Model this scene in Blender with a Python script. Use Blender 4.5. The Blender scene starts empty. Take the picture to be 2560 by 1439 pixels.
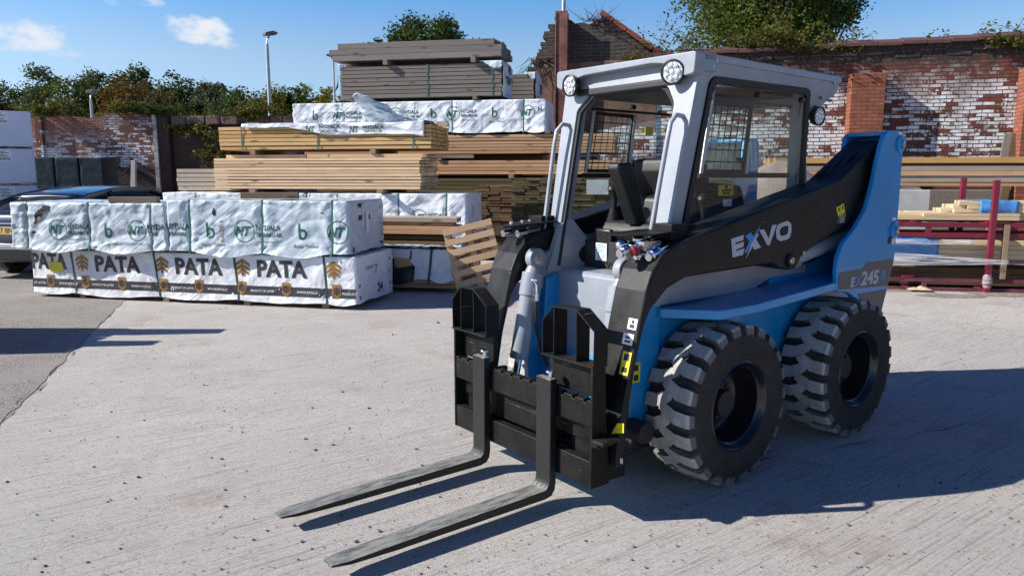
import bpy, bmesh, math, random
import numpy as np
from mathutils import Vector, Matrix, noise, geometry
R = math.radians
random.seed(7)
SC = bpy.context.scene
# ------------------------------------------------------------------ camera, sky, sun, exposure
cd = bpy.data.cameras.new('camera'); cam = bpy.data.objects.new('camera', cd)
SC.collection.objects.link(cam); SC.camera = cam
cd.sensor_width = 36; cd.lens = 36*1854.16/2560; cd.clip_end = 3000; cd.clip_start = 0.05
cam.location = (0, 0, 1.5683); cam.rotation_euler = (R(90-8.514), 0, 0)
cd.dof.use_dof = False
SUN_EL, SUN_AZ = 34.0, 6.0          # elevation; degrees behind the left-hand direction
sdir = Vector((-math.cos(R(SUN_EL))*math.cos(R(SUN_AZ)), -math.cos(R(SUN_EL))*math.sin(R(SUN_AZ)), math.sin(R(SUN_EL))))
sl = bpy.data.lights.new('sun', 'SUN'); sl.energy = 4.6; sl.angle = R(0.5); sl.color = (1.0, 0.95, 0.87)
so = bpy.data.objects.new('sun', sl); SC.collection.objects.link(so)
so.rotation_euler = sdir.to_track_quat('Z', 'Y').to_euler(); so.location = (-20, -5, 20)
W = bpy.data.worlds.new('World'); SC.world = W; W.use_nodes = True
nt = W.node_tree; nt.nodes.clear()
def N(t, **k):
    n = nt.nodes.new(t)
    for a, b in k.items(): setattr(n, a, b)
    return n
sky = N('ShaderNodeTexSky', sky_type='NISHITA'); sky.sun_disc = False
sky.sun_elevation = R(SUN_EL); sky.sun_rotation = math.atan2(sdir.x, sdir.y)
sky.air_density = 1.0; sky.dust_density = 0.35; sky.ozone_density = 3.0; sky.altitude = 50
tc = N('ShaderNodeTexCoord')
def clouds():
    """soft fair-weather clouds as part of the sky itself: direction, size, strength"""
    out = None
    for (az, el, sx, sy, k) in ((-32.5, 8.6, 3.9, 1.15, .95), (-29.9, 8.0, 2.0, .6, .6), (-26.2, 11.6, 2.2, .75, .8), (-22.0, 9.9, 2.5, 1.2, 1.0), (-20.9, 9.3, 1.6, .8, .7), (-34.8, 5.4, 2.2, .5, .5), (-14, 3.4, 6, .8, .25), (25, 3.2, 8, 1.0, .2), (-150, 14, 12, 3, .9), (110, 22, 14, 4, .8), (60, 30, 10, 3, .6)):
        d = Vector((math.sin(R(az))*math.cos(R(el)), math.cos(R(az))*math.cos(R(el)), math.sin(R(el))))
        e1 = Vector((math.cos(R(az)), -math.sin(R(az)), 0)); e2 = d.cross(e1)*-1
        a = N('ShaderNodeVectorMath', operation='DOT_PRODUCT'); a.inputs[1].default_value = e1/R(sx)
        b = N('ShaderNodeVectorMath', operation='DOT_PRODUCT'); b.inputs[1].default_value = e2/R(sy)
        c = N('ShaderNodeVectorMath', operation='DOT_PRODUCT'); c.inputs[1].default_value = d
        off = N('ShaderNodeMath', operation='SUBTRACT')  # centre the blob vertically
        nt.links.new(b.outputs['Value'], off.inputs[0]); off.inputs[1].default_value = d.dot(e2/R(sy))
        for q in (a, b, c): nt.links.new(tc.outputs['Generated'], q.inputs[0])
        a2 = N('ShaderNodeMath', operation='MULTIPLY'); nt.links.new(a.outputs['Value'], a2.inputs[0]); nt.links.new(a.outputs['Value'], a2.inputs[1])
        b2 = N('ShaderNodeMath', operation='MULTIPLY'); nt.links.new(off.outputs[0], b2.inputs[0]); nt.links.new(off.outputs[0], b2.inputs[1])
        s = N('ShaderNodeMath', operation='ADD'); nt.links.new(a2.outputs[0], s.inputs[0]); nt.links.new(b2.outputs[0], s.inputs[1])
        m = N('ShaderNodeMapRange'); m.inputs[1].default_value = 1.25; m.inputs[2].default_value = 0.0; m.inputs[3].default_value = 0; m.inputs[4].default_value = k
        nt.links.new(s.outputs[0], m.inputs[0])
        f = N('ShaderNodeMath', operation='GREATER_THAN'); f.inputs[1].default_value = 0; nt.links.new(c.outputs['Value'], f.inputs[0])
        g = N('ShaderNodeMath', operation='MULTIPLY'); nt.links.new(m.outputs[0], g.inputs[0]); nt.links.new(f.outputs[0], g.inputs[1])
        if out is None: out = g
        else:
            mx = N('ShaderNodeMath', operation='MAXIMUM'); nt.links.new(out.outputs[0], mx.inputs[0]); nt.links.new(g.outputs[0], mx.inputs[1]); out = mx
    return out
sv = N('ShaderNodeSeparateXYZ'); nt.links.new(tc.outputs['Generated'], sv.inputs[0])
sz_ = N('ShaderNodeMath', operation='MULTIPLY_ADD'); sz_.inputs[1].default_value = .92; sz_.inputs[2].default_value = .13; nt.links.new(sv.outputs[2], sz_.inputs[0])
sc_ = N('ShaderNodeCombineXYZ'); nt.links.new(sv.outputs[0], sc_.inputs[0]); nt.links.new(sv.outputs[1], sc_.inputs[1]); nt.links.new(sz_.outputs[0], sc_.inputs[2])
sn_ = N('ShaderNodeVectorMath', operation='NORMALIZE'); nt.links.new(sc_.outputs[0], sn_.inputs[0]); nt.links.new(sn_.outputs[0], sky.inputs[0])
cl = clouds()
cn = N('ShaderNodeTexNoise'); cn.inputs['Scale'].default_value = 34; cn.inputs['Detail'].default_value = 7; cn.inputs['Roughness'].default_value = .55
cmap = N('ShaderNodeMapping'); cmap.inputs['Scale'].default_value = (1, 1, 1.9)
nt.links.new(tc.outputs['Generated'], cmap.inputs[0]); nt.links.new(cmap.outputs[0], cn.inputs['Vector'])
ca = N('ShaderNodeMath', operation='MULTIPLY_ADD'); nt.links.new(cn.outputs[0], ca.inputs[0]); ca.inputs[1].default_value = 2.1; ca.inputs[2].default_value = -1.35
cb = N('ShaderNodeMath', operation='ADD'); nt.links.new(cl.outputs[0], cb.inputs[0]); nt.links.new(ca.outputs[0], cb.inputs[1])
cc = N('ShaderNodeMapRange'); cc.interpolation_type = 'SMOOTHSTEP'; cc.inputs[1].default_value = .02; cc.inputs[2].default_value = .85; cc.inputs[4].default_value = 1.0
nt.links.new(cb.outputs[0], cc.inputs[0])
cg = N('ShaderNodeMath', operation='MULTIPLY'); nt.links.new(cc.outputs[0], cg.inputs[0])
cz = N('ShaderNodeMath', operation='GREATER_THAN'); nt.links.new(cl.outputs[0], cz.inputs[0]); cz.inputs[1].default_value = 0.0
nt.links.new(cz.outputs[0], cg.inputs[1])
# paler low down, deep blue overhead
ramp = N('ShaderNodeValToRGB'); ramp.color_ramp.interpolation = 'EASE'; els = ramp.color_ramp.elements
for i, (z_, c_) in enumerate(((0., (2.5, 2.15, 1.78)), (.13, (2.15, 2.0, 1.75)), (.24, (1.10, 1.72, 2.02)), (.42, (.42, .80, 1.38)), (.75, (.22, .42, .85)))):
    e_ = els[i] if i < 2 else els.new(z_)
    e_.position = z_; e_.color = (*[q/2.5 for q in c_], 1)
nt.links.new(sv.outputs[2], ramp.inputs[0])
hsv = N('ShaderNodeMix', data_type='RGBA', blend_type='MULTIPLY'); hsv.inputs[0].default_value = 1
nt.links.new(sky.outputs[0], hsv.inputs[6]); nt.links.new(ramp.outputs[0], hsv.inputs[7])
mixc = N('ShaderNodeMix', data_type='RGBA'); mixc.inputs[7].default_value = (3.3, 3.45, 3.7, 1)
nt.links.new(cg.outputs[0], mixc.inputs[0]); nt.links.new(hsv.outputs[2], mixc.inputs[6])
bg = N('ShaderNodeBackground'); bg.inputs[1].default_value = 0.15
wo = N('ShaderNodeOutputWorld'); nt.links.new(mixc.outputs[2], bg.inputs[0]); nt.links.new(bg.outputs[0], wo.inputs[0])
SC.view_settings.view_transform = 'Standard'; SC.view_settings.look = 'None'; SC.view_settings.gamma = 1; SC.view_settings.exposure = 0.75
SC.cycles.max_bounces = 8; SC.cycles.transparent_max_bounces = 12
# ------------------------------------------------------------------ helpers
def mat(name, col, rough=.5, metal=0., var=0., vscale=6., bump=0., bscale=80., spec=.5, coat=0., col2=None, stretch=(1, 1, 1), attr=0.):
    m = bpy.data.materials.new(name); m.use_nodes = True
    t = m.node_tree; b = t.nodes['Principled BSDF']
    b.inputs['Roughness'].default_value = rough; b.inputs['Metallic'].default_value = metal
    b.inputs['Specular IOR Level'].default_value = spec; b.inputs['Coat Weight'].default_value = coat; b.inputs['Coat Roughness'].default_value = .08
    b.inputs['Base Color'].default_value = (*col, 1)
    L = t.links.new
    c = t.nodes.new('ShaderNodeTexCoord'); mp = t.nodes.new('ShaderNodeMapping'); mp.inputs['Scale'].default_value = stretch
    L(c.outputs['Object'], mp.inputs[0])
    if var > 0 or col2:
        n = t.nodes.new('ShaderNodeTexNoise'); n.inputs['Scale'].default_value = vscale; n.inputs['Detail'].default_value = 6; n.inputs['Roughness'].default_value = .6
        L(mp.outputs[0], n.inputs['Vector'])
        r = t.nodes.new('ShaderNodeMapRange'); r.inputs[1].default_value = .3; r.inputs[2].default_value = .7
        L(n.outputs[0], r.inputs[0])
        x = t.nodes.new('ShaderNodeMix'); x.data_type = 'RGBA'
        a = tuple(v*(1-var) for v in col); d = col2 or tuple(min(1, v*(1+var)) for v in col)
        x.inputs[6].default_value = (*a, 1); x.inputs[7].default_value = (*d, 1)
        L(r.outputs[0], x.inputs[0]); L(x.outputs[2], b.inputs['Base Color'])
    if bump > 0:
        n2 = t.nodes.new('ShaderNodeTexNoise'); n2.inputs['Scale'].default_value = bscale; n2.inputs['Detail'].default_value = 4
        L(mp.outputs[0], n2.inputs['Vector'])
        bp = t.nodes.new('ShaderNodeBump'); bp.inputs['Strength'].default_value = bump; bp.inputs['Distance'].default_value = .01
        L(n2.outputs[0], bp.inputs['Height']); L(bp.outputs[0], b.inputs['Normal'])
    return m
def nodes(m): return m.node_tree.nodes, m.node_tree.links.new, m.node_tree.nodes['Principled BSDF']

def fillet(pts, r, seg=5):
    """round the corners of a 2-D polygon; r is one radius or a list"""
    n = len(pts); out = []
    for i in range(n):
        p = Vector(pts[i]); a = Vector(pts[i-1]); b = Vector(pts[(i+1) % n])
        rr = r[i] if isinstance(r, (list, tuple)) else r
        u = (a-p); v = (b-p); lu, lv = u.length, v.length
        if rr <= 0 or lu < 1e-6 or lv < 1e-6: out.append(tuple(p)); continue
        u /= lu; v /= lv
        ang = math.acos(max(-1, min(1, u.dot(v))))
        if ang > 3.1: out.append(tuple(p)); continue
        d = min(rr/math.tan(ang/2), lu*.48, lv*.48)
        p0 = p+u*d; p1 = p+v*d
        for k in range(seg+1):
            t = k/seg
            q = (1-t)**2*p0+2*t*(1-t)*p+t*t*p1
            out.append((q.x, q.y))
    return out
AX = {'x': lambda a, p: (a, p[0], p[1]), 'y': lambda a, p: (p[0], a, p[1]), 'z': lambda a, p: (p[0], p[1], a)}
class MB:
    def __init__(s): s.v = []; s.f = []; s.val = []
    def add(s, vs, fs, val=None):
        o = len(s.v); s.v += [tuple(v) for v in vs]
        if val is None: val = random.random()
        for f in fs:
            s.f.append([i+o for i in f]); s.val.append(val)
        return s
    def box(s, x0, x1, y0, y1, z0, z1, val=None, M=None):
        vs = [Vector((x, y, z)) for z in (z0, z1) for y in (y0, y1) for x in (x0, x1)]
        if M is not None: vs = [M @ v for v in vs]
        return s.add(vs, [(0, 2, 3, 1), (4, 5, 7, 6), (0, 1, 5, 4), (2, 6, 7, 3), (0, 4, 6, 2), (1, 3, 7, 5)], val)
    def prism(s, pts, ax, a0, a1, val=None, fn=None):
        n = len(pts); f = AX[ax]
        vs = [f(a0, p) for p in pts]+[f(a1, p) for p in pts]
        if fn: vs = [fn(v) for v in vs]
        fs = [list(range(n))[::-1], list(range(n, 2*n))]+[(i, (i+1) % n, (i+1) % n+n, i+n) for i in range(n)]
        return s.add(vs, fs, val)
    def plate(s, outer, holes, ax, a0, a1, fn=None, val=None):
        """a slab with holes"""
        loops = [outer]+holes; flat = [p for l in loops for p in l]; n = len(flat); f = AX[ax]
        tris = geometry.tessellate_polygon([[Vector((p[0], p[1], 0)) for p in l] for l in loops])
        vs = [f(a0, p) for p in flat]+[f(a1, p) for p in flat]
        if fn: vs = [fn(v) for v in vs]
        fs = [t for t in tris]+[tuple(i+n for i in t[::-1]) for t in tris]
        o = 0
        for l in loops:
            m = len(l)
            fs += [(o+i, o+(i+1) % m, o+(i+1) % m+n, o+i+n) for i in range(m)]; o += m
        return s.add(vs, fs, val)
    def tube(s, path, r, seg=10, val=None, flat=None):
        P = [Vector(p) for p in path]; vs = []; fs = []; m = len(P)
        rs = r if isinstance(r, (list, tuple)) else [r]*m
        up = None
        for i, p in enumerate(P):
            t = (P[min(i+1, m-1)]-P[max(i-1, 0)]).normalized()
            if up is None: up = t.orthogonal().normalized()
            up = (up-t*up.dot(t)); up = up.normalized() if up.length > 1e-5 else t.orthogonal().normalized()
            b = t.cross(up)
            for k in range(seg):
                a = 2*math.pi*k/seg
                vs.append(p+(up*math.cos(a)+b*math.sin(a))*rs[i])
        for i in range(m-1):
            for k in range(seg):
                fs.append((i*seg+k, i*seg+(k+1) % seg, (i+1)*seg+(k+1) % seg, (i+1)*seg+k))
        fs += [list(range(seg))[::-1], list(range((m-1)*seg, m*seg))]
        return s.add(vs, fs, val)
    def cyl(s, p0, p1, r0, r1=None, seg=20, val=None): return s.tube([p0, p1], [r0, r0 if r1 is None else r1], seg, val)
    def lathe(s, prof, o, axis, seg=48, val=None):
        """prof: (radius, height along axis)"""
        a = Vector(axis).normalized(); u = a.orthogonal().normalized(); w = a.cross(u); o = Vector(o); vs = []; fs = []; n = len(prof)
        for k in range(seg):
            t = 2*math.pi*k/seg; d = u*math.cos(t)+w*math.sin(t)
            for r, h in prof: vs.append(o+a*h+d*r)
        for k in range(seg):
            k2 = (k+1) % seg
            for i in range(n-1): fs.append((k*n+i, k*n+i+1, k2*n+i+1, k2*n+i))
        return s.add(vs, fs, val)
    def sphere(s, c, r, sc=(1, 1, 1), u=12, v=8, val=None):
        vs = []; fs = []
        for j in range(v+1):
            th = math.pi*j/v
            for i in range(u):
                ph = 2*math.pi*i/u
                vs.append((c[0]+r*sc[0]*math.sin(th)*math.cos(ph), c[1]+r*sc[1]*math.sin(th)*math.sin(ph), c[2]+r*sc[2]*math.cos(th)))
        for j in range(v):
            for i in range(u): fs.append((j*u+i, (j+1)*u+i, (j+1)*u+(i+1) % u, j*u+(i+1) % u))
        return s.add(vs, fs, val)
    def grid(s, nu, nv, fn, val=None):
        vs = [fn(i/(nu-1), j/(nv-1)) for j in range(nv) for i in range(nu)]
        fs = [(j*nu+i, j*nu+i+1, (j+1)*nu+i+1, (j+1)*nu+i) for j in range(nv-1) for i in range(nu-1)]
        return s.add(vs, fs, val)
    def parts(s):
        """separate the pieces that do not touch each other"""
        n = len(s.v); par = list(range(n))
        def fd(i):
            while par[i] != i: par[i] = par[par[i]]; i = par[i]
            return i
        for f in s.f:
            for i in f[1:]: par[fd(i)] = fd(f[0])
        comp = {}
        for i in range(n): comp.setdefault(fd(i), []).append(i)
        bb = {k: (np.min([s.v[i] for i in v], 0)-.003, np.max([s.v[i] for i in v], 0)+.003) for k, v in comp.items()}
        ks = list(comp); g = {k: k for k in ks}
        def fg(k):
            while g[k] != k: k = g[k]
            return k
        for a in range(len(ks)):
            for b in range(a):
                A, B = bb[ks[a]], bb[ks[b]]
                if (A[0] <= B[1]).all() and (B[0] <= A[1]).all(): g[fg(ks[a])] = fg(ks[b])
        out = {}
        for f, v in zip(s.f, s.val):
            k = fg(fd(f[0])); m = out.setdefault(k, (MB(), {}))
            ids = []
            for i in f:
                if i not in m[1]: m[1][i] = len(m[0].v); m[0].v.append(s.v[i])
                ids.append(m[1][i])
            m[0].f.append(ids); m[0].val.append(v)
        return [m[0] for m in out.values()]
    def build(s, name, m, parent=None, bevel=0., smooth=35., loc=None, rotz=0., bseg=2, merge=False):
        me = bpy.data.meshes.new(name); me.from_pydata(s.v, [], s.f)
        at = me.attributes.new('rnd', 'FLOAT', 'FACE'); at.data.foreach_set('value', s.val)
        if m: me.materials.append(m)
        bm = bmesh.new(); bm.from_mesh(me)
        bmesh.ops.remove_doubles(bm, verts=bm.verts, dist=1e-6) if merge else None
        bmesh.ops.recalc_face_normals(bm, faces=bm.faces)
        bm.to_mesh(me); bm.free()
        if smooth:
            me.shade_smooth(); me.set_sharp_from_angle(angle=R(smooth))
        o = bpy.data.objects.new(name, me); SC.collection.objects.link(o)
        if parent: o.parent = parent
        if loc: o.location = loc
        o.rotation_euler.z = rotz
        if bevel > 0:
            md = o.modifiers.new('bevel', 'BEVEL'); md.width = bevel; md.segments = bseg; md.limit_method = 'ANGLE'; md.angle_limit = R(40); md.harden_normals = False
        return o
def tag(o, label=None, cat=None, group=None, kind=None):
    if label: o['label'] = label
    if cat: o['category'] = cat
    if group: o['group'] = group
    if kind: o['kind'] = kind
    return o
def thing(name, label, cat, loc=(0, 0, 0), rotz=0., group=None):
    o = bpy.data.objects.new(name, None); SC.collection.objects.link(o); o.empty_display_size = .2
    o.location = loc; o.rotation_euler = (0, 0, rotz)
    return tag(o, label, cat, group)
def copy_tree(o, parent=None):
    c = o.copy(); SC.collection.objects.link(c)
    if parent: c.parent = parent
    for ch in list(o.children): copy_tree(ch, c)
    return c
_tc = {}
def text2d(s, size=1., bold=.0, shear=0., sx=1.):
    """outline-font lettering as flat faces; returns vertices (x, y) and faces, left-bottom at the origin"""
    k = (s, size, bold, shear, sx)
    if k in _tc: return _tc[k]
    cu = bpy.data.curves.new('lettering', 'FONT'); cu.body = s; cu.size = size; cu.offset = bold*size; cu.shear = shear; cu.resolution_u = 3
    o = bpy.data.objects.new('lettering', cu); SC.collection.objects.link(o)
    bpy.context.view_layer.update()
    me = bpy.data.meshes.new_from_object(o.evaluated_get(bpy.context.evaluated_depsgraph_get()))
    vs = [(v.co.x*sx, v.co.y) for v in me.vertices]; fs = [tuple(p.vertices) for p in me.polygons]
    bpy.data.objects.remove(o); bpy.data.curves.remove(cu); bpy.data.meshes.remove(me)
    _tc[k] = (vs, fs); return vs, fs
def flat(mb, poly2d, fn, sub=0., faces=None):
    """lay a 2-D outline (or vertices+faces) on a surface given by fn(x, y); sub = longest edge allowed"""
    bm = bmesh.new()
    vs = [bm.verts.new((p[0], p[1], 0)) for p in poly2d]
    if faces is None: faces = [tuple(range(len(poly2d)))]
    for f in faces:
        try: bm.faces.new([vs[i] for i in f])
        except ValueError: pass
    if sub:
        bmesh.ops.triangulate(bm, faces=bm.faces)
        for _ in range(6):
            es = [e for e in bm.edges if e.calc_length() > sub]
            if not es: break
            bmesh.ops.subdivide_edges(bm, edges=es, cuts=1, use_grid_fill=False)
            bmesh.ops.triangulate(bm, faces=[f for f in bm.faces if len(f.verts) > 3])
    bm.verts.index_update()
    mb.add([fn(v.co.x, v.co.y) for v in bm.verts], [[v.index for v in f.verts] for f in bm.faces])
    bm.free(); return mb
# ------------------------------------------------------------------ materials of the machine
def paint(name, col, rough=.3, coat=.5, dirt=.12):
    m = mat(name, col, rough, 0, dirt, 5, .04, 160, .5, coat); weather(m, .35); return m
def weather(m, k=.35):
    """settled dust in patches on upward faces, smears and fine scratches in the gloss"""
    n, L, b = nodes(m); c = n.new('ShaderNodeTexCoord'); g = n.new('ShaderNodeNewGeometry'); sx = n.new('ShaderNodeSeparateXYZ'); L(g.outputs['Normal'], sx.inputs[0])
    no = n.new('ShaderNodeTexNoise'); no.inputs['Scale'].default_value = 7; no.inputs['Detail'].default_value = 9; no.inputs['Roughness'].default_value = .7; L(c.outputs['Object'], no.inputs['Vector'])
    r = n.new('ShaderNodeMapRange'); r.inputs[1].default_value = .42; r.inputs[2].default_value = .72; L(no.outputs[0], r.inputs[0])
    u = n.new('ShaderNodeMapRange'); u.inputs[1].default_value = -.2; u.inputs[2].default_value = 1; u.inputs[3].default_value = .18; u.inputs[4].default_value = 1; L(sx.outputs['Z'], u.inputs[0])
    f = n.new('ShaderNodeMath'); f.operation = 'MULTIPLY'; L(r.outputs[0], f.inputs[0]); L(u.outputs[0], f.inputs[1])
    f2 = n.new('ShaderNodeMath'); f2.operation = 'MULTIPLY'; f2.inputs[1].default_value = k; L(f.outputs[0], f2.inputs[0])
    x = n.new('ShaderNodeMix'); x.data_type = 'RGBA'; x.inputs[7].default_value = (.30, .28, .255, 1); L(f2.outputs[0], x.inputs[0])
    src = b.inputs['Base Color'].links[0].from_socket if b.inputs['Base Color'].links else None
    if src: L(src, x.inputs[6])
    else: x.inputs[6].default_value = b.inputs['Base Color'].default_value
    # thin scratches
    mp = n.new('ShaderNodeMapping'); mp.inputs['Scale'].default_value = (3, 3, 70); mp.inputs['Rotation'].default_value = (.5, .9, .3); L(c.outputs['Object'], mp.inputs[0])
    s = n.new('ShaderNodeTexNoise'); s.inputs['Scale'].default_value = 2; s.inputs['Detail'].default_value = 5; L(mp.outputs[0], s.inputs['Vector'])
    sr = n.new('ShaderNodeMapRange'); sr.inputs[1].default_value = .70; sr.inputs[2].default_value = .74; sr.inputs[4].default_value = .4; L(s.outputs[0], sr.inputs[0])
    y = n.new('ShaderNodeMix'); y.data_type = 'RGBA'; y.inputs[7].default_value = (.36, .36, .35, 1); L(sr.outputs[0], y.inputs[0]); L(x.outputs[2], y.inputs[6]); L(y.outputs[2], b.inputs['Base Color'])
    q = n.new('ShaderNodeMapRange'); q.inputs[1].default_value = .3; q.inputs[2].default_value = .7; q.inputs[3].default_value = b.inputs['Roughness'].default_value-.06; q.inputs[4].default_value = b.inputs['Roughness'].default_value+.2; L(no.outputs[0], q.inputs[0]); L(q.outputs[0], b.inputs['Roughness'])
M_GREY = paint('grey_paint', (.25, .275, .32), .38, .15)
M_GREY2 = paint('grey_cylinder_paint', (.30, .32, .36), .32, .25)
M_BLUE = paint('blue_paint', (.0, .25, .58), .3, .3)
M_BLACK = mat('black_paint', (.007, .0068, .0068), .38, 0, .3, 7, .05, 120, .25, .05, col2=(.012, .0115, .011))
M_BLACK2 = mat('satin_black_paint', (.006, .006, .0065), .45, 0, .35, 9, .12, 90, .2, .0, col2=(.011, .0105, .010))
weather(M_BLACK, .06); weather(M_BLACK2, .06)
M_PLASTIC = mat('black_plastic', (.012, .012, .013), .38, 0, .2, 20, .1, 300)
M_SEAT = mat('black_vinyl', (.015, .015, .017), .45, 0, .2, 10, .2, 150)
M_RUBBER = mat('rubber_seal', (.01, .01, .01), .6)
M_CHROME = mat('chrome', (.75, .76, .78), .18, 1.0, .1, 30)
M_STEEL = mat('bare_steel', (.42, .41, .38), .35, 1.0, .25, 25)
M_RED = mat('red_paint', (.20, .012, .014), .4, 0, .15)
M_DARKIN = mat('dark_interior', (.02, .021, .024), .6, 0, .2)
M_BROWNST = mat('taupe_sticker', (.11, .10, .105), .45)
M_SILVER = mat('silver_decal', (.42, .44, .52), .4)
M_BLUEDEC = mat('blue_decal', (.05, .22, .58), .4)
M_YEL = mat('yellow_sticker', (.72, .62, .02), .45)
M_WHITEST = mat('white_sticker', (.75, .75, .76), .4)
M_INK = mat('black_ink', (.015, .015, .015), .5)
M_MESH = mat('wire_mesh', (.03, .03, .03), .35, .3)
M_ALU = mat('alloy_trim', (.55, .55, .54), .4, .6, .1)
M_CABLE = mat('hose_rubber', (.012, .012, .012), .5)
# glass: clear slab, reflecting more at a slant
def glass(name, tint=(.93, .96, .95), f0=.045, f1=.6):
    m = bpy.data.materials.new(name); m.use_nodes = True; t = m.node_tree; t.nodes.clear(); L = t.links.new
    tr = t.nodes.new('ShaderNodeBsdfTransparent'); tr.inputs[0].default_value = (*tint, 1)
    gl = t.nodes.new('ShaderNodeBsdfGlossy'); gl.inputs['Roughness'].default_value = .01
    lw = t.nodes.new('ShaderNodeLayerWeight'); lw.inputs[0].default_value = .5
    p = t.nodes.new('ShaderNodeMath'); p.operation = 'POWER'; p.inputs[1].default_value = 3.2; L(lw.outputs['Facing'], p.inputs[0])
    r = t.nodes.new('ShaderNodeMapRange'); r.inputs[3].default_value = f0; r.inputs[4].default_value = f1; L(p.outputs[0], r.inputs[0])
    mx = t.nodes.new('ShaderNodeMixShader'); L(r.outputs[0], mx.inputs[0]); L(tr.outputs[0], mx.inputs[1]); L(gl.outputs[0], mx.inputs[2])
    o = t.nodes.new('ShaderNodeOutputMaterial'); L(mx.outputs[0], o.inputs[0]); return m
M_GLASS = glass('cab_glass')
M_LENS = mat('lamp_lens', (.75, .77, .8), .12, .55, .3, 60, .6, 120)
# tyre: black rubber, dusty where it rolls (face value > .5)
def tyre_mat():
    m = mat('tyre_rubber', (.02, .019, .018), .85, 0, 0, 6, .25, 60, .12)
    n, L, b = nodes(m)
    a = n.new('ShaderNodeAttribute'); a.attribute_name = 'rnd'
    c = n.new('ShaderNodeTexCoord'); no = n.new('ShaderNodeTexNoise'); no.inputs['Scale'].default_value = 14; no.inputs['Detail'].default_value = 8; no.inputs['Roughness'].default_value = .7
    L(c.outputs['Object'], no.inputs['Vector'])
    r = n.new('ShaderNodeMapRange'); r.inputs[1].default_value = .25; r.inputs[2].default_value = .72; r.inputs[3].default_value = .5; L(no.outputs[0], r.inputs[0])
    mu = n.new('ShaderNodeMath'); mu.operation = 'MULTIPLY'; L(a.outputs['Fac'], mu.inputs[0]); L(r.outputs[0], mu.inputs[1])
    x = n.new('ShaderNodeMix'); x.data_type = 'RGBA'; x.inputs[6].default_value = (.009, .0087, .0085, 1); x.inputs[7].default_value = (.60, .575, .54, 1)
    L(mu.outputs[0], x.inputs[0]); L(x.outputs[2], b.inputs['Base Color']); return m
M_TYRE = tyre_mat()
M_HUB = mat('hub_paint', (.032, .032, .034), .42, .2, .4, 20, .2, 80)
M_RIM = mat('rim_paint', (.012, .012, .014), .28, .1, .2, 12, 0, 1, .5, .4)

# ------------------------------------------------------------------ skid steer loader: local X forward, Y to its left, Z up
PSI = R(52.168)
MO = Vector((.728, 4.188, 0)); MROT = math.atan2(-math.cos(PSI), -math.sin(PSI))
LD = thing('skid_steer_loader', 'blue and grey skid steer loader with glazed cab and knobbly tyres', 'loader', MO, MROT)
SPLIT = {'gusset', 'gusset_hole_disc', 'window_knob', 'guard_trim', 'pivot_boss', 'pivot_pin', 'lock_bar_pin', 'arm_hole', 'cab_bolt', 'flank_panel', 'rear_flank', 'warning_label', 'white_label', 'glass_reflection_patch', 'hydraulic_coupler', 'hose_fitting', 'quick_coupler', 'front_post', 'wheel_shelf', 'label_print', 'inner_label'}
def lp(mb, name, m, parent=LD, bevel=.004, **k):
    if name in SPLIT:
        for q in mb.parts(): o = q.build(name, m, parent, bevel, **k)
        return o
    return mb.build(name, m, parent, bevel, **k)

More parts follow.
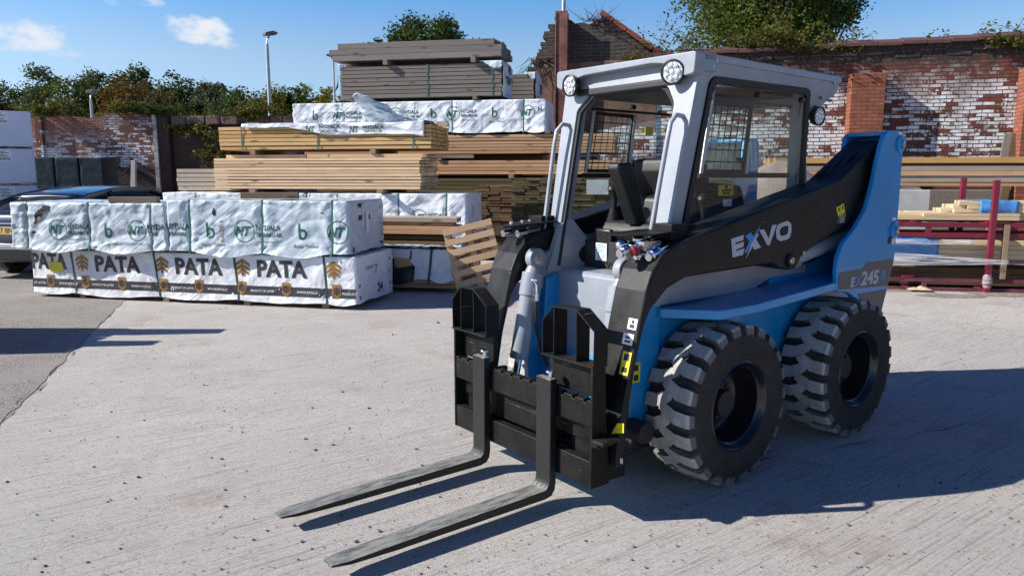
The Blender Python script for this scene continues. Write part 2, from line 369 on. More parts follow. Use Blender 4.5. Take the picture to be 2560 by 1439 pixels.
# --- wheels
RW, TW = .418, .30
def make_wheel():
    wh = bpy.data.objects.new('wheel', None); SC.collection.objects.link(wh); wh.parent = LD; wh.empty_display_size = .1
    rb = RW-.024
    t = MB()
    h = TW/2
    prof = [(.225, -h*.80), (.235, -h*.95), (.30, -h*1.02), (.345, -h*.99), (rb-.012, -h*.90), (rb, -h*.78), (rb+.002, -h*.3), (rb+.010, -h*.15), (rb+.010, h*.15), (rb+.002, h*.3), (rb, h*.78), (rb-.012, h*.90), (.365, h*.99), (.33, h*1.02), (.30, h*1.03), (.268, h*1.01), (.262, h*1.03), (.256, h*1.0), (.235, h*.95), (.225, h*.80)]
    t.lathe(prof, (0, 0, 0), (0, 1, 0), 80, .08)
    NL = 22
    for side in (1, -1):
        for i in range(NL):
            a0 = 2*math.pi*(i+(0 if side > 0 else .5))/NL
            jit = random.uniform(-.004, .004)
            # station list along the lug: y, angle offset, half width (angle), radius
            st = [(h*.985, -.012, .080, RW-.044, RW-.055), (h*.95, -.010, .082, RW-.016, rb-.02), (h*.87, 0, .084, RW-.003, rb-.01), (h*.42, .010, .082, RW+.001, rb-.01), (-h*.02, .080, .080, RW+.002, rb-.01), (-h*.24, .135, .066, RW-.001, rb-.01)]
            vs = []
            for (y, da, hw, rt, rbm) in st:
                for (r_, w_) in ((rbm, hw*1.12), (rt, hw), (rt, -hw), (rbm, -hw*1.12)):
                    a = a0+jit+da*1.0+w_
                    vs.append((math.cos(a)*r_, side*y, math.sin(a)*r_))
            n = len(st)
            for k in range(n-1):
                o = k*4
                t.add([vs[o+q] for q in range(8)], [(1, 2, 6, 5)], random.uniform(.75, 1.0) if k else .35)
                t.add([vs[o+q] for q in range(8)], [(0, 1, 5, 4), (2, 3, 7, 6)], random.uniform(.12, .3))
            t.add(vs[:4], [(0, 1, 2, 3)], .2); t.add(vs[-4:], [(0, 1, 2, 3)], .25)
    ty = t.build('tyre', M_TYRE, wh, 0, 28)
    r = MB()
    r.lathe([(.236, h*.93), (.226, h*.97), (.218, h*.93), (.214, h*.80), (.196, h*.72), (.190, h*.2), (.186, -h*.12), (.17, -h*.22), (.10, -h*.25), (.10, -h*.18), (.0, -h*.18)], (0, 0, 0), (0, 1, 0), 64)
    r.lathe([(.236, -h*.95), (.20, -h*.9), (.19, -h*.3)], (0, 0, 0), (0, 1, 0), 48)
    rm = r.build('rim', M_RIM, wh, 0, 50)
    hb = MB()
    hb.lathe([(.108, -h*.30), (.108, -h*.02), (.100, h*.03), (.072, h*.05), (.052, h*.06), (.048, h*.10), (.0, h*.11)], (0, 0, 0), (0, 1, 0), 40)
    for k in range(14):
        a = 2*math.pi*k/14
        hb.cyl((math.cos(a)*.087, -h*.1, math.sin(a)*.087), (math.cos(a)*.087, h*.11, math.sin(a)*.087), .0095, seg=6)
    for k in range(6):
        a = 2*math.pi*k/6+.2
        hb.cyl((math.cos(a)*.045, h*.1, math.sin(a)*.045), (math.cos(a)*.045, h*.17, math.sin(a)*.045), .006, seg=6)
    hb.build('hub', M_HUB, wh, 0, 35)
    s = MB(); s.box(-.022, .026, h*.113, h*.120, .008, .034); s.build('hub_sticker', M_WHITEST, wh, 0, 0)
    v = MB(); v.cyl((.15, -h*.1, .09), (.158, h*.25, .10), .006, .005, 8); v.build('valve', M_STEEL, wh, 0)
    return wh
WB, YW = 1.193, .71-TW/2
w0 = make_wheel()
spin = [0.0, .12, .07, .2]
for i, (x, s) in enumerate(((0, 1), (-WB, 1), (0, -1), (-WB, -1))):
    w = w0 if i == 0 else copy_tree(w0, LD)
    w.location = (x, s*YW, RW); w.rotation_euler = (0, spin[i], 0 if s > 0 else math.pi)
# --- hull
b = MB()
hull = fillet([(.42, .30), (.43, .55), (.30, .60), (.26, .95), (-1.55, .95), (-1.62, .75), (-1.55, .26), (.38, .22)], [.05, .03, .02, .02, .03, .06, .08, .05], 4)
b.prism(hull, 'y', -.385, .385)
for s in (1, -1):
    y0, y1 = sorted((s*.335, s*.41)); b.prism(fillet([(.40, .50), (.445, .52), (.41, 1.0), (.30, 1.02), (.30, .50)], .015, 3), 'y', y0, y1)
for s in (1, -1):   # front corner guards and the shelf over the wheels
    y0, y1 = sorted((s*.375, s*.418))
    b.prism(fillet([(.30, .30), (.50, .31), (.515, .55), (.475, .86), (.44, .95), (.30, .955)], [.01, .04, .05, .04, .03, .01]), 'y', y0, y1)
    sh = [(.33, s*.41), (.33, s*.44), (.14, s*.665), (-.155, s*.665), (-.955, s*.655), (-1.60, s*.62), (-1.60, s*.30), (.2, s*.30)]
    def shelf(v): # the shelf climbs a little towards the tail
        x, y, z = v; return (x, y, z+(max(0, -.16-x)*.055 if x < -.16 else 0))
    b.prism(sh, 'z', .872, .922, fn=shelf)
body = lp(b, 'body', M_BLUE, bevel=.012, bseg=3)
u = MB(); u.box(-1.45, .40, -.34, .34, .16, .24); u.cyl((0, -.62, .41), (0, .62, .41), .07); u.cyl((-WB, -.62, .41), (-WB, .62, .41), .07)
u.cyl((.49, -.40, .33), (.49, -.46, .33), .05); u.cyl((.49, .40, .33), (.49, .52, .33), .055)
lp(u, 'underbody', M_DARKIN)
# upper flanks below the arms
g = MB()
for s in (1, -1):
    y0, y1 = sorted((s*.36, s*.43))
    g.prism(fillet([(.46, .93), (.44, 1.12), (.30, 1.17), (-.62, 1.20), (-.70, 1.16), (-.66, 1.0), (-.45, .935)], [.02, .05, .05, .03, .04, .05, .02]), 'y', y0, y1)
lp(g, 'flank_panel', M_GREY, bevel=.008)
q = MB()
for s in (1, -1):
    y0, y1 = sorted((s*.35, s*.41)); q.prism([(-.66, .94), (-.66, 1.16), (-1.0, 1.32), (-1.55, 1.34), (-1.55, .94)], 'y', y0, y1)
lp(q, 'rear_flank', M_BLUE, bevel=.006)
h_ = MB(); h_.prism(fillet([(-.86, .95), (-.86, 1.26), (-1.2, 1.42), (-1.78, 1.36), (-1.86, 1.2), (-1.84, .5), (-1.5, .4)], .05), 'y', -.35, .35)
lp(h_, 'engine_hood', M_DARKIN, bevel=.01)
# --- front plate of the cab tub
f = MB()
f.prism(fillet([(.12, .56), (.325, .56), (.312, 1.025), (.29, 1.045), (.12, 1.045)], [0, .01, .02, .015, 0]), 'y', -.372, .372)
lp(f, 'front_plate', M_GREY, bevel=.006)
gs = MB()
for s in (1, -1):
    y0, y1 = sorted((s*.345, s*.385))
    gs.plate(fillet([(.40, 1.03), (.29, 1.30), (.22, 1.34), (.14, 1.26), (-.06, 1.09), (-.06, 1.03)], [.01, .02, .05, .03, .02, .01]), [[(.10+.055*math.cos(t), 1.115+.04*math.sin(t)) for t in np.linspace(0, 2*math.pi, 20, False)]], 'y', y0, y1)
    gs.box(.02, .18, s*.34-.004, s*.34+.004, 1.05, 1.17) if False else None
lp(gs, 'gusset', M_GREY2, bevel=.003)
gh = MB()
for s in (1, -1):
    gh.lathe([(.0, -.002), (.05, -.002), (.05, .006), (.0, .006)], (.10, s*.343, 1.115), (0, s*-1, 0), 24)
lp(gh, 'gusset_hole_disc', M_RUBBER, bevel=0)  # black disc stands in for the dark inside the gusset hole
fl = MB(); fl.box(-.80, .27, -.36, .36, .97, 1.0); fl.prism([(-.45, 1.0), (-.05, 1.0), (.02, 1.10), (-.02, 1.20), (-.45, 1.20)], 'y', -.34, .34)
fl.box(.08, .11, -.34, .34, .98, 1.20)
lp(fl, 'cab_floor', M_DARKIN)
# --- cab frame
YC = .437
def lean(v):
    x, y, z = v
    if z > 1.9: y += math.copysign((z-1.9)*.19, y)
    return (x, y, z)
def fx(z): return .285-(z-1.31)*.185
cf = MB()
out = [(fx(1.0), 1.0), (fx(1.95), 1.95), (fx(2.06), 2.06), (.16, 2.158), (-1.17, 2.142), (-1.16, 2.07), (-.955, 1.93), (-.885, 1.885), (-.965, 1.40), (-.98, 1.0)]
out = fillet(out, [0, 0, .02, .01, .01, .02, .05, .04, .05, 0], 4)
hole = fillet([(.035, 2.065), (-.880, 2.065), (-.905, 1.36), (.215, 1.20)], [.055, .055, .06, .06], 6)
for s in (1, -1):
    cf.plate(out, [hole], 'y', s*(YC-.045), s*YC, fn=lean)
pil = fillet([(-YC, 1.0), (-YC, 2.135), (YC, 2.135), (YC, 1.0)], [0, 0, 0, 0])
op = fillet([(-.355, 1.0), (-.355, 1.94), (-.25, 2.03), (.27, 2.03), (.355, 1.93), (.355, 1.0)], [0, .05, .05, .08, .08, 0], 5)
fr = pil[:2]+pil[2:]+[(.355, 1.0)]+op[::-1][1:-1]+[(-.355, 1.0)]
cf.prism(fr, 'x', 0, -.075, fn=lambda v: lean((v[0]+fx(v[2])+.003, v[1], v[2])))
cf.plate([(-YC+.05, 1.0), (-YC+.05, 2.10), (YC-.05, 2.10), (YC-.05, 1.0)], [fillet([(-.33, 1.36), (-.33, 1.98), (.33, 1.98), (.33, 1.36)], .06)], 'x', -.90, -.935)
cab = lp(cf, 'cab_frame', M_GREY, bevel=.007, bseg=3)
# roof and front visor
rf = MB()
rf.prism([(.17, 2.130), (.17, 2.166), (-1.165, 2.152), (-1.165, 2.115)], 'y', -.49, .49)
vis = [(-.505, 2.172), (-.505, 2.085), (-.47, 2.068), (-.42, 2.075), (-.33, 2.118), (-.27, 2.128), (.22, 2.136), (.30, 2.126), (.36, 2.08), (.44, 2.055), (.495, 2.06), (.505, 2.165)]
rf.prism(fillet(vis, .02, 3), 'x', .20, .125)
rf.prism([(-.49, 2.165), (-.49, 2.10), (-.40, 2.095), (-.30, 2.128), (.26, 2.135), (.38, 2.09), (.49, 2.08), (.49, 2.165)], 'x', .125, .02)
for s in (1, -1):
    pass
lp(rf, 'roof', M_GREY, bevel=.006, bseg=3)
bolts = MB()
for (x, z) in ((.045, 2.105), (-1.09, 2.115), (-1.07, 2.01), (-.97, 2.02), (.02, 2.13)):
    bolts.cyl((x, .47, z), (x, .492, z), .009, seg=10)
for y in (-.40, -.05, .36): bolts.cyl((.17, y, 2.165), (.17, y, 2.176), .012, seg=8)
lp(bolts, 'cab_bolt', M_STEEL, bevel=0)
hl = MB(); hl.box(-.84, .16, -.38, .38, 2.02, 2.06)
lp(hl, 'headliner', M_DARKIN, bevel=.01)
# seals, windows
wl = fillet([(.030, 2.060), (-.875, 2.060), (-.90, 1.365), (.208, 1.206)], [.055]*4, 6)
wi = fillet([(-.003, 2.030), (-.848, 2.030), (-.872, 1.392), (.164, 1.244)], [.045]*4, 6)
for s in (1, -1):
    sd = MB(); sd.plate(wl, [wi], 'y', s*(YC-.012), s*(YC+.010), fn=lean)
    so_ = lp(sd, 'window_seal', M_RUBBER, bevel=.004)
    gp = MB(); gp.prism(fillet([(-.001, 2.032), (-.850, 2.032), (-.874, 1.390), (.166, 1.242)], [.045]*4, 6), 'y', s*(YC-.008), s*(YC-.003), fn=lean)
    gl = gp.build('side_window', M_GLASS, LD, 0, 0)
    kn = MB()
    for (x, z) in ((.0, 2.005), (-.39, 2.0), (-.815, 2.0)):
        yy = YC+(z-1.9)*.19
        kn.cyl((x, s*(yy-.02), z), (x, s*(yy+.012), z), .016, .013, 14)
    lp(kn, 'window_knob', M_PLASTIC, gl, bevel=0)
    # sliding mesh guard inside the window
    Y = s*.40
    F0, F1, B1, B0 = (-.055, 1.957), (-.42, 1.957), (-.375, 1.585), (.01, 1.585)
    if s < 0: F0, F1, B1, B0 = (.005, 1.952), (-.35, 1.948), (-.30, 1.592), (.065, 1.592)
    def lerp(a_, b_, t): return (a_[0]+(b_[0]-a_[0])*t, a_[1]+(b_[1]-a_[1])*t)
    mg = MB(); ring_o = fillet([F0, F1, B1, B0], .02); 
    cx = sum(p[0] for p in (F0, F1, B1, B0))/4; cz = sum(p[1] for p in (F0, F1, B1, B0))/4
    def ins(p, k=.022): return (p[0]+(k if p[0] < cx else -k), p[1]+(k if p[1] < cz else -k))
    mg.plate(ring_o, [fillet([ins(p) for p in (F0, F1, B1, B0)], .012)], 'y', Y-.008, Y+.008)
    mg.box(-.80, B0[0]+.01, Y-.012, Y+.012, 1.562, 1.590); mg.box(-.80, F0[0], Y-.006, Y+.006, 1.957, 1.972)
    go = lp(mg, 'mesh_guard', M_PLASTIC, bevel=.002)
    wm = MB()
    for k in range(1, 7):
        t = k/7; p0 = lerp(B0, B1, t); p1 = lerp(F0, F1, t); wm.tube([(p0[0], Y, p0[1]), (p1[0], Y, p1[1])], .0032, 6)
    for k in range(1, 6):
        t = k/6; p0 = lerp(B0, F0, t); p1 = lerp(B1, F1, t); wm.tube([(p0[0], Y+.004, p0[1]), (p1[0], Y+.004, p1[1])], .0032, 6)
    lp(wm, 'guard_mesh', M_MESH, go, bevel=0)
    tr = MB()
    for (p0, p1) in ((B0, F0), (lerp(B1, F1, .0), lerp(B1, F1, .45))) if s > 0 else ((B0, F0), (B1, F1)):
        d = .011; tr.prism([(p0[0]-d, p0[1]), (p0[0]+d, p0[1]), (p1[0]+d, p1[1]), (p1[0]-d, p1[1])], 'y', Y+.008, Y+.014)
    lp(tr, 'guard_trim', M_ALU, go, bevel=0)
    lk = MB(); lk.box(-.36, -.32, Y-.02, Y+.02, 1.60, 1.65); lk.box(-.345, -.335, Y-.03, Y+.03, 1.60, 1.67); lp(lk, 'guard_latch', M_PLASTIC, go)
ys = MB(); ys.box(-.54, -.465, -.413, -.409, 1.828, 1.88); ys.box(-.79, -.73, -.413, -.409, 1.828, 1.885)  # yellow patches set on the glass, standing in for label reflections
lp(ys, 'glass_reflection_patch', M_YEL, bevel=0)
rw = MB(); rw.box(-.922, -.917, -.335, .335, 1.355, 1.985); rw.build('rear_window', M_GLASS, LD, 0, 0)
# door seal round the front opening
dsl = MB()
path = [(-.35, 1.06), (-.35, 1.93), (-.25, 2.022), (.265, 2.022), (.348, 1.92), (.348, 1.10)]
pp = fillet(path, [0, .05, .06, .08, .08, 0], 5)
dsl.tube([(fx(z)-.02, y, z) for y, z in pp], .013, 8); lp(dsl, 'door_seal', M_RUBBER, bevel=0)
# --- work lights
def work_light(loc, rz, ry=0, sc=1.):
    hsg = MB(); hsg.lathe([(.0, -.055), (.035, -.055), (.062, -.03), (.07, .0), (.07, .018), (.064, .022), (.058, .012)], (0, 0, 0), (1, 0, 0), 32)
    hsg.box(-.06, -.02, -.012, .012, .02, .075)
    o = lp(hsg, 'work_light', M_PLASTIC, bevel=0); o.location = loc; o.rotation_euler = (0, ry, rz); o.scale = (sc,)*3
    ln = MB(); ln.lathe([(.0, .016), (.058, .012)], (0, 0, 0), (1, 0, 0), 32)
    for (r_, n_) in ((.0, 1), (.036, 7)):
        for k in range(n_):
            a_ = 2*math.pi*k/n_; ln.lathe([(.0165, .012), (.014, .021), (.008, .025), (.0, .026)], (0, r_*math.cos(a_), r_*math.sin(a_)), (1, 0, 0), 12)
    lp(ln, 'lens', M_LENS, o, bevel=0)
work_light((.205, .372, 2.078), R(18), R(6), .88); work_light((.205, -.372, 2.082), R(-2), R(6), .88); work_light((-.955, .475, 1.915), R(85), R(4), .78)
# --- hand rails
for s in (1, -1):
    ht = MB(); y = s*.375
    if s > 0: pts = [(fx(1.85)-.01, .425, 1.862), (fx(1.85)+.05, .424, 1.868), (fx(1.8)+.075, .42, 1.83), (fx(1.75)+.08, .415, 1.75), (fx(1.3)+.08, .40, 1.30), (fx(1.2)+.06, .395, 1.215), (fx(1.17)-.02, .39, 1.19)]
    else: pts = [(fx(1.85)-.01, -.405, 1.862), (fx(1.85)+.05, -.41, 1.868), (fx(1.8)+.07, -.425, 1.83), (fx(1.75)+.075, -.43, 1.75), (fx(1.25)+.075, -.43, 1.15), (fx(1.1)+.06, -.41, 1.09), (fx(1.1), -.40, 1.075)]
    ht.tube([Vector(pts[0])]+[Vector(p) for p in pts], .0125, 12); lp(ht, 'hand_rail', M_GREY2, bevel=0)
# --- seat, levers, console
st = MB()
st.prism(fillet([(.005, 1.335), (.105, 1.30), (.27, 1.60), (.255, 1.64), (.16, 1.645), (.13, 1.62)], .03) if False else fillet([(-.38, 1.36), (-.28, 1.32), (-.15, 1.60), (-.16, 1.67), (-.25, 1.68), (-.29, 1.64)], .03), 'y', -.22, .22)
st.prism(fillet([(-.42, 1.19), (.06, 1.20), (.10, 1.26), (.06, 1.32), (-.36, 1.31)], .04), 'y', -.23, .23)
lp(st, 'seat', M_SEAT, bevel=.02, bseg=3)
hd = MB(); hd.prism(fillet([(.0, 1.30), (.10, 1.31), (.245, 1.61), (.24, 1.64), (.145, 1.645), (.11, 1.60)], .02), 'y', -.03, .05)
lp(hd, 'restraint_bar', M_PLASTIC, bevel=.01)
for (x, y, z) in ((.02, -.20, 1.27), (-.20, .27, 1.22)):
    bt = MB()
    zz = [0, .02, .021, .04, .041, .06, .061, .08, .081, .10, .101, .12]; rr = [.052, .052, .045, .046, .038, .039, .032, .033, .026, .027, .02, .02]
    bt.lathe([(r_, z_) for r_, z_ in zip(rr, zz)], (x, y, z), (0, 0, 1), 24)
    jo = lp(bt, 'joystick', M_RUBBER, bevel=0)
    gr = MB(); gr.tube([(x, y, z+.11), (x-.005, y, z+.16), (x+.0, y, z+.20), (x+.012, y, z+.235), (x+.02, y, z+.25)], [.014, .02, .024, .03, .018], 14)
    lp(gr, 'grip', M_PLASTIC, jo, bevel=0)
    cs = MB(); cs.box(x-.10, x+.09, y-.07, y+.07, 1.10, z+.003); lp(cs, 'console', M_PLASTIC, bevel=.012)
eb = MB(); eb.prism(fillet([(-.12, 1.23), (-.16, 1.45), (-.36, 1.535), (-.62, 1.52), (-.68, 1.37), (-.66, 1.2)], .05), 'y', -.16, .22)
lp(eb, 'rear_console', M_PLASTIC, bevel=.02, bseg=3)
s1 = MB(); s1.box(-.53, -.39, .221, .224, 1.462, 1.522); lp(s1, 'warning_label', M_YEL, bevel=0)
s1 = MB(); s1.box(-.51, -.42, .2245, .2262, 1.486, 1.497); s1.box(-.50, -.43, .2245, .2262, 1.470, 1.480); s1.lathe([(0, 0), (.012, 0), (.012, .002), (0, .002)], (-.46, .2242, 1.510), (0, 1, 0), 12)
lp(s1, 'label_print', M_RED, bevel=0)
s1 = MB(); s1.box(-.52, -.44, .221, .224, 1.40, 1.44); lp(s1, 'white_label', M_WHITEST, bevel=0)
# instruction plate below the lever and small maker's name
ip = MB(); ip.box(.112, .115, -.245, -.155, 1.09, 1.19); lp(ip, 'instruction_label', M_WHITEST, bevel=0)
ipi = MB()
for k in range(4): ipi.box(.1155, .1162, -.235, -.165 if k % 2 else -.18, 1.178-k*.010, 1.182-k*.010)
ipi.lathe([(.02, 0), (.024, 0), (.024, .001), (.02, .001)], (.1152, -.20, 1.12), (1, 0, 0), 20); lp(ipi, 'label_print', M_BLUEDEC, bevel=0)
tx = MB(); vs, fs = text2d('EXVO', .045, .02, 0, 1.5); flat(tx, vs, lambda x, y: (.1155, -.245+x, 1.055+y) , 0, fs); tx.build('name_print', M_INK, LD, 0, 0)
# --- tail towers and lift arms (left one mirrored for the right)
towF = [(-1.400, 1.830), (-1.360, 1.756), (-1.324, 1.657), (-1.292, 1.534), (-1.231, 1.379), (-1.116, 1.269), (-.985, 1.186), (-.942, 1.100), (-.936, 1.028), (-.950, .908), (-1.070, .894), (-1.225, .828), (-1.501, .711), (-1.565, .882), (-1.626, 1.054), (-1.634, 1.403), (-1.632, 1.80), (-1.60, 1.846), (-1.450, 1.846)]
inn = [(-1.50, 1.842), (-1.45, 1.815), (-1.42, 1.62), (-1.28, 1.40), (-1.10, 1.22), (-.98, .95), (-1.62, .95), (-1.634, 1.403), (-1.632, 1.80), (-1.60, 1.844)]
armP = [(.26, 1.288), (.40, 1.262), (.50, 1.215), (.57, 1.14), (.612, 1.05), (.635, .96), (.70, .70), (.765, .42), (.78, .25), (.73, .24), (.715, .45), (.672, .70), (.645, .80), (.615, .90), (.575, .965), (.464, 1.052), (.333, 1.094), (-.362, 1.110), (-.40, 1.10), (-.440, 1.080), (-.541, 1.062), (-.60, 1.066), (-.643, 1.10), (-.66, 1.14), (-1.139, 1.291), (-1.30, 1.44), (-1.46, 1.60), (-1.55, 1.70), (-1.54, 1.77), (-1.46, 1.79), (-1.016, 1.551)]
for s in (1, -1):
    def Y(a_, b_): return tuple(sorted((s*a_, s*b_)))
    t = MB(); t.prism(fillet(towF, [.05, .1, .1, .1, .1, .1, .1, .06, .05, .03, .08, .1, .02, .1, .1, .2, .05, .02, .05], 3), 'y', *Y(.63, .66))
    t.prism(fillet(inn, [.04, .03, .1, .1, .1, .02, .02, .02, .05, .02], 3), 'y', *Y(.36, .39))
    t.prism(fillet([(-1.47, 1.838), (-1.60, 1.842), (-1.628, 1.79), (-1.63, .96), (-1.60, .96), (-1.60, 1.78), (-1.585, 1.815), (-1.47, 1.815)], [0, .02, .03, 0, 0, .02, .02, 0], 3), 'y', *Y(.385, .635))
    tw = lp(t, 'tail_tower', M_BLUE, bevel=.006)
    ps = MB()
    for (x, z) in ((-1.585, 1.766), (-1.585, 1.238)):
        ps.lathe([(.0, .0), (.05, .0), (.05, .014), (.036, .018), (.034, .024), (0, .024)], (x, s*.658, z), (0, s, 0), 28)
    lp(ps, 'pivot_boss', M_BLUE, tw, bevel=0)
    pn = MB()
    for (x, z) in ((-1.585, 1.766), (-1.585, 1.238)): pn.lathe([(0, .026), (.02, .026), (.02, .03), (.010, .034), (0, .034)], (x, s*.658, z), (0, s, 0), 16)
    lp(pn, 'pivot_pin', M_STEEL, tw, bevel=0)
    hp = MB(); hp.lathe([(.0, .003), (.024, .003)], (-1.54, s*.658, 1.178), (0, s, 0), 20); lp(hp, 'tower_hole', M_RUBBER, tw, bevel=0)
    a = MB(); a.prism(fillet(armP, .025, 3), 'y', *Y(.40, .60))
    arm = lp(a, 'lift_arm', M_BLACK, bevel=.012, bseg=3)
    an = MB()
    for (x, z, r_) in ((-.545, 1.115, .04),): an.lathe([(.0, .0), (r_, .0), (r_, .012), (r_*.55, .014)], (x, s*.60, z), (0, s, 0), 24)
    lp(an, 'arm_boss', M_BLACK2, arm, bevel=0)
    an = MB(); an.lathe([(.0, .018), (.018, .018), (.022, .013)], (-.545, s*.60, 1.115), (0, s, 0), 18); lp(an, 'arm_pin', M_STEEL, arm, bevel=0)
    # lift cylinder
    c = MB(); p0, p1 = Vector((-.66, s*.50, 1.095)), Vector((-1.52, s*.50, 1.232)); d = (p1-p0).normalized()
    c.cyl(p0-d*.0, p0+d*.03, .052, seg=24); c.cyl(p0+d*.03, p1, .046, seg=24); c.cyl(p0+d*.06-Vector((0, 0, .05)), p0+d*.16-Vector((0, 0, .05)), .011)
    ly = lp(c, 'lift_cylinder', M_GREY2, bevel=.003)
    c = MB(); c.cyl(Vector((-.545, s*.50, 1.1)), p0+d*.01, .024, seg=16); lp(c, 'piston_rod', M_CHROME, ly, bevel=0)
    c = MB(); c.tube([p0+d*.16-Vector((0, 0, .05)), p0+d*.35-Vector((0, s*.03, .07)), p0+d*.7-Vector((0, s*.06, .02))], .012, 10); lp(c, 'hydraulic_hose', M_CABLE, ly, bevel=0)
    rb_ = MB(); q0, q1 = Vector((-.675, s*.585, 1.148)), Vector((-1.03, s*.585, 1.31)); dz = Vector((-.01, 0, .026)); w_ = Vector((0, .012, 0))
    rb_.add([q0-dz*.5-w_, q0-dz*.5+w_, q0+dz*.5+w_, q0+dz*.5-w_, q1-dz*.5-w_, q1-dz*.5+w_, q1+dz*.5+w_, q1+dz*.5-w_], [(0, 1, 2, 3), (4, 5, 6, 7), (0, 1, 5, 4), (1, 2, 6, 5), (2, 3, 7, 6), (3, 0, 4, 7)])
    lp(rb_, 'arm_lock_bar', M_RED, bevel=.002)
    lk = MB(); lk.cyl((-1.04, s*.575, 1.315), (-1.04, s*.61, 1.315), .014); lk.box(-1.09, -1.02, min(s*.60, s*.606), max(s*.60, s*.606), 1.30, 1.345); lk.cyl((-.672, s*.57, 1.145), (-.672, s*.605, 1.145), .014)
    lp(lk, 'lock_bar_pin', M_STEEL, bevel=0)
    # tilt cylinder at the inside of the arm
    e, f0 = Vector((.49, s*.340, 1.116)), Vector((.615, s*.340, .535)); d = (f0-e).normalized()
    tc_ = MB(); tc_.lathe([(.028, -.026), (.055, -.026), (.058, -.02), (.058, .02), (.055, .026), (.028, .026)], e, (0, 1, 0), 28)
    tc_.cyl(e+d*.045, e+d*.09, .034, .05, 20); tc_.cyl(e+d*.085, e+d*.215, .0605, seg=28); tc_.cyl(e+d*.215, f0-d*.02, .053, seg=28)
    tco = lp(tc_, 'tilt_cylinder', M_GREY, bevel=.003)
    ep = MB(); ep.lathe([(.0, -.032), (.012, -.032), (.014, -.03), (.032, -.029), (.032, .029), (.014, .03), (.012, .034), (0, .034)], e, (0, 1, 0), 24); lp(ep, 'eye_pin', M_STEEL, tco, bevel=0)
    rr = MB(); rr.cyl(f0-d*.03, f0+d*.16, .022, seg=16); lp(rr, 'piston_rod', M_CHROME, tco, bevel=0)
    hs = MB(); k = e+d*.12+Vector((.03, s*.0+.055, 0)); hs.cyl(k-Vector((0, .03, 0)), k+Vector((0, .012, 0)), .011, seg=10); hs.tube([k, k+Vector((.0, .022, -.02)), k+Vector((0, .025, -.07))], .0075, 8); hs.cyl(k+Vector((0, .025, -.07)), k+Vector((.0, .024, -.11)), .012, seg=8)
    lp(hs, 'hose_fitting', M_CHROME, tco, bevel=0)
    hs = MB(); hs.tube([k+Vector((0, .024, -.11)), k+Vector((.0, .02, -.17)), k+Vector((-.01, .01, -.25)), k+Vector((-.05, .0, -.40)), k+Vector((-.10, .0, -.5))], .011, 10); lp(hs, 'hydraulic_hose', M_CABLE, tco, bevel=0)
    # couplers and their deflector plate on top of the arm
    dp = MB()
    dp.prism(fillet([(.66, .34), (.60, .47), (.52, .56), (.33, .56), (.30, .40), (.40, .34)] if s > 0 else [(.70, -.36), (.70, -.44), (.44, -.58), (.24, -.56), (.30, -.36)], .02), 'z', 1.300, 1.308, fn=lambda v: (v[0], v[1], v[2]+(.50-v[0])*.05))
    dp.box(.26, .38, min(s*.42, s*.54), max(s*.42, s*.54), 1.27, 1.345)
    if s > 0: dp.box(.10, .27, .40, .46, 1.28, 1.33)
    dpo = lp(dp, 'coupler_guard', M_BLACK2, bevel=.004)
    hc = MB()
    if s > 0:
        for (x, y, z, r_, l_) in ((.66, .47, 1.215, .024, .17), (.585, .50, 1.196, .014, .12), (.545, .545, 1.20, .024, .24)):
            p = Vector((x, y, z)); dd = Vector((-.95, -.02, .24)).normalized()
            hc.cyl(p, p+dd*.02, r_*.85, seg=16); hc.cyl(p+dd*.02, p+dd*.06, r_*1.15, seg=20); hc.cyl(p+dd*.06, p+dd*.075, r_*.9, seg=16); hc.cyl(p+dd*.075, p+dd*l_*.6, r_*1.2, seg=6); hc.cyl(p+dd*l_*.6, p+dd*l_, r_*.8, seg=16); hc.cyl(p+dd*l_, p+dd*(l_+.1), r_*.5, seg=12)
        hc.box(.44, .56, .43, .53, 1.23, 1.27); hc.sphere((.60, .43, 1.25), .03, (1.2, 1, 1)); hc.sphere((.50, .44, 1.27), .03)
    else:
        for (x, y) in ((.60, -.50), (.55, -.43)):
            p = Vector((x, y, 1.25)); dd = Vector((-.97, 0, .1)).normalized(); hc.cyl(p, p+dd*.06, .02, seg=16); hc.cyl(p+dd*.06, p+dd*.16, .016, seg=6)
        for (x, y) in ((.48, -.47), (.40, -.50), (.60, -.42)): hc.cyl((x, y, 1.306), (x, y, 1.322), .012, seg=8)
    lp(hc, 'hydraulic_coupler', M_CHROME, bevel=0)
    if s > 0:
        rc = MB(); p = Vector((.615, .50, 1.222)); dd = Vector((-.95, -.02, .24)).normalized(); rc.cyl(p+dd*.01, p+dd*.04, .0215, seg=18); lp(rc, 'coupler_cap', M_RED, bevel=.003)
        hh = MB(); hh.tube([(.475, .30, .985), (.478, .275, .98), (.48, .27, .95), (.48, .268, .91)], .008, 8); hh.cyl((.48, .268, .915), (.48, .264, .865), .013, seg=8); lp(hh, 'hose_fitting', M_CHROME, bevel=0)
        hh = MB(); hh.tube([(.48, .264, .87), (.482, .262, .83), (.49, .28, .79), (.50, .31, .77)], .012, 10); lp(hh, 'hydraulic_hose', M_CABLE, bevel=0)
    # holes low in the arm front
    hl_ = MB()
    for (x, z, r_) in ((.655, .875, .012), (.685, .76, .03)):
        hl_.lathe([(.0, .004), (r_, .004), (r_*1.05, 0)], (x-.008, s*.565, z), Vector((.97, 0, .24)), 20)
    lp(hl_, 'arm_hole', M_RUBBER, arm, bevel=0)
    cp = MB(); cp.box(.67, .775, *Y(.42, .55), .17, .30); cp.box(.74, .80, *Y(.0, .50), .17, .40); lp(cp, 'quick_coupler', M_BLACK2, bevel=.008)
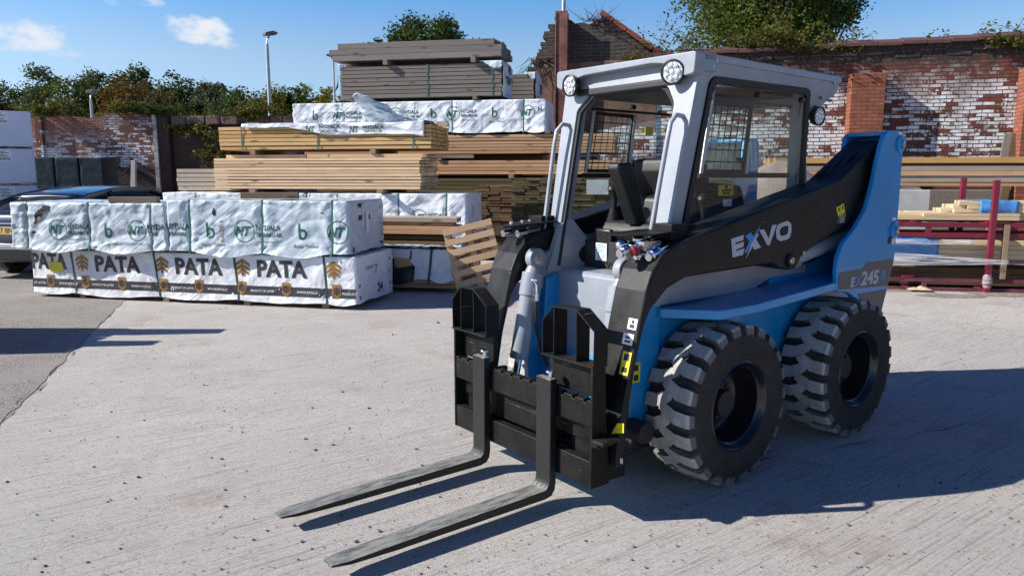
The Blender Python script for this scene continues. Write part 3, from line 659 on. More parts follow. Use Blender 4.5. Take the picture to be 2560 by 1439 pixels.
# hoses on the arm at the tail
for k in range(3):
    hh = MB(); hh.tube([(-1.05-.02*k, .44+.04*k, 1.58), (-1.25, .44+.04*k, 1.66+.015*k), (-1.42, .45+.04*k, 1.70+.02*k), (-1.55, .47+.03*k, 1.62)], .013, 10); lp(hh, 'hydraulic_hose', M_CABLE, bevel=0)
# --- lettering and stickers
YA, YT = .6022, .6622
def dec(name, m, polys, y, parent=LD, hole=None):
    d = MB()
    for p in polys: d.prism(p, 'y', y-.0012, y)
    return lp(d, name, m, parent, 0, smooth=0)
E_ = [(-.003, 1.261), (-.107, 1.276), (-.104, 1.250), (-.038, 1.240), (-.040, 1.231), (-.111, 1.241), (-.107, 1.215), (-.046, 1.205), (-.048, 1.197), (-.119, 1.207), (-.107, 1.174), (-.021, 1.166)]
Xb = [(-.246, 1.323), (-.223, 1.278), (-.136, 1.182), (-.118, 1.184), (-.157, 1.242), (-.118, 1.270), (-.168, 1.285), (-.190, 1.263)]
Xg = [(-.239, 1.277), (-.214, 1.247), (-.263, 1.203), (-.203, 1.194), (-.188, 1.214), (-.132, 1.150), (-.178, 1.230), (-.219, 1.273)]
V_ = [(-.238, 1.296), (-.283, 1.296), (-.329, 1.245), (-.352, 1.314), (-.397, 1.319), (-.343, 1.215), (-.333, 1.209), (-.319, 1.212)]
Oo = fillet([(-.431, 1.323), (-.497, 1.333), (-.532, 1.318), (-.540, 1.277), (-.525, 1.239), (-.503, 1.233), (-.440, 1.226), (-.402, 1.241), (-.391, 1.283), (-.403, 1.312)], .02, 3)
Oi = fillet([(-.455, 1.304), (-.492, 1.309), (-.508, 1.302), (-.507, 1.270), (-.493, 1.258), (-.445, 1.253), (-.431, 1.261), (-.425, 1.284), (-.434, 1.297)], .012, 3)
d = MB()
for p in (E_, Xg, V_): d.prism(p, 'y', YA-.0012, YA)
d.plate(Oo, [Oi], 'y', YA-.0012, YA); d.build('arm_lettering', M_SILVER, LD, 0, 0)
dec('arm_lettering_slash', M_BLUEDEC, [Xb], YA+.0004)
dec('side_sticker', M_BROWNST, [fillet([(-.955, 1.007), (-.972, 1.020), (-1.227, 1.024), (-1.290, 1.058), (-1.618, 1.058), (-1.563, .891), (-.965, .919)], .008), [(-1.190, .874), (-1.552, .869), (-1.499, .722), (-1.238, .827)]], YT)
for (txt, x0, z0, sz, m, sx) in (('E', -1.092, .926, .076, M_SILVER, 1.25), ('X', -1.152, .926, .076, M_BLUEDEC, 1.1), ('245', -1.215, .926, .112, M_SILVER, 1.28), ('R', -1.462, .938, .078, M_BLUEDEC, 1.2)):
    d = MB(); vs, fs = text2d(txt, sz, .035, .12, sx); flat(d, vs, lambda x, y: (x0-x, YT+.001, z0+y-.02*x), 0, fs); d.build('side_lettering', m, LD, 0, 0)
dec('warning_label', M_YEL, [[(-.992, 1.392), (-1.028, 1.402), (-1.062, 1.331), (-1.028, 1.322)], [(-1.034, 1.404), (-1.070, 1.414), (-1.102, 1.341), (-1.068, 1.332)]], YA)
dec('label_print', M_INK, [[(-1.010, 1.388), (-1.025, 1.392), (-1.032, 1.370), (-1.018, 1.367)], [(-1.030, 1.345), (-1.043, 1.348), (-1.052, 1.335), (-1.038, 1.332)], [(-1.052, 1.400), (-1.066, 1.404), (-1.073, 1.382), (-1.059, 1.378)], [(-1.072, 1.357), (-1.086, 1.361), (-1.094, 1.345), (-1.08, 1.341)]], YA+.0006)
dec('white_label', M_WHITEST, [[(-1.555, 1.840), (-1.60, 1.840), (-1.602, 1.822), (-1.558, 1.822)], [(-1.555, 1.318), (-1.60, 1.318), (-1.60, 1.30), (-1.555, 1.30)], [(-1.575, 1.185), (-1.605, 1.187), (-1.605, 1.15), (-1.575, 1.15)]], YT)
dec('inner_label', M_WHITEST, [[(-1.525, 1.775), (-1.55, 1.78), (-1.55, 1.735), (-1.525, 1.73)]], .3925); dec('inner_warning_label', M_RED, [[(-1.53, 1.80), (-1.545, 1.805), (-1.545, 1.79), (-1.53, 1.785)]], .3925)
# stickers on the front of the left arm leg: hook, weight, crush warning
def front_sticker(m, name, y0, y1, z0, z1, lift=.0, xo=0):
    d = MB(); d.add([(armx(z) + .004+lift+xo, y, z) for (y, z) in ((y0, z0), (y1, z0), (y1, z1), (y0, z1))], [(0, 1, 2, 3)]); return d.build(name, m, LD, 0, 0)
def armx(z): return np.interp(z, [.21, .42, .70, .96, 1.05], [.79, .77, .70, .635, .612])
front_sticker(M_WHITEST, 'hook_label', .53, .585, .875, .925); front_sticker(M_INK, 'label_print', .543, .572, .882, .898, .001); front_sticker(M_INK, 'label_print', .552, .566, .902, .918, .001)
front_sticker(M_WHITEST, 'weight_label', .515, .58, .805, .855); front_sticker(M_INK, 'label_print', .53, .565, .815, .824, .001); front_sticker(M_INK, 'label_print', .53, .555, .833, .842, .001)
front_sticker(M_YEL, 'warning_label', .535, .588, .67, .775); front_sticker(M_INK, 'label_print', .545, .578, .735, .765, .001); front_sticker(M_INK, 'label_print', .545, .578, .682, .705, .001)
d = MB(); d.box(.44, .50, .4185, .4195, .56, .66); d.box(.452, .4545, -.41, -.375, .56, .65); lp(d, 'warning_label', M_YEL, bevel=0)
d = MB(); d.box(.455, .485, .4198, .4202, .62, .65); d.box(.455, .485, .4198, .4202, .57, .60); d.box(.4548, .4552, -.402, -.385, .6, .63); lp(d, 'label_print', M_INK, bevel=0)

# ------------------------------------------------------------------ pallet fork attachment
PF = thing('pallet_fork', 'black pallet fork carriage with two long tines on the front of the loader', 'pallet fork', MO+Vector((0, 0, 0)), MROT)
def pp_(mb, name, m, parent=PF, bevel=.004, **k): return mb.build(name, m, parent, bevel, **k)
XF = .898
def notched(y0, y1, z0, z1):
    pts = [(y0, z0), (y1, z0), (y1, z1)]; k = int((y1-y0)/.075); c = [y0+(i+.5)*(y1-y0)/k for i in range(k)]
    for y in c[::-1]: pts += [(y+.009, z1), (y+.007, z1-.014), (y-.007, z1-.014), (y-.009, z1)]
    return pts+[(y0, z1)]
c = MB()
c.prism(notched(-.545, .545, .452, .575), 'x', XF-.045, XF); c.prism([(-.545, .168), (.545, .168), (.545, .292), (-.545, .292)], 'x', XF-.045, XF)
for s in (1, -1):
    y0, y1 = sorted((s*.545, s*.560))
    c.prism(fillet([(XF+.004, .165), (XF+.004, .735), (XF-.075, .735), (XF-.085, .50), (XF-.115, .18), (XF-.105, .165)], .008, 2), 'y', y0, y1)
c.box(.82, XF-.05, -.54, -.255, .575, .735); c.box(.80, XF-.05, -.54, .54, .36, .452) ; c.box(.82, XF-.05, .205, .54, .575, .735)
c.box(.80, XF-.06, -.54, -.30, .22, .36); c.box(.80, XF-.06, .36, .54, .22, .36)
c.box(.80, .85, -.28, .26, .30, .40)
for y in (-.235, .17): c.box(.79, XF-.046, y, y+.03, .18, .57)
c.box(XF-.14, XF-.06, -.60, -.55, .42, .46); c.prism([(XF-.03, .36), (XF+.012, .37), (XF+.012, .40), (XF-.10, .40), (XF-.10, .37)], 'y', .56, .60)
carr = pp_(c, 'carriage', M_BLACK2)
br = MB(); br.prism([(XF-.01, .39), (XF+.01, .39), (XF+.01, .405), (XF-.10, .405), (XF-.10, .39)], 'y', .56, .635); pp_(br, 'step_plate', M_BLACK, bevel=.002)
wl_ = MB(); wl_.add([(XF-.115, .562, .405), (XF-.115, .64, .43), (XF-.115, .64, .475), (XF-.115, .60, .465)], [(0, 1, 2, 3)]); wl_.build('warning_label', M_YEL, PF, 0, 0)
wl_ = MB(); wl_.box(XF-.14, XF-.138, .57, .615, .27, .295); wl_.build('white_label', M_WHITEST, PF, 0, 0)
for (ya, yb) in ((-.575, -.255), (.205, .560)):
    g = MB(); th = .006; d = .085
    o = [(ya, .735), (ya-.003, .895), (ya+.075, .972), (yb-.115, .975), (yb+.002, .895), (yb, .735)]
    i_ = [(yb-th, .735), (yb+.002-th, .892), (yb-.117, .975-th), (ya+.077, .972-th), (ya-.003+th, .892), (ya+th, .735)]
    g.prism(o+i_, 'x', XF-d, XF)
    for y in (ya+.078, yb-.122): g.box(XF-d, XF-.002, y, y+th, .735, .968)
    g.box(XF-d, XF+.006, ya, yb, .727, .737)
    pp_(g, 'load_guard', M_BLACK2, bevel=.0015)
def fork_mat():
    m = mat('worn_fork_steel', (.02, .02, .02), .42, .2, 0, 6, .2, 70)
    n, L, b = nodes(m); g = n.new('ShaderNodeNewGeometry'); sx = n.new('ShaderNodeSeparateXYZ'); L(g.outputs['Normal'], sx.inputs[0])
    c = n.new('ShaderNodeTexCoord'); mp = n.new('ShaderNodeMapping'); mp.inputs['Scale'].default_value = (9, 42, 9); L(c.outputs['Object'], mp.inputs[0])
    no = n.new('ShaderNodeTexNoise'); no.inputs['Scale'].default_value = 1.; no.inputs['Detail'].default_value = 9; no.inputs['Roughness'].default_value = .75; L(mp.outputs[0], no.inputs['Vector'])
    r = n.new('ShaderNodeMapRange'); r.inputs[1].default_value = .30; r.inputs[2].default_value = .56; L(no.outputs[0], r.inputs[0])
    u = n.new('ShaderNodeMapRange'); u.inputs[1].default_value = .6; u.inputs[2].default_value = .95; L(sx.outputs['Z'], u.inputs[0])
    mu = n.new('ShaderNodeMath'); mu.operation = 'MULTIPLY'; L(r.outputs[0], mu.inputs[0]); L(u.outputs[0], mu.inputs[1])
    x = n.new('ShaderNodeMix'); x.data_type = 'RGBA'; x.inputs[6].default_value = (.016, .016, .016, 1); x.inputs[7].default_value = (.30, .295, .27, 1)
    L(mu.outputs[0], x.inputs[0]); L(x.outputs[2], b.inputs['Base Color'])
    q = n.new('ShaderNodeMapRange'); q.inputs[3].default_value = .4; q.inputs[4].default_value = .55; L(mu.outputs[0], q.inputs[0]); L(q.outputs[0], b.inputs['Roughness']); return m
M_FORK = fork_mat()
for y0 in (-.318, .214):
    t = MB(); y1 = y0+.105; n = 16
    prof = [(XF+.004, .632), (XF+.044, .632), (XF+.044, .135), (XF+.050, .112), (XF+.066, .094), (2.05, .073), (2.05, .062), (1.75, .052), (XF+.07, .050), (XF+.03, .058), (XF+.010, .085), (XF+.004, .12)]
    def taper(v):
        x, y, z = v; m_ = (y0+y1)/2
        k = 1-max(0, (x-1.96)/.09)*.32 if x > 1.96 else 1
        return (x, m_+(y-m_)*k, z)
    seg = [(XF+.004, .632), (XF+.044, .632), (XF+.044, .135), (XF+.050, .112), (XF+.066, .094), (1.97, .074), (2.046, .072), (2.046, .063), (1.97, .058), (1.75, .052), (XF+.07, .050), (XF+.03, .058), (XF+.010, .085), (XF+.004, .12)]
    t.prism(seg, 'y', y0, y1, fn=taper)
    fk = pp_(t, 'fork_tine', M_FORK, bevel=.004)
    bt = MB(); bt.cyl((XF+.015, y1-.035, .63), (XF+.015, y1-.035, .655), .010, seg=10); bt.cyl((XF+.015, y1-.035, .655), (XF+.015, y1-.035, .667), .022, seg=14); pp_(bt, 'locking_pin', M_CHROME, fk, bevel=.002)
    hk = MB(); hk.box(XF-.02, XF+.005, y0+.01, y1-.01, .575, .60); pp_(hk, 'top_hook', M_BLACK2, fk, bevel=.002)
# ------------------------------------------------------------------ ground
def concrete_mat():
    m = mat('brushed_concrete', (.44, .42, .405), .85)
    n, L, b = nodes(m)
    c = n.new('ShaderNodeTexCoord')
    def no(scale, det=6, rough=.6, src=None):
        q = n.new('ShaderNodeTexNoise'); q.inputs['Scale'].default_value = scale; q.inputs['Detail'].default_value = det; q.inputs['Roughness'].default_value = rough
        L(src or c.outputs['Object'], q.inputs['Vector']); return q.outputs[0]
    def rng(s, a, b_, c_=0, d=1):
        q = n.new('ShaderNodeMapRange'); q.inputs[1].default_value = a; q.inputs[2].default_value = b_; q.inputs[3].default_value = c_; q.inputs[4].default_value = d; L(s, q.inputs[0]); return q.outputs[0]
    def mix(f, a, b_):
        q = n.new('ShaderNodeMix'); q.data_type = 'RGBA'; L(f, q.inputs[0])
        for s, i in ((a, 6), (b_, 7)):
            if isinstance(s, tuple): q.inputs[i].default_value = (*s, 1)
            else: L(s, q.inputs[i])
        return q.outputs[2]
    def mth(op, a, b_):
        q = n.new('ShaderNodeMath'); q.operation = op
        for s, i in ((a, 0), (b_, 1)):
            if isinstance(s, (int, float)): q.inputs[i].default_value = s
            else: L(s, q.inputs[i])
        return q.outputs[0]
    big = rng(no(.55, 5, .6), .35, .65); mid = rng(no(3.2, 7, .65), .35, .68); fine = rng(no(170, 3, .75), .3, .7)
    # brush marks: noise stretched along the drag direction
    mp = n.new('ShaderNodeMapping'); mp.inputs['Rotation'].default_value = (0, 0, -R(36)); L(c.outputs['Object'], mp.inputs[0])
    wp = n.new('ShaderNodeMapping'); wp.inputs['Scale'].default_value = (1.6, 62, 1); L(mp.outputs[0], wp.inputs[0])
    brush = no(1.0, 5, .6, wp.outputs[0])
    wp2 = n.new('ShaderNodeMapping'); wp2.inputs['Scale'].default_value = (22, 230, 1); L(mp.outputs[0], wp2.inputs[0])
    brush2 = no(1.0, 3, .6, wp2.outputs[0])
    col = mix(big, (.53, .50, .465), (.65, .605, .55))
    col = mix(rng(mid, .55, 1, 0, .55), col, (.50, .435, .395))
    grain = rng(no(62, 5, .75), .36, .64); col = mix(rng(grain, .45, 0, 0, .62), col, (.25, .24, .232)); col = mix(rng(grain, .6, 1, 0, .5), col, (.66, .63, .60))
    grn2 = rng(no(24, 6, .8), .40, .60); col = mix(rng(grn2, .35, 0, 0, .45), col, (.28, .265, .255))
    col = mix(rng(fine, .0, 1, 0, .35), col, (.33, .32, .32))
    col = mix(rng(brush, .36, .47, .55, 0), col, (.23, .22, .21))
    # dark specks: pits and grit
    v = n.new('ShaderNodeTexVoronoi'); v.inputs['Scale'].default_value = 24; v.inputs['Randomness'].default_value = 1; L(c.outputs['Object'], v.inputs['Vector'])
    dens = rng(no(1.3, 5, .6), .40, .66, .03, .19)
    sp = mth('LESS_THAN', v.outputs['Distance'], mth('MULTIPLY', dens, rng(no(40, 1), .3, .7, .5, 1.7)))
    col = mix(mth('MULTIPLY', sp, .7), col, (.09, .08, .075))
    # reddish brick-dust stains
    st = rng(no(1.05, 9, .74), .54, .66, 0, .62)
    st = mth('MULTIPLY', st, rng(no(30, 4, .8), .35, .62, .25, 1))
    col = mix(st, col, (.33, .225, .185))
    st2 = rng(no(.42, 8, .68), .55, .70, 0, .45); col = mix(st2, col, (.36, .34, .32))
    gt = rng(no(9, 8, .8), .56, .70, 0, .45); col = mix(gt, col, (.27, .25, .235))
    # greyer by the far yard
    L(col, b.inputs['Base Color'])
    hgt = mth('ADD', mth('MULTIPLY', brush, .85), mth('ADD', mth('MULTIPLY', brush2, .5), mth('MULTIPLY', fine, .35)))
    bp = n.new('ShaderNodeBump'); bp.inputs['Strength'].default_value = .9; bp.inputs['Distance'].default_value = .014; L(hgt, bp.inputs['Height']); L(bp.outputs[0], b.inputs['Normal'])
    return m
M_CONC = concrete_mat()
g = MB(); g.add([(-420, -420, 0), (420, -420, 0), (420, 420, 0), (-420, 420, 0)], [(0, 1, 2, 3)]); tag(g.build('ground', M_CONC, None, 0, 0), kind='structure')
def tarmac_mat():
    m = mat('worn_tarmac', (.2, .19, .18), .9, 0, 0, 6, .9, 150)
    n, L, b = nodes(m)
    c = n.new('ShaderNodeTexCoord')
    v = n.new('ShaderNodeTexVoronoi'); v.inputs['Scale'].default_value = 75; L(c.outputs['Object'], v.inputs['Vector'])
    v2 = n.new('ShaderNodeTexNoise'); v2.inputs['Scale'].default_value = 1.6; v2.inputs['Detail'].default_value = 8; L(c.outputs['Object'], v2.inputs['Vector'])
    x = n.new('ShaderNodeMix'); x.data_type = 'RGBA'; x.inputs[6].default_value = (.39, .35, .32, 1); x.inputs[7].default_value = (.13, .12, .115, 1)
    r = n.new('ShaderNodeMapRange'); r.inputs[1].default_value = .2; r.inputs[2].default_value = .75; L(v.outputs['Distance'], r.inputs[0]); L(r.outputs[0], x.inputs[0])
    y = n.new('ShaderNodeMix'); y.data_type = 'RGBA'; y.inputs[7].default_value = (.30, .28, .26, 1)
    r2 = n.new('ShaderNodeMapRange'); r2.inputs[1].default_value = .4; r2.inputs[2].default_value = .62; r2.inputs[4].default_value = .55; L(v2.outputs[0], r2.inputs[0]); L(r2.outputs[0], y.inputs[0]); L(x.outputs[2], y.inputs[6])
    L(y.outputs[2], b.inputs['Base Color']); return m
rg = random.Random(3)
edge = []
for k in range(60):
    t = k/59; edge.append((-2.2-2.75*t*1.0+rg.uniform(-.02, .02), 1.5+7.8*t))
g = MB(); g.add([(x, y, .004) for x, y in edge]+[(-4.95, 60, .004), (-60, 60, .004), (-60, 1.5, .004)], [list(range(63))]); tag(g.build('tarmac', tarmac_mat(), None, 0, 0), kind='structure')
def ribbon(name, pts, w, m, z, seed):
    rr = random.Random(seed); L_ = []; Rr = []
    P = [Vector((*p, 0)) for p in pts]; Q = []
    for i in range(len(P)-1):
        k = max(2, int((P[i+1]-P[i]).length/.05))
        Q += [P[i].lerp(P[i+1], j/k) for j in range(k)]
    Q.append(P[-1])
    for i, p in enumerate(Q):
        d = (Q[min(i+1, len(Q)-1)]-Q[max(i-1, 0)]).normalized(); nn = Vector((-d.y, d.x, 0))
        o = nn*(noise.noise(p*3+Vector((seed, 0, 0)))*.05+noise.noise(p*14)*.018); ww = w*max(0, noise.noise(p*4+Vector((0, seed, 0)))*2.2+.35)*(.6+.4*abs(noise.noise(p*19)))
        L_.append(p+o+nn*ww/2); Rr.append(p+o-nn*ww/2)
    mb = MB(); n = len(Q); mb.add([(v.x, v.y, z) for v in L_+Rr], [(i, i+1, n+i+1, n+i) for i in range(n-1)])
    return tag(mb.build(name, m, None, 0, 0), kind='structure')
M_CRACK = mat('crack_dirt', (.11, .10, .09), .95, 0, .4, 30)
for k, (pts, w) in enumerate(([(-2.6, 2.4), (.2, 3.45), (1.46, 3.98), (3.42, 4.78), (6.5, 6.0)], .022), ) if False else enumerate([([(1.2, 3.88), (1.46, 3.98), (2.4, 4.38), (3.42, 4.78), (6.5, 6.0)], .022), ([(3.4, 9.0), (4.56, 8.31), (5.23, 7.43), (6.4, 6.2)], .022)]):
    ribbon('ground_crack', pts, w, M_CRACK, .0045, k+2)
ribbon('ground_crack', edge[::6], .018, M_CRACK, .008, 31)
# dirt swept against the foot of the rack
gd = mat('brown_grit', (.22, .17, .13), .95, 0, .4, 12, .8, 60, col2=(.34, .29, .25))
mb = MB()
for k in range(26):
    cx, cy = 5.2+rg.random()*3.2, 0; cy = 9.95-.2*(cx-6.5)+rg.uniform(-.55, .35); r0 = rg.uniform(.1, .32)
    nseg = 14; vs = [(cx, cy, rg.uniform(.008, .02))]
    for j in range(nseg):
        a = 2*math.pi*j/nseg; rr = r0*rg.uniform(.5, 1.2); vs.append((cx+math.cos(a)*rr*1.8, cy+math.sin(a)*rr*.7, .0042))
    mb.add(vs, [(0, 1+j, 1+(j+1) % nseg) for j in range(nseg)])
tag(mb.build('grit', gd, None, 0, 60), kind='stuff')
# loose pebbles and crumbs scattered over the yard
mb = MB(); M_PEB = mat('pebble', (.10, .085, .075), .9, 0, .5, 3, 0, 1, .3, 0, (.26, .22, .19))
def pebble(x, y, r):
    vs = []; 
    for (a, b_, c_) in ((1, 0, 0), (-1, 0, 0), (0, 1, 0), (0, -1, 0), (0, 0, .8), (0, 0, -.2), (.6, .6, .4), (-.6, .5, .5), (.5, -.6, .5), (-.6, -.6, .35)):
        k = r*rg.uniform(.7, 1.15); vs.append((x+a*k*1.2, y+b_*k, c_*k+.003))
    bm = bmesh.new()
    for v in vs: bm.verts.new(v)
    bmesh.ops.convex_hull(bm, input=bm.verts); bm.verts.index_update()
    bm.verts.ensure_lookup_table()
    mb.add([tuple(v.co) for v in bm.verts], [[v.index for v in f.verts] for f in bm.faces]); bm.free()
for k in range(2600):
    d = 2.0+9.5*rg.random()**1.2; x = rg.uniform(-.75, .78)*d
    pebble(x, d, min(.011, .0022+.0019*rg.expovariate(1.0)))
for (x, y, r) in ((-1.97, 3.72, .012), (-.98, 4.9, .012), (-1.25, 4.3, .012), (-.42, 5.3, .010), (.3, 6.6, .012), (-1.2, 7.3, .014), (-.8, 7.9, .02)): pebble(x, y, r)
tag(mb.build('pebbles', M_PEB, None, 0, 0), kind='stuff')

# ------------------------------------------------------------------ timber and wrapping materials
def wood_mat(name, a, b_, grain=(.75, 1.0), rough=.75, knots=True, sheen=0):
    m = mat(name, a, rough); n, L, b = nodes(m)
    at = n.new('ShaderNodeAttribute'); at.attribute_name = 'rnd'
    c = n.new('ShaderNodeTexCoord'); 
    off = n.new('ShaderNodeVectorMath'); off.operation = 'MULTIPLY_ADD'; cb_ = n.new('ShaderNodeCombineXYZ')
    for i in range(3): L(at.outputs['Fac'], cb_.inputs[i])
    L(cb_.outputs[0], off.inputs[0]); off.inputs[1].default_value = (37, 13, 29); L(c.outputs['Object'], off.inputs[2])
    mp = n.new('ShaderNodeMapping'); mp.inputs['Scale'].default_value = (1.1, 26, 26); L(off.outputs[0], mp.inputs[0])
    no = n.new('ShaderNodeTexNoise'); no.inputs['Scale'].default_value = 1.; no.inputs['Detail'].default_value = 7; no.inputs['Roughness'].default_value = .68; no.inputs['Distortion'].default_value = .5; L(mp.outputs[0], no.inputs['Vector'])
    x = n.new('ShaderNodeMix'); x.data_type = 'RGBA'; x.inputs[6].default_value = (*a, 1); x.inputs[7].default_value = (*b_, 1); L(at.outputs['Fac'], x.inputs[0])
    r = n.new('ShaderNodeMapRange'); r.inputs[1].default_value = .3; r.inputs[2].default_value = .68; r.inputs[3].default_value = grain[0]; r.inputs[4].default_value = grain[1]; L(no.outputs[0], r.inputs[0])
    mu = n.new('ShaderNodeMix'); mu.data_type = 'RGBA'; mu.blend_type = 'MULTIPLY'; mu.inputs[0].default_value = 1; L(x.outputs[2], mu.inputs[6])
    cg_ = n.new('ShaderNodeCombineColor'); [L(r.outputs[0], cg_.inputs[i]) for i in range(3)]; L(cg_.outputs[0], mu.inputs[7]); col = mu.outputs[2]
    if knots:
        mk = n.new('ShaderNodeMapping'); mk.inputs['Scale'].default_value = (2.1, 7.5, 7.5); L(off.outputs[0], mk.inputs[0])
        v = n.new('ShaderNodeTexVoronoi'); v.inputs['Scale'].default_value = 1.; L(mk.outputs[0], v.inputs['Vector'])
        kr = n.new('ShaderNodeMapRange'); kr.inputs[1].default_value = .09; kr.inputs[2].default_value = .20; kr.inputs[3].default_value = .8; kr.inputs[4].default_value = 0; L(v.outputs['Distance'], kr.inputs[0])
        kx = n.new('ShaderNodeMix'); kx.data_type = 'RGBA'; kx.inputs[7].default_value = (a[0]*.28, a[1]*.2, a[2]*.16, 1); L(kr.outputs[0], kx.inputs[0]); L(col, kx.inputs[6]); col = kx.outputs[2]
    # broad patches of weathering
    n3 = n.new('ShaderNodeTexNoise'); n3.inputs['Scale'].default_value = 2.3; n3.inputs['Detail'].default_value = 5; L(off.outputs[0], n3.inputs['Vector'])
    r3 = n.new('ShaderNodeMapRange'); r3.inputs[1].default_value = .42; r3.inputs[2].default_value = .7; r3.inputs[4].default_value = .28; L(n3.outputs[0], r3.inputs[0])
    wx = n.new('ShaderNodeMix'); wx.data_type = 'RGBA'; wx.inputs[7].default_value = (a[0]*.62, a[1]*.62, a[2]*.68, 1); L(r3.outputs[0], wx.inputs[0]); L(col, wx.inputs[6])
    L(wx.outputs[2], b.inputs['Base Color'])
    bp = n.new('ShaderNodeBump'); bp.inputs['Strength'].default_value = .35; bp.inputs['Distance'].default_value = .006; L(no.outputs[0], bp.inputs['Height']); L(bp.outputs[0], b.inputs['Normal'])
    return m
W_LIGHT = wood_mat('sawn_spruce', (.64, .40, .21), (.92, .68, .43))
W_YEL = wood_mat('yellow_sawn_timber', (.58, .32, .10), (.72, .46, .20))
W_BROWN = wood_mat('orange_brown_timber', (.48, .26, .13), (.64, .40, .22))
W_GREY = wood_mat('weathered_grey_timber', (.185, .155, .135), (.25, .215, .185), (.7, 1.0))
W_GREYL = wood_mat('weathered_pale_timber', (.36, .29, .22), (.46, .38, .30))
W_GREEN = wood_mat('treated_green_timber', (.085, .060, .022), (.15, .115, .05), (.6, 1.0), .85, False)
W_DARK = wood_mat('dark_end_grain', (.10, .055, .025), (.20, .12, .06), (.6, 1.0), .85, False)
W_BEAR = wood_mat('bearer_timber', (.20, .13, .08), (.36, .25, .16))
W_PALLET = wood_mat('pallet_timber', (.50, .30, .16), (.62, .42, .25))
W_FRESH = wood_mat('fresh_planed_timber', (.66, .49, .28), (.76, .60, .39))
def wrap_mat(name, col, rough=.36):
    m = mat(name, col, rough, 0, .09, 3.5, 0, 26, .55); n, L, b = nodes(m)
    c = n.new('ShaderNodeTexCoord'); mp = n.new('ShaderNodeMapping'); mp.inputs['Rotation'].default_value = (0, R(25), 0); L(c.outputs['Object'], mp.inputs[0])
    def crease(sc, sx):
        m2 = n.new('ShaderNodeMapping'); m2.inputs['Scale'].default_value = (sx, 1, 1); L(mp.outputs[0], m2.inputs[0])
        q = n.new('ShaderNodeTexNoise'); q.inputs['Scale'].default_value = sc; q.inputs['Detail'].default_value = 3; q.inputs['Distortion'].default_value = .8; L(m2.outputs[0], q.inputs['Vector'])
        a = n.new('ShaderNodeMath'); a.operation = 'SUBTRACT'; a.inputs[1].default_value = .5; L(q.outputs[0], a.inputs[0])
        d = n.new('ShaderNodeMath'); d.operation = 'ABSOLUTE'; L(a.outputs[0], d.inputs[0])
        e = n.new('ShaderNodeMapRange'); e.interpolation_type = 'SMOOTHSTEP'; e.inputs[1].default_value = .0; e.inputs[2].default_value = .10; L(d.outputs[0], e.inputs[0]); return e.outputs[0]
    # tension folds: long parallel pleats running slantwise, in two families, fading in and out
    def pleat(rot, sc, seed):
        m1 = n.new('ShaderNodeMapping'); m1.inputs['Rotation'].default_value = (0, rot, 0); m1.inputs['Location'].default_value = (seed, 0, seed); L(c.outputs['Object'], m1.inputs[0])
        m2 = n.new('ShaderNodeMapping'); m2.inputs['Scale'].default_value = (1.2, 1.2, sc); L(m1.outputs[0], m2.inputs[0])
        q = n.new('ShaderNodeTexNoise'); q.inputs['Scale'].default_value = 1; q.inputs['Detail'].default_value = 2; q.inputs['Distortion'].default_value = .35; L(m2.outputs[0], q.inputs['Vector'])
        w_ = n.new('ShaderNodeTexNoise'); w_.inputs['Scale'].default_value = 1.7; w_.inputs['Detail'].default_value = 2; L(m1.outputs[0], w_.inputs['Vector'])
        k_ = n.new('ShaderNodeMapRange'); k_.inputs[1].default_value = .42; k_.inputs[2].default_value = .60; L(w_.outputs[0], k_.inputs[0])
        o_ = n.new('ShaderNodeMath'); o_.operation = 'MULTIPLY'; L(q.outputs[0], o_.inputs[0]); L(k_.outputs[0], o_.inputs[1]); return o_.outputs[0]
    pa_, pb_, pc_ = pleat(R(38), 15, 0), pleat(R(-32), 13, 5.3), pleat(R(82), 11, 2.1)
    def add(a_, b_, k_=1.):
        o_ = n.new('ShaderNodeMath'); o_.operation = 'MULTIPLY_ADD'; o_.inputs[1].default_value = k_; L(b_, o_.inputs[0]); L(a_, o_.inputs[2]); return o_.outputs[0]
    s = n.new('ShaderNodeMath'); s.operation = 'ADD'; L(add(add(add(crease(2.6, .6), pa_, 6.0), pb_, 5.4), pc_, 3.2), s.inputs[0])
    k = n.new('ShaderNodeMath'); k.operation = 'MULTIPLY'; k.inputs[1].default_value = .3; L(crease(9, .5), k.inputs[0]); L(k.outputs[0], s.inputs[1])
    bp = n.new('ShaderNodeBump'); bp.inputs['Strength'].default_value = .32; bp.inputs['Distance'].default_value = .012; L(s.outputs[0], bp.inputs['Height']); L(bp.outputs[0], b.inputs['Normal']); return m
M_WRAP = wrap_mat('white_wrapping', (.74, .765, .80)); M_WRAPB = wrap_mat('pale_blue_wrapping', (.50, .575, .63)); M_BLACKWRAP = mat('black_wrap_lining', (.012, .012, .014), .4)
M_GREEN = mat('green_print', (.012, .13, .075), .4); M_GREENT = mat('dark_green_print', (.02, .09, .07), .4)
M_STRAP = mat('green_strap', (.05, .16, .13), .4); M_STRAPD = mat('dark_green_strap', (.015, .06, .05), .4)
M_PRINTK = mat('charcoal_print', (.045, .042, .048), .38); M_GOLD = mat('gold_print', (.30, .155, .035), .4); M_PRINTW = mat('white_print', (.7, .7, .7), .4); M_FAINT = mat('faint_grey_print', (.42, .46, .50), .4)
YAW = -R(11.07)
UD = Vector((.981, -.192, 0)); ND = Vector((.192, .981, 0))
def nz(x, y, z=0.): return noise.noise(Vector((x, y, z)))
def ridge(x, y, z): return 1-abs(nz(x, y, z))*2.4
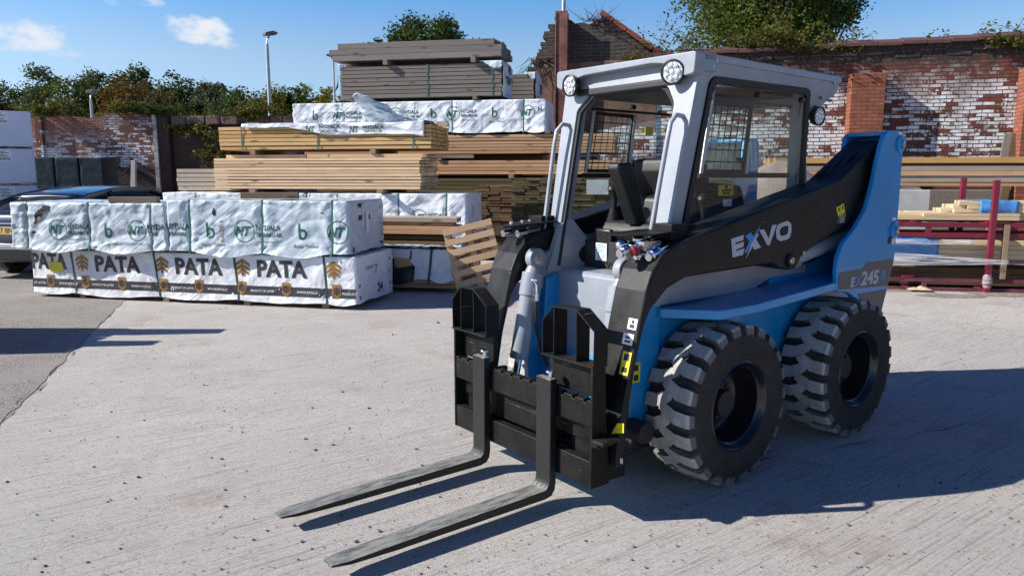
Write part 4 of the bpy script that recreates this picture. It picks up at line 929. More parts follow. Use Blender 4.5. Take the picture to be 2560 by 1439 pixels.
class Wrap:
    """a pack of timber in crumpled sheeting: x along it, y away from the viewer, z up"""
    def __init__(s, L, Wd, z0, z1, seed, amp=.012, hem=.05, base=.0, straps=(), flare=.05, sag=.03):
        s.L, s.W, s.z0, s.z1, s.seed, s.amp, s.hem, s.base, s.straps, s.flare, s.sag = L, Wd, z0, z1, seed, amp, hem, base, straps, flare, sag
    def zb(s, a):
        """height of the hanging hem at distance a round the pack"""
        h = s.z0+s.base+s.hem*(nz(a*1.35, s.seed*7.1)*1.0+.45*nz(a*4.1, s.seed*3.3))
        ks = [0]+list(s.straps)+[s.L]
        for k in range(len(ks)-1):
            if ks[k] <= a <= ks[k+1] and ks[k+1]-ks[k] > .3:
                t = (a-ks[k])/(ks[k+1]-ks[k]); h -= s.sag*math.sin(math.pi*t)**1.2*(1+.5*nz(k*3.7, s.seed))
        return h
    def d(s, a, z):
        q = s.seed*11.3
        # sharp creases: narrow ridges and valleys along the zero lines of warped noise
        wx = .10*nz(a*2.1, z*2.6, q+2); wz = .08*nz(a*2.7, z*3.1, q+6)
        def cr(n_, w_): return math.exp(-abs(n_)/w_)
        v = .85*cr(nz((a+wx)*1.3+z*1.9, (z+wz)*2.7-a*.8, q), .10)-.75*cr(nz((a+wx)*1.7-z*2.1, (z+wz)*3.3+a*.7, q+5), .10)
        v += .38*cr(nz(a*2.6+z*2.6, z*4.6-a*1.0, q+9), .12)-.34*cr(nz(a*3.1-z*3.4, z*5.2+a*1.2, q+13), .12)+.12*nz(a*7+z*5, z*9, q+17)
        v = s.amp*v+s.amp*.7*nz(a*1.1, z*2.2, q+3)
        for k in s.straps:                      # pinched by the strap, folds fanning from it
            da = a-k; v -= s.amp*.55*math.exp(-(da/.03)**2)
            if abs(da) < .6:
                f = math.exp(-abs(da)/.22)*min(1, abs(da)/.06)
                ang = math.atan2(z-s.z0+.04, abs(da)+.02); v += s.amp*1.2*(abs(math.sin(ang*5.5+k*3+.6*nz(a*3, z*3, q)))-.5)*f
                ang = math.atan2(s.z1-z+.04, abs(da)+.02); v += s.amp*1.0*(abs(math.sin(ang*4.5+k*5+.6*nz(a*3, z*3, q)))-.5)*f
        zb = s.zb(a); v += s.flare*math.exp(-max(0, z-zb)/.07)*(.5+.9*nz(a*2.2, q+1))
        return v
    def pt(s, a, z, lift=0.):
        """point on the front face"""
        return (a, -(s.d(a, z)+lift), z)
    def mesh(s, step=.03, rows=24):
        per = [('f', s.L), ('r', s.W), ('b', s.L), ('l', s.W)]; r = .045; loop = []
        def face(side, t):
            if side == 'f': return (t, 0), (0, -1)
            if side == 'r': return (s.L, t), (1, 0)
            if side == 'b': return (s.L-t, s.W), (0, 1)
            return (0, s.W-t), (-1, 0)
        acc = 0
        for side, ln in per:
            r = .03; st = step if side in 'fr' else .12; n = max(3, int((ln-2*r)/st))
            for i in range(n+1):
                t = r+(ln-2*r)*i/n; p, nn = face(side, t); loop.append((p, nn, acc+t))
            # corner
            p0, n0 = face(side, ln); nx = {'f': 'r', 'r': 'b', 'b': 'l', 'l': 'f'}[side]; p1, n1 = face(nx, 0)
            for k in range(1, 4):
                a = math.pi/2*k/4; nn = (n0[0]*math.cos(a)+n1[0]*math.sin(a), n0[1]*math.cos(a)+n1[1]*math.sin(a)); c = (p0[0]-(n0[0]+n1[0])*r, p0[1]-(n0[1]+n1[1])*r)
                loop.append(((c[0]+nn[0]*r, c[1]+nn[1]*r), nn, acc+ln))
            acc += ln
        mb = MB(); vs = []; n = len(loop); rt = .016
        for j in range(rows+1):
            for (p, nn, a) in loop:
                zb = s.zb(a); z = zb+(s.z1-rt-zb)*j/rows; d_ = s.d(a, z)
                vs.append((p[0]+nn[0]*d_, p[1]+nn[1]*d_, z))
        for k in range(1, 5):
            an = math.pi/2*k/4
            for (p, nn, a) in loop:
                d_ = s.d(a, s.z1-rt)*(1-k/4); i_ = rt*(1-math.cos(an))
                vs.append((p[0]+nn[0]*(d_-i_), p[1]+nn[1]*(d_-i_), s.z1-rt+rt*math.sin(an)+.004*nz(p[0]*6, p[1]*6, s.seed)))
        m = rows+5
        mb.add(vs, [(j*n+i, j*n+(i+1) % n, (j+1)*n+(i+1) % n, (j+1)*n+i) for j in range(m-1) for i in range(n)])
        def top(u, v):
            x = rt+(s.L-2*rt)*u; y = rt+(s.W-2*rt)*v; e = min(1, min(u*s.L, (1-u)*s.L, v*s.W, (1-v)*s.W)/.12)
            return (x, y, s.z1+.002+e*(.011*ridge(x*2.2+y*1.5, y*4-x, s.seed+20)+.008*nz(x*5, y*7, s.seed+4)))
        mb.grid(max(8, int(s.L/.05)), max(6, int(s.W/.06)), top)
        return mb
    def strap(s, k, m, parent, w=.022, dx=.0):
        mb = MB(); n = 26; P = []
        for i in range(n+1):
            z = s.z0-.03+(s.z1-s.z0+.03)*i/n; x = k+dx*(i/n-.5); y = -(max(s.d(x, max(z, s.zb(x))), s.d(x-.02, z), s.d(x+.02, z))+.003); P.append((x, y, z))
        P.append((k+dx*.5, .02, s.z1+.012)); P += [(k+dx*.5, .1+(s.W-.1)*t, s.z1+.014) for t in (0, .5, 1)]
        vs = [];
        for (x, y, z) in P: vs += [(x-w/2, y, z), (x+w/2, y, z), (x+w/2, y+.003, z-.001), (x-w/2, y+.003, z-.001)]
        q = len(P); mb.add(vs, [(4*i+a, 4*i+(a+1) % 4, 4*i+4+(a+1) % 4, 4*i+4+a) for i in range(q-1) for a in range(4)]+[(0, 1, 2, 3)])
        return mb.build('strap', m, parent, 0, 60)
    def text(s, mb, txt, x, z, size, bold=.02, sx=1., shear=0., lift=.0035):
        vs, fs = text2d(txt, size, bold, shear, sx); flat(mb, vs, lambda u, v: s.pt(x+u, z+v, lift), .035, fs); return mb
    def poly(s, mb, pts, lift=.003, sub=.035): flat(mb, pts, lambda u, v: s.pt(u, v, lift), sub); return mb
def boards(mb, x0, x1, y0, y1, z0, z1, rows, cols, rnd, jx=.015, jy=.007, gap=.009, jr=.03):
    dz = (z1-z0)/rows; dy = (y1-y0)/cols
    for r_ in range(rows):
        jrow = rnd.uniform(-jr, jr)
        for c_ in range(cols):
            dzj = rnd.uniform(-.0015, .0015); a = x0+rnd.uniform(-jx, jx)+jrow*.3; b_ = x1+rnd.uniform(-jx, jx)+jrow
            jy_ = rnd.uniform(-jy, jy)
            mb.box(a, b_, y0+c_*dy+gap/2+jy_, y0+(c_+1)*dy-gap/2+jy_, z0+r_*dz+gap/2, z0+(r_+1)*dz-gap/2, rnd.random())
def nydala(wr, x, z, sc, root, parts='ntb', ex=0):
    """green printed emblem: toothed ring with joined letters, lettering beside it and a large b; each its own part"""
    if 'n' in parts:
        mg = MB(); r0, r1 = .128*sc, .119*sc; pts = []; pin = []
        for k in range(72):
            a = 2*math.pi*k/72; q = r0*(1+(.05 if k % 2 else -.02)); pts.append((x+math.cos(a)*q, z+math.sin(a)*q)); pin.append((x+math.cos(a)*r1, z+math.sin(a)*r1))
        flat(mg, pts+pin, lambda u, v: wr.pt(u, v, .003), .05, [(k, (k+1) % 72, 72+(k+1) % 72, 72+k) for k in range(72)])
        wr.text(mg, 'NT', x-.125*sc, z-.05*sc, .15*sc, .04, .86, .35); mg.build('green_emblem', M_GREEN, root, 0, 0)
    if 't' in parts:
        mt = MB(); wr.text(mt, 'NYDALA', x+.145*sc, z+.012*sc, .088*sc, .02, .88); wr.text(mt, 'TRÄVARU AB', x+.145*sc, z-.062*sc, .062*sc, .03, .86)
        wr.text(mt, 'www.nydalatravaru.se', x+.145*sc, z-.13*sc, .034*sc, .0, .95); mt.build('green_lettering', M_GREENT, root, 0, 0)
    if 'b' in parts:
        bx = x+ex; mg = MB(); wr.text(mg, 'b', bx, z-.09*sc, .26*sc, .004, 1.0); mg.build('green_initial', M_GREEN, root, 0, 0)
        mt = MB(); wr.text(mt, 'Baker Timber', bx-.05*sc, z-.185*sc, .055*sc, .0, 1.0); mt.build('small_lettering', M_GREENT, root, 0, 0)
def pack_root(name, label, cat, u0, P0, group=None, yaw=YAW):
    """u0: start along the face line through P0"""
    o = Vector(P0)+UD*u0; o.z = 0
    return thing(name, label, cat, o, yaw, group)
PA = (-1.857, 8.691, 0); PB = (-.79, 9.93, 0); PC = (-.70, 11.2, 0); PD = (.5, 13.7, 0)
# ------------------------------------------------------------------ front stack: printed white pack on the ground
PY = -R(13.0)
cs_, sn_2 = math.cos(PY), math.sin(PY)
pr = thing('timber_pack', 'white wrapped timber pack with black lettering and gold arrows, lowest of the front stack', 'timber pack', (PA[0]-4.62*cs_+.02, PA[1]-4.62*sn_2-.01, 0), PY, 'wrapped timber packs')
w = Wrap(4.62, 1.12, .085, .635, 1.7, .0075, .022, -.015, (.66, 1.90, 3.03, 4.22), .03, .03)
w.mesh().build('wrapping', M_WRAP, pr, 0, 70)
for k, dx in ((.66, .06), (1.90, .06), (3.03, .05), (4.22, .03)): w.strap(k, M_STRAPD, pr, .026, -dx)
mb = MB(); boards(mb, .03, 4.58, .03, 1.08, .075, .56, 7, 8, random.Random(5)); mb.build('boards', W_BROWN, pr, 0, 0)
mk = MB(); mg = MB(); mw = MB(); mgrey = MB()
def pine(x, z, h, target):   # stacked-arrow emblem
    for k in range(3):
        o = h*(.50-.27*k); hw = h*(.47, .43, .36)[k]; th = h*.20
        for s_ in (-1, 1): w.poly(target, [(x+s_*hw, z+o-hw*.62), (x+s_*hw, z+o-hw*.62-th), (x, z+o-th), (x, z+o)][::s_], .0032)
    w.poly(target, [(x-h*.07, z-h*.5), (x+h*.07, z-h*.5), (x+h*.07, z+h*.3), (x-h*.07, z+h*.3)], .0038)
for x in (-.30, .80, 1.98, 3.12, 4.33):
    if x > 0: mg = MB(); pine(x, .475, .215, mg); mg.build('gold_arrow', M_GOLD, pr, 0, 0)
    if x < 4: mk_ = MB(); (w.text(mk_, 'PATA', x+.19, .372, .275, .04, .98) if x > 0 else w.text(mk_, 'PATA', .01, .385, .275, .04, .80)); mk_.build('dark_lettering', M_PRINTK, pr, 0, 0)
# the dark band with small lettering and shield marks
bx = [i*.06 for i in range(78)]
vs = [(x, .135) for x in bx]+[(x, .250) for x in bx]
flat(mk, vs, lambda u, v: w.pt(min(u, 4.61), v, .002), .06, [(i, i+1, 78+i+1, 78+i) for i in range(77)])
for k, x in enumerate((.29, .83, 1.38, 1.99, 2.50, 3.10, 3.70, 4.36)):
    mg = MB(); w.poly(mg, [(x-.058, .30), (x+.058, .30), (x+.058, .175), (x, .125), (x-.058, .175)], .0045); mg.build('gold_shield', M_GOLD, pr, 0, 0)
    m2 = MB(); pine(x, .222, .10, mk2 := m2); m2.v = [(p[0], p[1]-.003, p[2]) for p in m2.v]; o_ = len(mk.v); mk.v += m2.v; mk.f += [[i+o_ for i in f] for f in m2.f]; mk.val += m2.val
for (t, x) in (('OF LATVIA', .02), ('WWW.PATA.LV', .42), ('PRODUCT OF LATVIA', .93), ('WWW.PATA.LV', 1.52), ('PRODUCT OF LATVIA', 2.10), ('WWW.PATA.LV', 2.62), ('PRODUCT OF LATVIA', 3.22), ('WWW.PATA.LV', 3.84), ('PRODUCT', 4.43)): mw = MB(); w.text(mw, t, x, .178, .040, .015, .82 if len(t) > 11 else 1.0, 0, .0045); mw.build('small_lettering', M_PRINTW, pr, 0, 0)
mk.build('dark_band', M_PRINTK, pr, 0, 0)
s = MB(); w.poly(s, [(.30, .345), (.50, .335), (.495, .465), (.28, .475)], .008, .06); s.build('yellow_note', M_YEL, pr, 0, 0)
s = MB()
def endtext(wr, mb, txt, y, z, size, bold=.02, sx=1.): vs, fs = text2d(txt, size, bold, .1, sx); flat(mb, vs, lambda u, v: (wr.L+wr.d(wr.L+y+u, z+v)+.004, y+u, z+v), .03, fs)
endtext(w, s, '24', .60, .135, .16, .03); endtext(w, s, 'T', .52, .38, .15, .0); 
for (y, z) in ((.98, .50), (.98, .34), (1.0, .18), (.06, .12), (.06, .26)): endtext(w, s, 'o', y, z, .07, .05)
s.build('ink_marks', M_INK, pr, 0, 0) if False else [q_.build('ink_mark', M_INK, pr, 0, 0) for q_ in s.parts()]; s = MB(); endtext(w, s, 'SP 57 C24', .26, .455, .05, .02); s.build('ink_lettering', M_INK, pr, 0, 0)
s = MB(); s.add([(w.L+w.d(w.L+y, z)+.0045, y, z) for (y, z) in ((.24, .38), (.44, .38), (.44, .44), (.24, .44))], [(0, 1, 2, 3)]); s.build('white_label', M_WHITEST, pr, 0, 0)
# bearers under it
def bearer(label, x, y, z, l, wd, h, yaw, m=None, group=None, name='timber_bearer', cat='timber bearer', tilt=0):
    mb = MB(); mb.box(-l/2, l/2, -wd/2, wd/2, 0, h); o = mb.build(name, m or W_BEAR, None, .003, 0, (x, y, z), yaw)
    if tilt: o.rotation_euler.x = tilt
    return tag(o, label, cat, group)
for k, x in enumerate((.75, 2.0, 3.15, 4.2)):
    p = Vector((pr.location.x, pr.location.y, 0))+Vector((cs_, sn_2, 0))*x+Vector((-sn_2, cs_, 0))*.55
    bearer('short dark bearer under the white pack with black lettering', p.x, p.y, .004, 1.08, .09, .072, PY+math.pi/2, None, 'bearers under the front stack')
# ------------------------------------------------------------------ front stack: two pale packs above
for (u0, L_, z1, seed, straps, lab) in ((-4.70, 2.24, 1.245, 3.1, (.24, 1.14, 2.03), 'torn pale blue wrapped pack, left of the two above the black lettering'), (-2.44, 2.38, 1.288, 4.6, (.30, 1.27, 2.17), 'pale blue wrapped pack, right of the two above the black lettering')):
    rt_ = pack_root('timber_pack', lab, 'timber pack', u0, PA, 'wrapped timber packs')
    w = Wrap(L_, 1.14, 0.665, z1, seed, .015, .035, .0, straps, .05, .045)
    w.mesh(.022, 34).build('wrapping', M_WRAPB, rt_, 0, 70)
    for k in straps: w.strap(k, M_STRAP, rt_, .022, .02)
    mb = MB(); boards(mb, .03, L_-.03, .03, 1.1, .672, z1-.03, 8, 8, random.Random(int(seed*10))); mb.build('boards', W_DARK, rt_, 0, 0)
    mt = MB()
    if seed < 4:
        nydala(w, .70, .905, 1., rt_, 'nt'); nydala(w, 1.36, .905, 1., rt_, 'b'); nydala(w, 1.83, .905, 1., rt_, 'n'); w.text(mt, 'NYDA', 1.985, .918, .095, .03, .88); w.text(mt, 'TRÄV', 1.985, .845, .062, .03, .86)
        hk = MB()
        for (pts) in ([(.38, .98), (.44, 1.02), (.50, 1.10), (.60, 1.13), (.56, 1.17), (.62, 1.20), (.52, 1.21), (.45, 1.15), (.40, 1.12), (.37, 1.05)], [(.34, .96), (.39, .98), (.36, 1.02)], [(1.86, 1.10), (1.90, 1.11), (1.88, 1.125)], [(.33, .845), (.37, .86), (.36, .89), (.32, .88)]): w.poly(hk, pts, .004)
        [q_.build('torn_hole', M_BLACKWRAP, rt_, 0, 0) for q_ in hk.parts()]
        hk = MB(); w.poly(hk, [(.40, 1.0), (.46, 1.03), (.47, 1.08), (.42, 1.06)], .006); hk.build('bare_timber', W_BROWN, rt_, 0, 0)
    else:
        w.text(mt, 'NYDALA', -.02, .93, .10, .03, .8); w.text(mt, 'TRÄVARU', .02, .85, .066, .03, .8)
        nydala(w, .51, .925, 1.05, rt_, 'b'); nydala(w, 1.04, .92, 1.05, rt_, 'nt'); nydala(w, 1.73, .925, 1.05, rt_, 'b'); nydala(w, 2.25, .92, 1.05, rt_, 'n')
        hk = MB(); w.poly(hk, [(.62, 1.11), (.66, 1.10), (.67, 1.16), (.64, 1.20), (.62, 1.16)], .004); w.poly(hk, [(2.04, 1.14), (2.07, 1.14), (2.06, 1.165)], .004); [q_.build('torn_hole', M_BLACKWRAP, rt_, 0, 0) for q_ in hk.parts()]
        hk = MB(); vs, fs = text2d('BALER 4', .075, .0); flat(hk, vs, lambda u, v: w.pt(.76-v, .78+u, .0035), .04, fs); hk.build('stencil_print', M_GOLD, rt_, 0, 0)
        s = MB(); s.add([(L_+w.d(L_+y, z)+.004, y, z) for (y, z) in ((.52, .88), (.60, .88), (.60, 1.16), (.52, 1.16))], [(0, 1, 2, 3)]); s.build('white_label', M_WHITEST, rt_, 0, 0)
        s = MB()
        for k in range(4): endtext(w, s, 'EXC 35', 1.0, .82+k*.045, .04, .0)
        endtext(w, s, 'IIIIII', .53, .90, .05, .02, .8); s.build('ink_marks', M_PRINTK, rt_, 0, 0)
    [q_.build('green_lettering', M_GREENT, rt_, 0, 0) for q_ in [mt]]
# two offcuts lying on top
def on_line(P0, u, n): return Vector(P0)+UD*u+ND*n
p = on_line(PA, -2.95, .10); bearer('squared offcut on the torn pale pack by the car roof', p.x, p.y, 1.25, .60, .10, .07, YAW+R(12), W_BEAR, 'offcuts on the front packs', 'timber_offcut', 'timber offcut')
p = on_line(PA, -1.12, .14); bearer('squared offcut on the right hand pale pack under the sawn boards', p.x, p.y, 1.306, .68, .10, .075, YAW+R(13), W_BEAR, 'offcuts on the front packs', 'timber_offcut', 'timber offcut')
# dark bearers between the two layers of the front stack
for u in (-4.2, -2.9, -2.1, -.6):
    p = on_line(PA, u, .56); bearer('dark bearer squeezed between the printed white pack and the pale packs', p.x, p.y, .638, 1.0, .08, .034, YAW+math.pi/2, W_DARK, 'bearers inside the front stack')
# ------------------------------------------------------------------ second stack behind: torn pack, loose planks
rt_ = pack_root('timber_pack', 'torn white pack with a dark hole in its side, beside the leaning pallet', 'timber pack', -2.6, PB, 'wrapped timber packs')
w = Wrap(2.58, 1.0, .16, .60, 8.2, .014, .03, .02, (2.27,), .03, .05)
w.mesh(.03, 18).build('wrapping', M_WRAP, rt_, 0, 70); w.strap(2.27, M_STRAPD, rt_, .035, .06)
mb = MB(); boards(mb, .02, 2.60, .02, 1.0, .06, .58, 9, 7, random.Random(15)); mb.build('boards', W_BROWN, rt_, 0, 0)
s = MB(); w.poly(s, [(1.78, .10), (2.04, .16), (2.06, .36), (2.0, .42), (1.86, .46), (1.74, .47), (1.74, .12)], .006); s.build('torn_hole', M_BLACKWRAP, rt_, 0, 0)
s = MB(); w.poly(s, [(1.77, .33), (2.02, .37), (1.99, .46), (1.86, .48), (1.77, .48)], .009); s.build('bare_timber', W_BROWN, rt_, 0, 0)
s = MB(); w.poly(s, [(1.98, .46), (2.01, .46), (2.02, .56), (1.99, .60), (2.0, .54)], .006); s.build('ink_marks', M_INK, rt_, 0, 0)
rp = random.Random(4)
for k, (z, h, ue, n0) in enumerate(((.635, .07, .02, .02), (.72, .055, -.05, .05), (.80, .05, .05, .00), (.855, .055, .10, .01), (.915, .045, -.02, .04), (.965, .06, .06, .0))):
    lab = ('dark plank at the bottom of the loose boards beside the pallet', 'greenish plank second from the bottom of the loose boards', 'brown plank third from the bottom of the loose boards', 'reddish plank fourth from the bottom of the loose boards', 'short brown plank just under the top loose board', 'pale topmost plank of the loose boards beside the pallet')[k]
    mm = (W_DARK, W_GREEN, W_BROWN, W_BROWN, W_BROWN, W_GREYL)[k]
    for q in range(3):
        p = on_line(PB, ue-1.25-q*.06+rp.uniform(-.03, .03), n0+.08+q*.17)
        mb = MB(); mb.box(-1.25, 1.25, -.075, .075, 0, h); o = mb.build('plank', mm, None, .003, 0, (p.x, p.y, z), YAW+rp.uniform(-.01, .01))
        tag(o, lab if q == 0 else ('board lying behind the %s of the loose boards by the pallet' % ('bottom plank', 'greenish plank', 'third plank', 'fourth plank', 'short plank', 'topmost plank')[k]), 'plank', 'loose planks beside the pallet')
p = on_line(PB, -.55, .05); mb = MB(); mb.grid(40, 8, lambda u, v: (-.62+1.3*u, -.10+.5*v, .045*math.sin(v*3)+.02*ridge(u*9, v*3, 3)+.02)); o = mb.build('plastic_sheet', M_WRAPB, None, 0, 70, (p.x, p.y, .60), YAW); o.modifiers.new('thickness', 'SOLIDIFY').thickness = .003; tag(o, 'crumpled blue plastic sheet trapped under the loose boards', 'plastic sheet')
# ------------------------------------------------------------------ third stack: wrapped packs, sawn pack, yellow pack
for (u0, L_, seed, lab, st) in ((-5.10, 2.50, 5.3, 'white wrapped pack with green print behind the offcuts, left under the sawn boards', (.6, 1.8)), (-2.56, 2.58, 6.4, 'white wrapped pack with rounded end under the sawn boards, behind the loose planks', (.5, 1.5, 2.26))):
    rt_ = pack_root('timber_pack', lab, 'timber pack', u0, PC, 'wrapped timber packs')
    w = Wrap(L_, .98, .70, 1.315, seed, .016, .03, .0, st, .04, .04); w.mesh(.03, 22).build('wrapping', M_WRAP, rt_, 0, 70)
    for k in st: w.strap(k, M_STRAP, rt_, .02)
    mb = MB(); boards(mb, .03, L_-.03, .03, .95, .72, 1.28, 8, 7, random.Random(int(seed*9))); mb.build('boards', W_BROWN, rt_, 0, 0)
    nydala(w, L_-.75, .95, 1., rt_, 'nt'); nydala(w, L_-1.5, .95, 1., rt_, 'b')
    if seed > 6: s = MB(); s.add([(L_+w.d(L_+y, z)+.005, y, z) for (y, z) in ((.42, .95), (.50, .95), (.47, 1.2), (.39, 1.2))], [(0, 1, 2, 3)]); s.build('white_label', M_WHITEST, rt_, 0, 0)
    rt2 = pack_root('timber_pack', 'brown bare pack at the ground under the %s wrapped pack of the third stack' % ('left' if seed < 6 else 'right'), 'timber pack', u0, PC, 'bare timber packs')
    mb = MB(); boards(mb, 0, L_, 0, .98, .07, .66, 8, 7, random.Random(int(seed*19))); mb.build('boards', W_BROWN, rt2, 0, 0)
def pack(label, u0, u1, P0, n0, Wd, z0, z1, rows, cols, m, seed, straps=(), group='bare timber packs', jr=.012, jx=.010, gap=.010, ms=None):
    rt_ = thing('timber_pack', label, 'timber pack', on_line(P0, u0, n0), YAW, group)
    mb = MB(); boards(mb, 0, u1-u0, 0, Wd, z0, z1, rows, cols, random.Random(seed), jx, .008, gap, jr); mb.build('boards', m, rt_, .003, 0, bseg=1)
    for k in straps:
        s = MB(); s.box(k-.011, k+.011, -.008, -.005, z0-.004, z1+.006); s.box(k-.011, k+.011, -.008, Wd, z1+.003, z1+.006); s.build('strap', ms or M_STRAP, rt_, 0, 0)
    return rt_
pack('pale sawn spruce pack with eleven layers and dark end grain in the middle stack', -4.14, -.70, PC, 0, .92, 1.375, 1.86, 10, 8, W_LIGHT, 21)
for (u0, u1, n0, z, lab) in ((-3.98, -2.6, .12, 1.862, 'long pale board lying loose on the left of the sawn spruce pack'), (-2.55, -.62, .05, 1.862, 'long pale board lying loose on the right of the sawn spruce pack'), (-1.1, -.05, .62, 1.862, 'dark ended board at the back of the sawn spruce pack')):
    p = on_line(PC, (u0+u1)/2, n0+.06); mb = MB(); mb.box(-(u1-u0)/2, (u1-u0)/2, -.07, .07, 0, .05); tag(mb.build('plank', W_LIGHT, None, .003, 0, (p.x, p.y, z), YAW), lab, 'plank', 'loose boards on the sawn pack')
for k, (u, w_) in enumerate(((-3.45, .10), (-1.30, .10))):
    p = on_line(PC, u, .42); bearer('%s bearer between the white wrapped packs and the sawn spruce pack' % ('left', 'right')[k], p.x, p.y, 1.322, 1.0 if k == 0 else 1.12, w_, .052, YAW+math.pi/2, W_BEAR, 'bearers in the middle stack')
pack('weathered pale pack with few layers behind the left end of the sawn pack', -5.06, -3.9, PC, .35, .8, 1.34, 1.70, 5, 6, W_GREYL, 23)
yp = pack('yellow sawn timber pack with green straps above the spruce pack', -4.02, -.52, PC, 0, .98, 1.985, 2.345, 6, 12, W_YEL, 25, (.40, 1.68, 3.22))
for k, u in enumerate((-3.45, -1.45)):
    p = on_line(PC, u, .5); bearer('%s bearer holding up the yellow timber pack' % ('left', 'right')[k], p.x, p.y, 1.912, 1.0, .09, .07, YAW+math.pi/2, W_BEAR, 'bearers in the middle stack')
p = on_line(PC, -.75, .62); bearer('short yellow board lying on the right end of the yellow pack', p.x, p.y, 2.348, .65, .10, .05, YAW, W_YEL, None, 'plank', 'plank')
p = on_line(PC, -3.55, .25); bearer('brown wood block on the left end of the yellow pack', p.x, p.y, 2.348, .22, .12, .07, YAW, W_BEAR, None, 'wood_block', 'wood block')
# sheet thrown over the front edge of the yellow pack, one corner flapping up
mb = MB(); rt_ = thing('wrapping_sheet', 'white printed plastic sheet draped over the yellow timber pack with one corner flapping up', 'plastic sheet', on_line(PC, -4.02, 0), YAW)
class Sheet:
    def bot(s, x): return 2.345-(.02+.15*max(0, min(1, (x-1.2)/.9))*(1-.25*math.sin((x-1.9)*2.2))+.02*nz(x*3, 9))*(1 if x > .45 else .4)
    def pt(s, x, z, lift=0):
        d = .02+.022*ridge(x*3+z*4, z*6, 2)+.02*nz(x*2, z*5, 4); return (x, -d-lift, z)
    def prof(s, u, v):
        x = .42+2.98*u; zt = 2.365+.045*max(0, nz(x*1.3, 7)+.4)
        if v < .5:
            t = v/.5; zb = s.bot(x); return s.pt(x, zb+(zt-zb)*t)
        t = (v-.5)/.5; p_ = s.pt(x, zt); return (x, p_[1]+t*.95, zt+.03*math.sin(t*3)*ridge(x*2, t*4, 5)+.012*nz(x*6, t*7))
sh_ = Sheet(); mb.grid(110, 26, sh_.prof); o = mb.build('sheet', M_WRAP, rt_, 0, 70); o.modifiers.new('thickness', 'SOLIDIFY').thickness = .003
for (x, z) in ((1.62, 2.30), (2.33, 2.285)):
    mg = MB(); mt = MB()
    vs, fs = text2d('NYDALA', .085, .03); flat(mt, vs, lambda u, v: sh_.pt(x+.10+u, z+v*.9, .006), .04, fs); vs, fs = text2d('TRÄVARU AB', .05, .02); flat(mt, vs, lambda u, v: sh_.pt(x+.10+u, z-.05+v, .006), .04, fs)
    vs, fs = text2d('NT', .13, .03, .3); flat(mg, vs, lambda u, v: sh_.pt(x-.13+u*.8, z-.05+v, .006), .04, fs)
    mg.build('green_emblem', M_GREEN, rt_, 0, 0); mt.build('green_lettering', M_GREENT, rt_, 0, 0)
mb = MB()
def flap(u, v):
    x = 2.40+1.02*u*(1-.12*v); zt = 2.39+.38*(1-u**1.5)*v*(1+.05*math.sin(u*9))+.03*v*math.sin(u*5+1); y = .25-.28*v*(1-u)+.05*math.sin(u*9+v*4); x -= .12*v*(1-u)
    return (x, y+.05*ridge(u*3+v*2, v*3-u, 7)+.03*ridge(u*6-v*4, v*6, 9), zt+.03*nz(u*8, v*8, 3))
mb.grid(40, 22, flap); o = mb.build('flap', M_WRAPB, rt_, 0, 70); o.modifiers.new('thickness', 'SOLIDIFY').thickness = .003
# ------------------------------------------------------------------ tall stack at the back
pack('orange brown board pack under the upper white wrapped pack', -4.6, 1.35, PD, 0, 1.0, 1.985, 2.335, 6, 8, W_BROWN, 31, jr=.0)
pack('brown board pack with four layers above the green treated timber', -4.2, 1.45, PD, .03, 1.0, 1.61, 1.87, 4, 7, W_BROWN, 32, jr=.0)
for k, (u, z, mm) in enumerate(((.23, 1.87, M_RED), (-3.2, 1.87, W_BEAR), (-1.9, 1.87, W_BEAR))): p = on_line(PD, u, .5); bearer(('red painted bearer between the two brown board packs', 'left bearer between the two brown board packs', 'middle bearer between the two brown board packs')[k], p.x, p.y, z, 1.0, .09, .112, YAW+math.pi/2, mm, 'bearers in the back stack')
for k, (u, z, h) in enumerate(((.15, 2.337, .05), (-2.0, 2.337, .05), (-4.0, 2.337, .05), (-.52, 1.54, .068), (-2.6, 1.54, .068))): p = on_line(PD, u, .48); bearer(('right bearer under the upper white wrapped pack', 'middle bearer under the upper white wrapped pack', 'left bearer under the upper white wrapped pack', 'right bearer on top of the dark green treated pack', 'left bearer on top of the dark green treated pack')[k], p.x, p.y, z, 1.04, .09, h, YAW+math.pi/2, W_BEAR, 'bearers in the back stack')
pack('dark green treated pack behind the third stack, under the brown boards', -4.4, -.45, PD, .05, .95, .72, 1.54, 12, 9, W_GREEN, 33, jr=.02)
pack('brown pack at the ground under the dark green treated pack', -4.4, -.4, PD, .05, .95, .06, .70, 8, 7, W_DARK, 34)
# end-on treated slats seen past the cab
def endpack(label, o, Wd, z0, z1, rows, cols, m, seed, ln=2.4, yaw=YAW):
    rt_ = thing('slat_pack', label, 'timber pack', o, yaw, 'treated slat packs'); mb = MB(); r_ = random.Random(seed); dz = (z1-z0)/rows
    for k in range(rows):
        x = r_.uniform(-.06, 0)
        while x < Wd:
            wd = .23+r_.uniform(-.012, .012); mb.box(x+.003, x+wd-.003, r_.uniform(0, .035), ln, z0+k*dz+.003, z0+(k+1)*dz-.003, r_.random()); x += wd
    mb.build('slats', m, rt_, .002, 0, bseg=1); return rt_
q = Vector((.02, 12.55, 0))
endpack('dark treated slat pack end on behind the cab, lower block', q, 1.75, .06, .80, 16, 8, W_GREEN, 41); e2 = endpack('dark treated slat pack end on behind the cab, upper block with a silver label', q+Vector((.0, .02, 0)), 1.75, .84, 1.55, 15, 8, W_GREEN, 42)
s = MB(); s.grid(8, 5, lambda u, v: (1.23+.36*u, -.012-.01*nz(u*4, v*4, 2), 1.28+.24*v)); s.build('silver_label', M_ALU, e2, 0, 60)
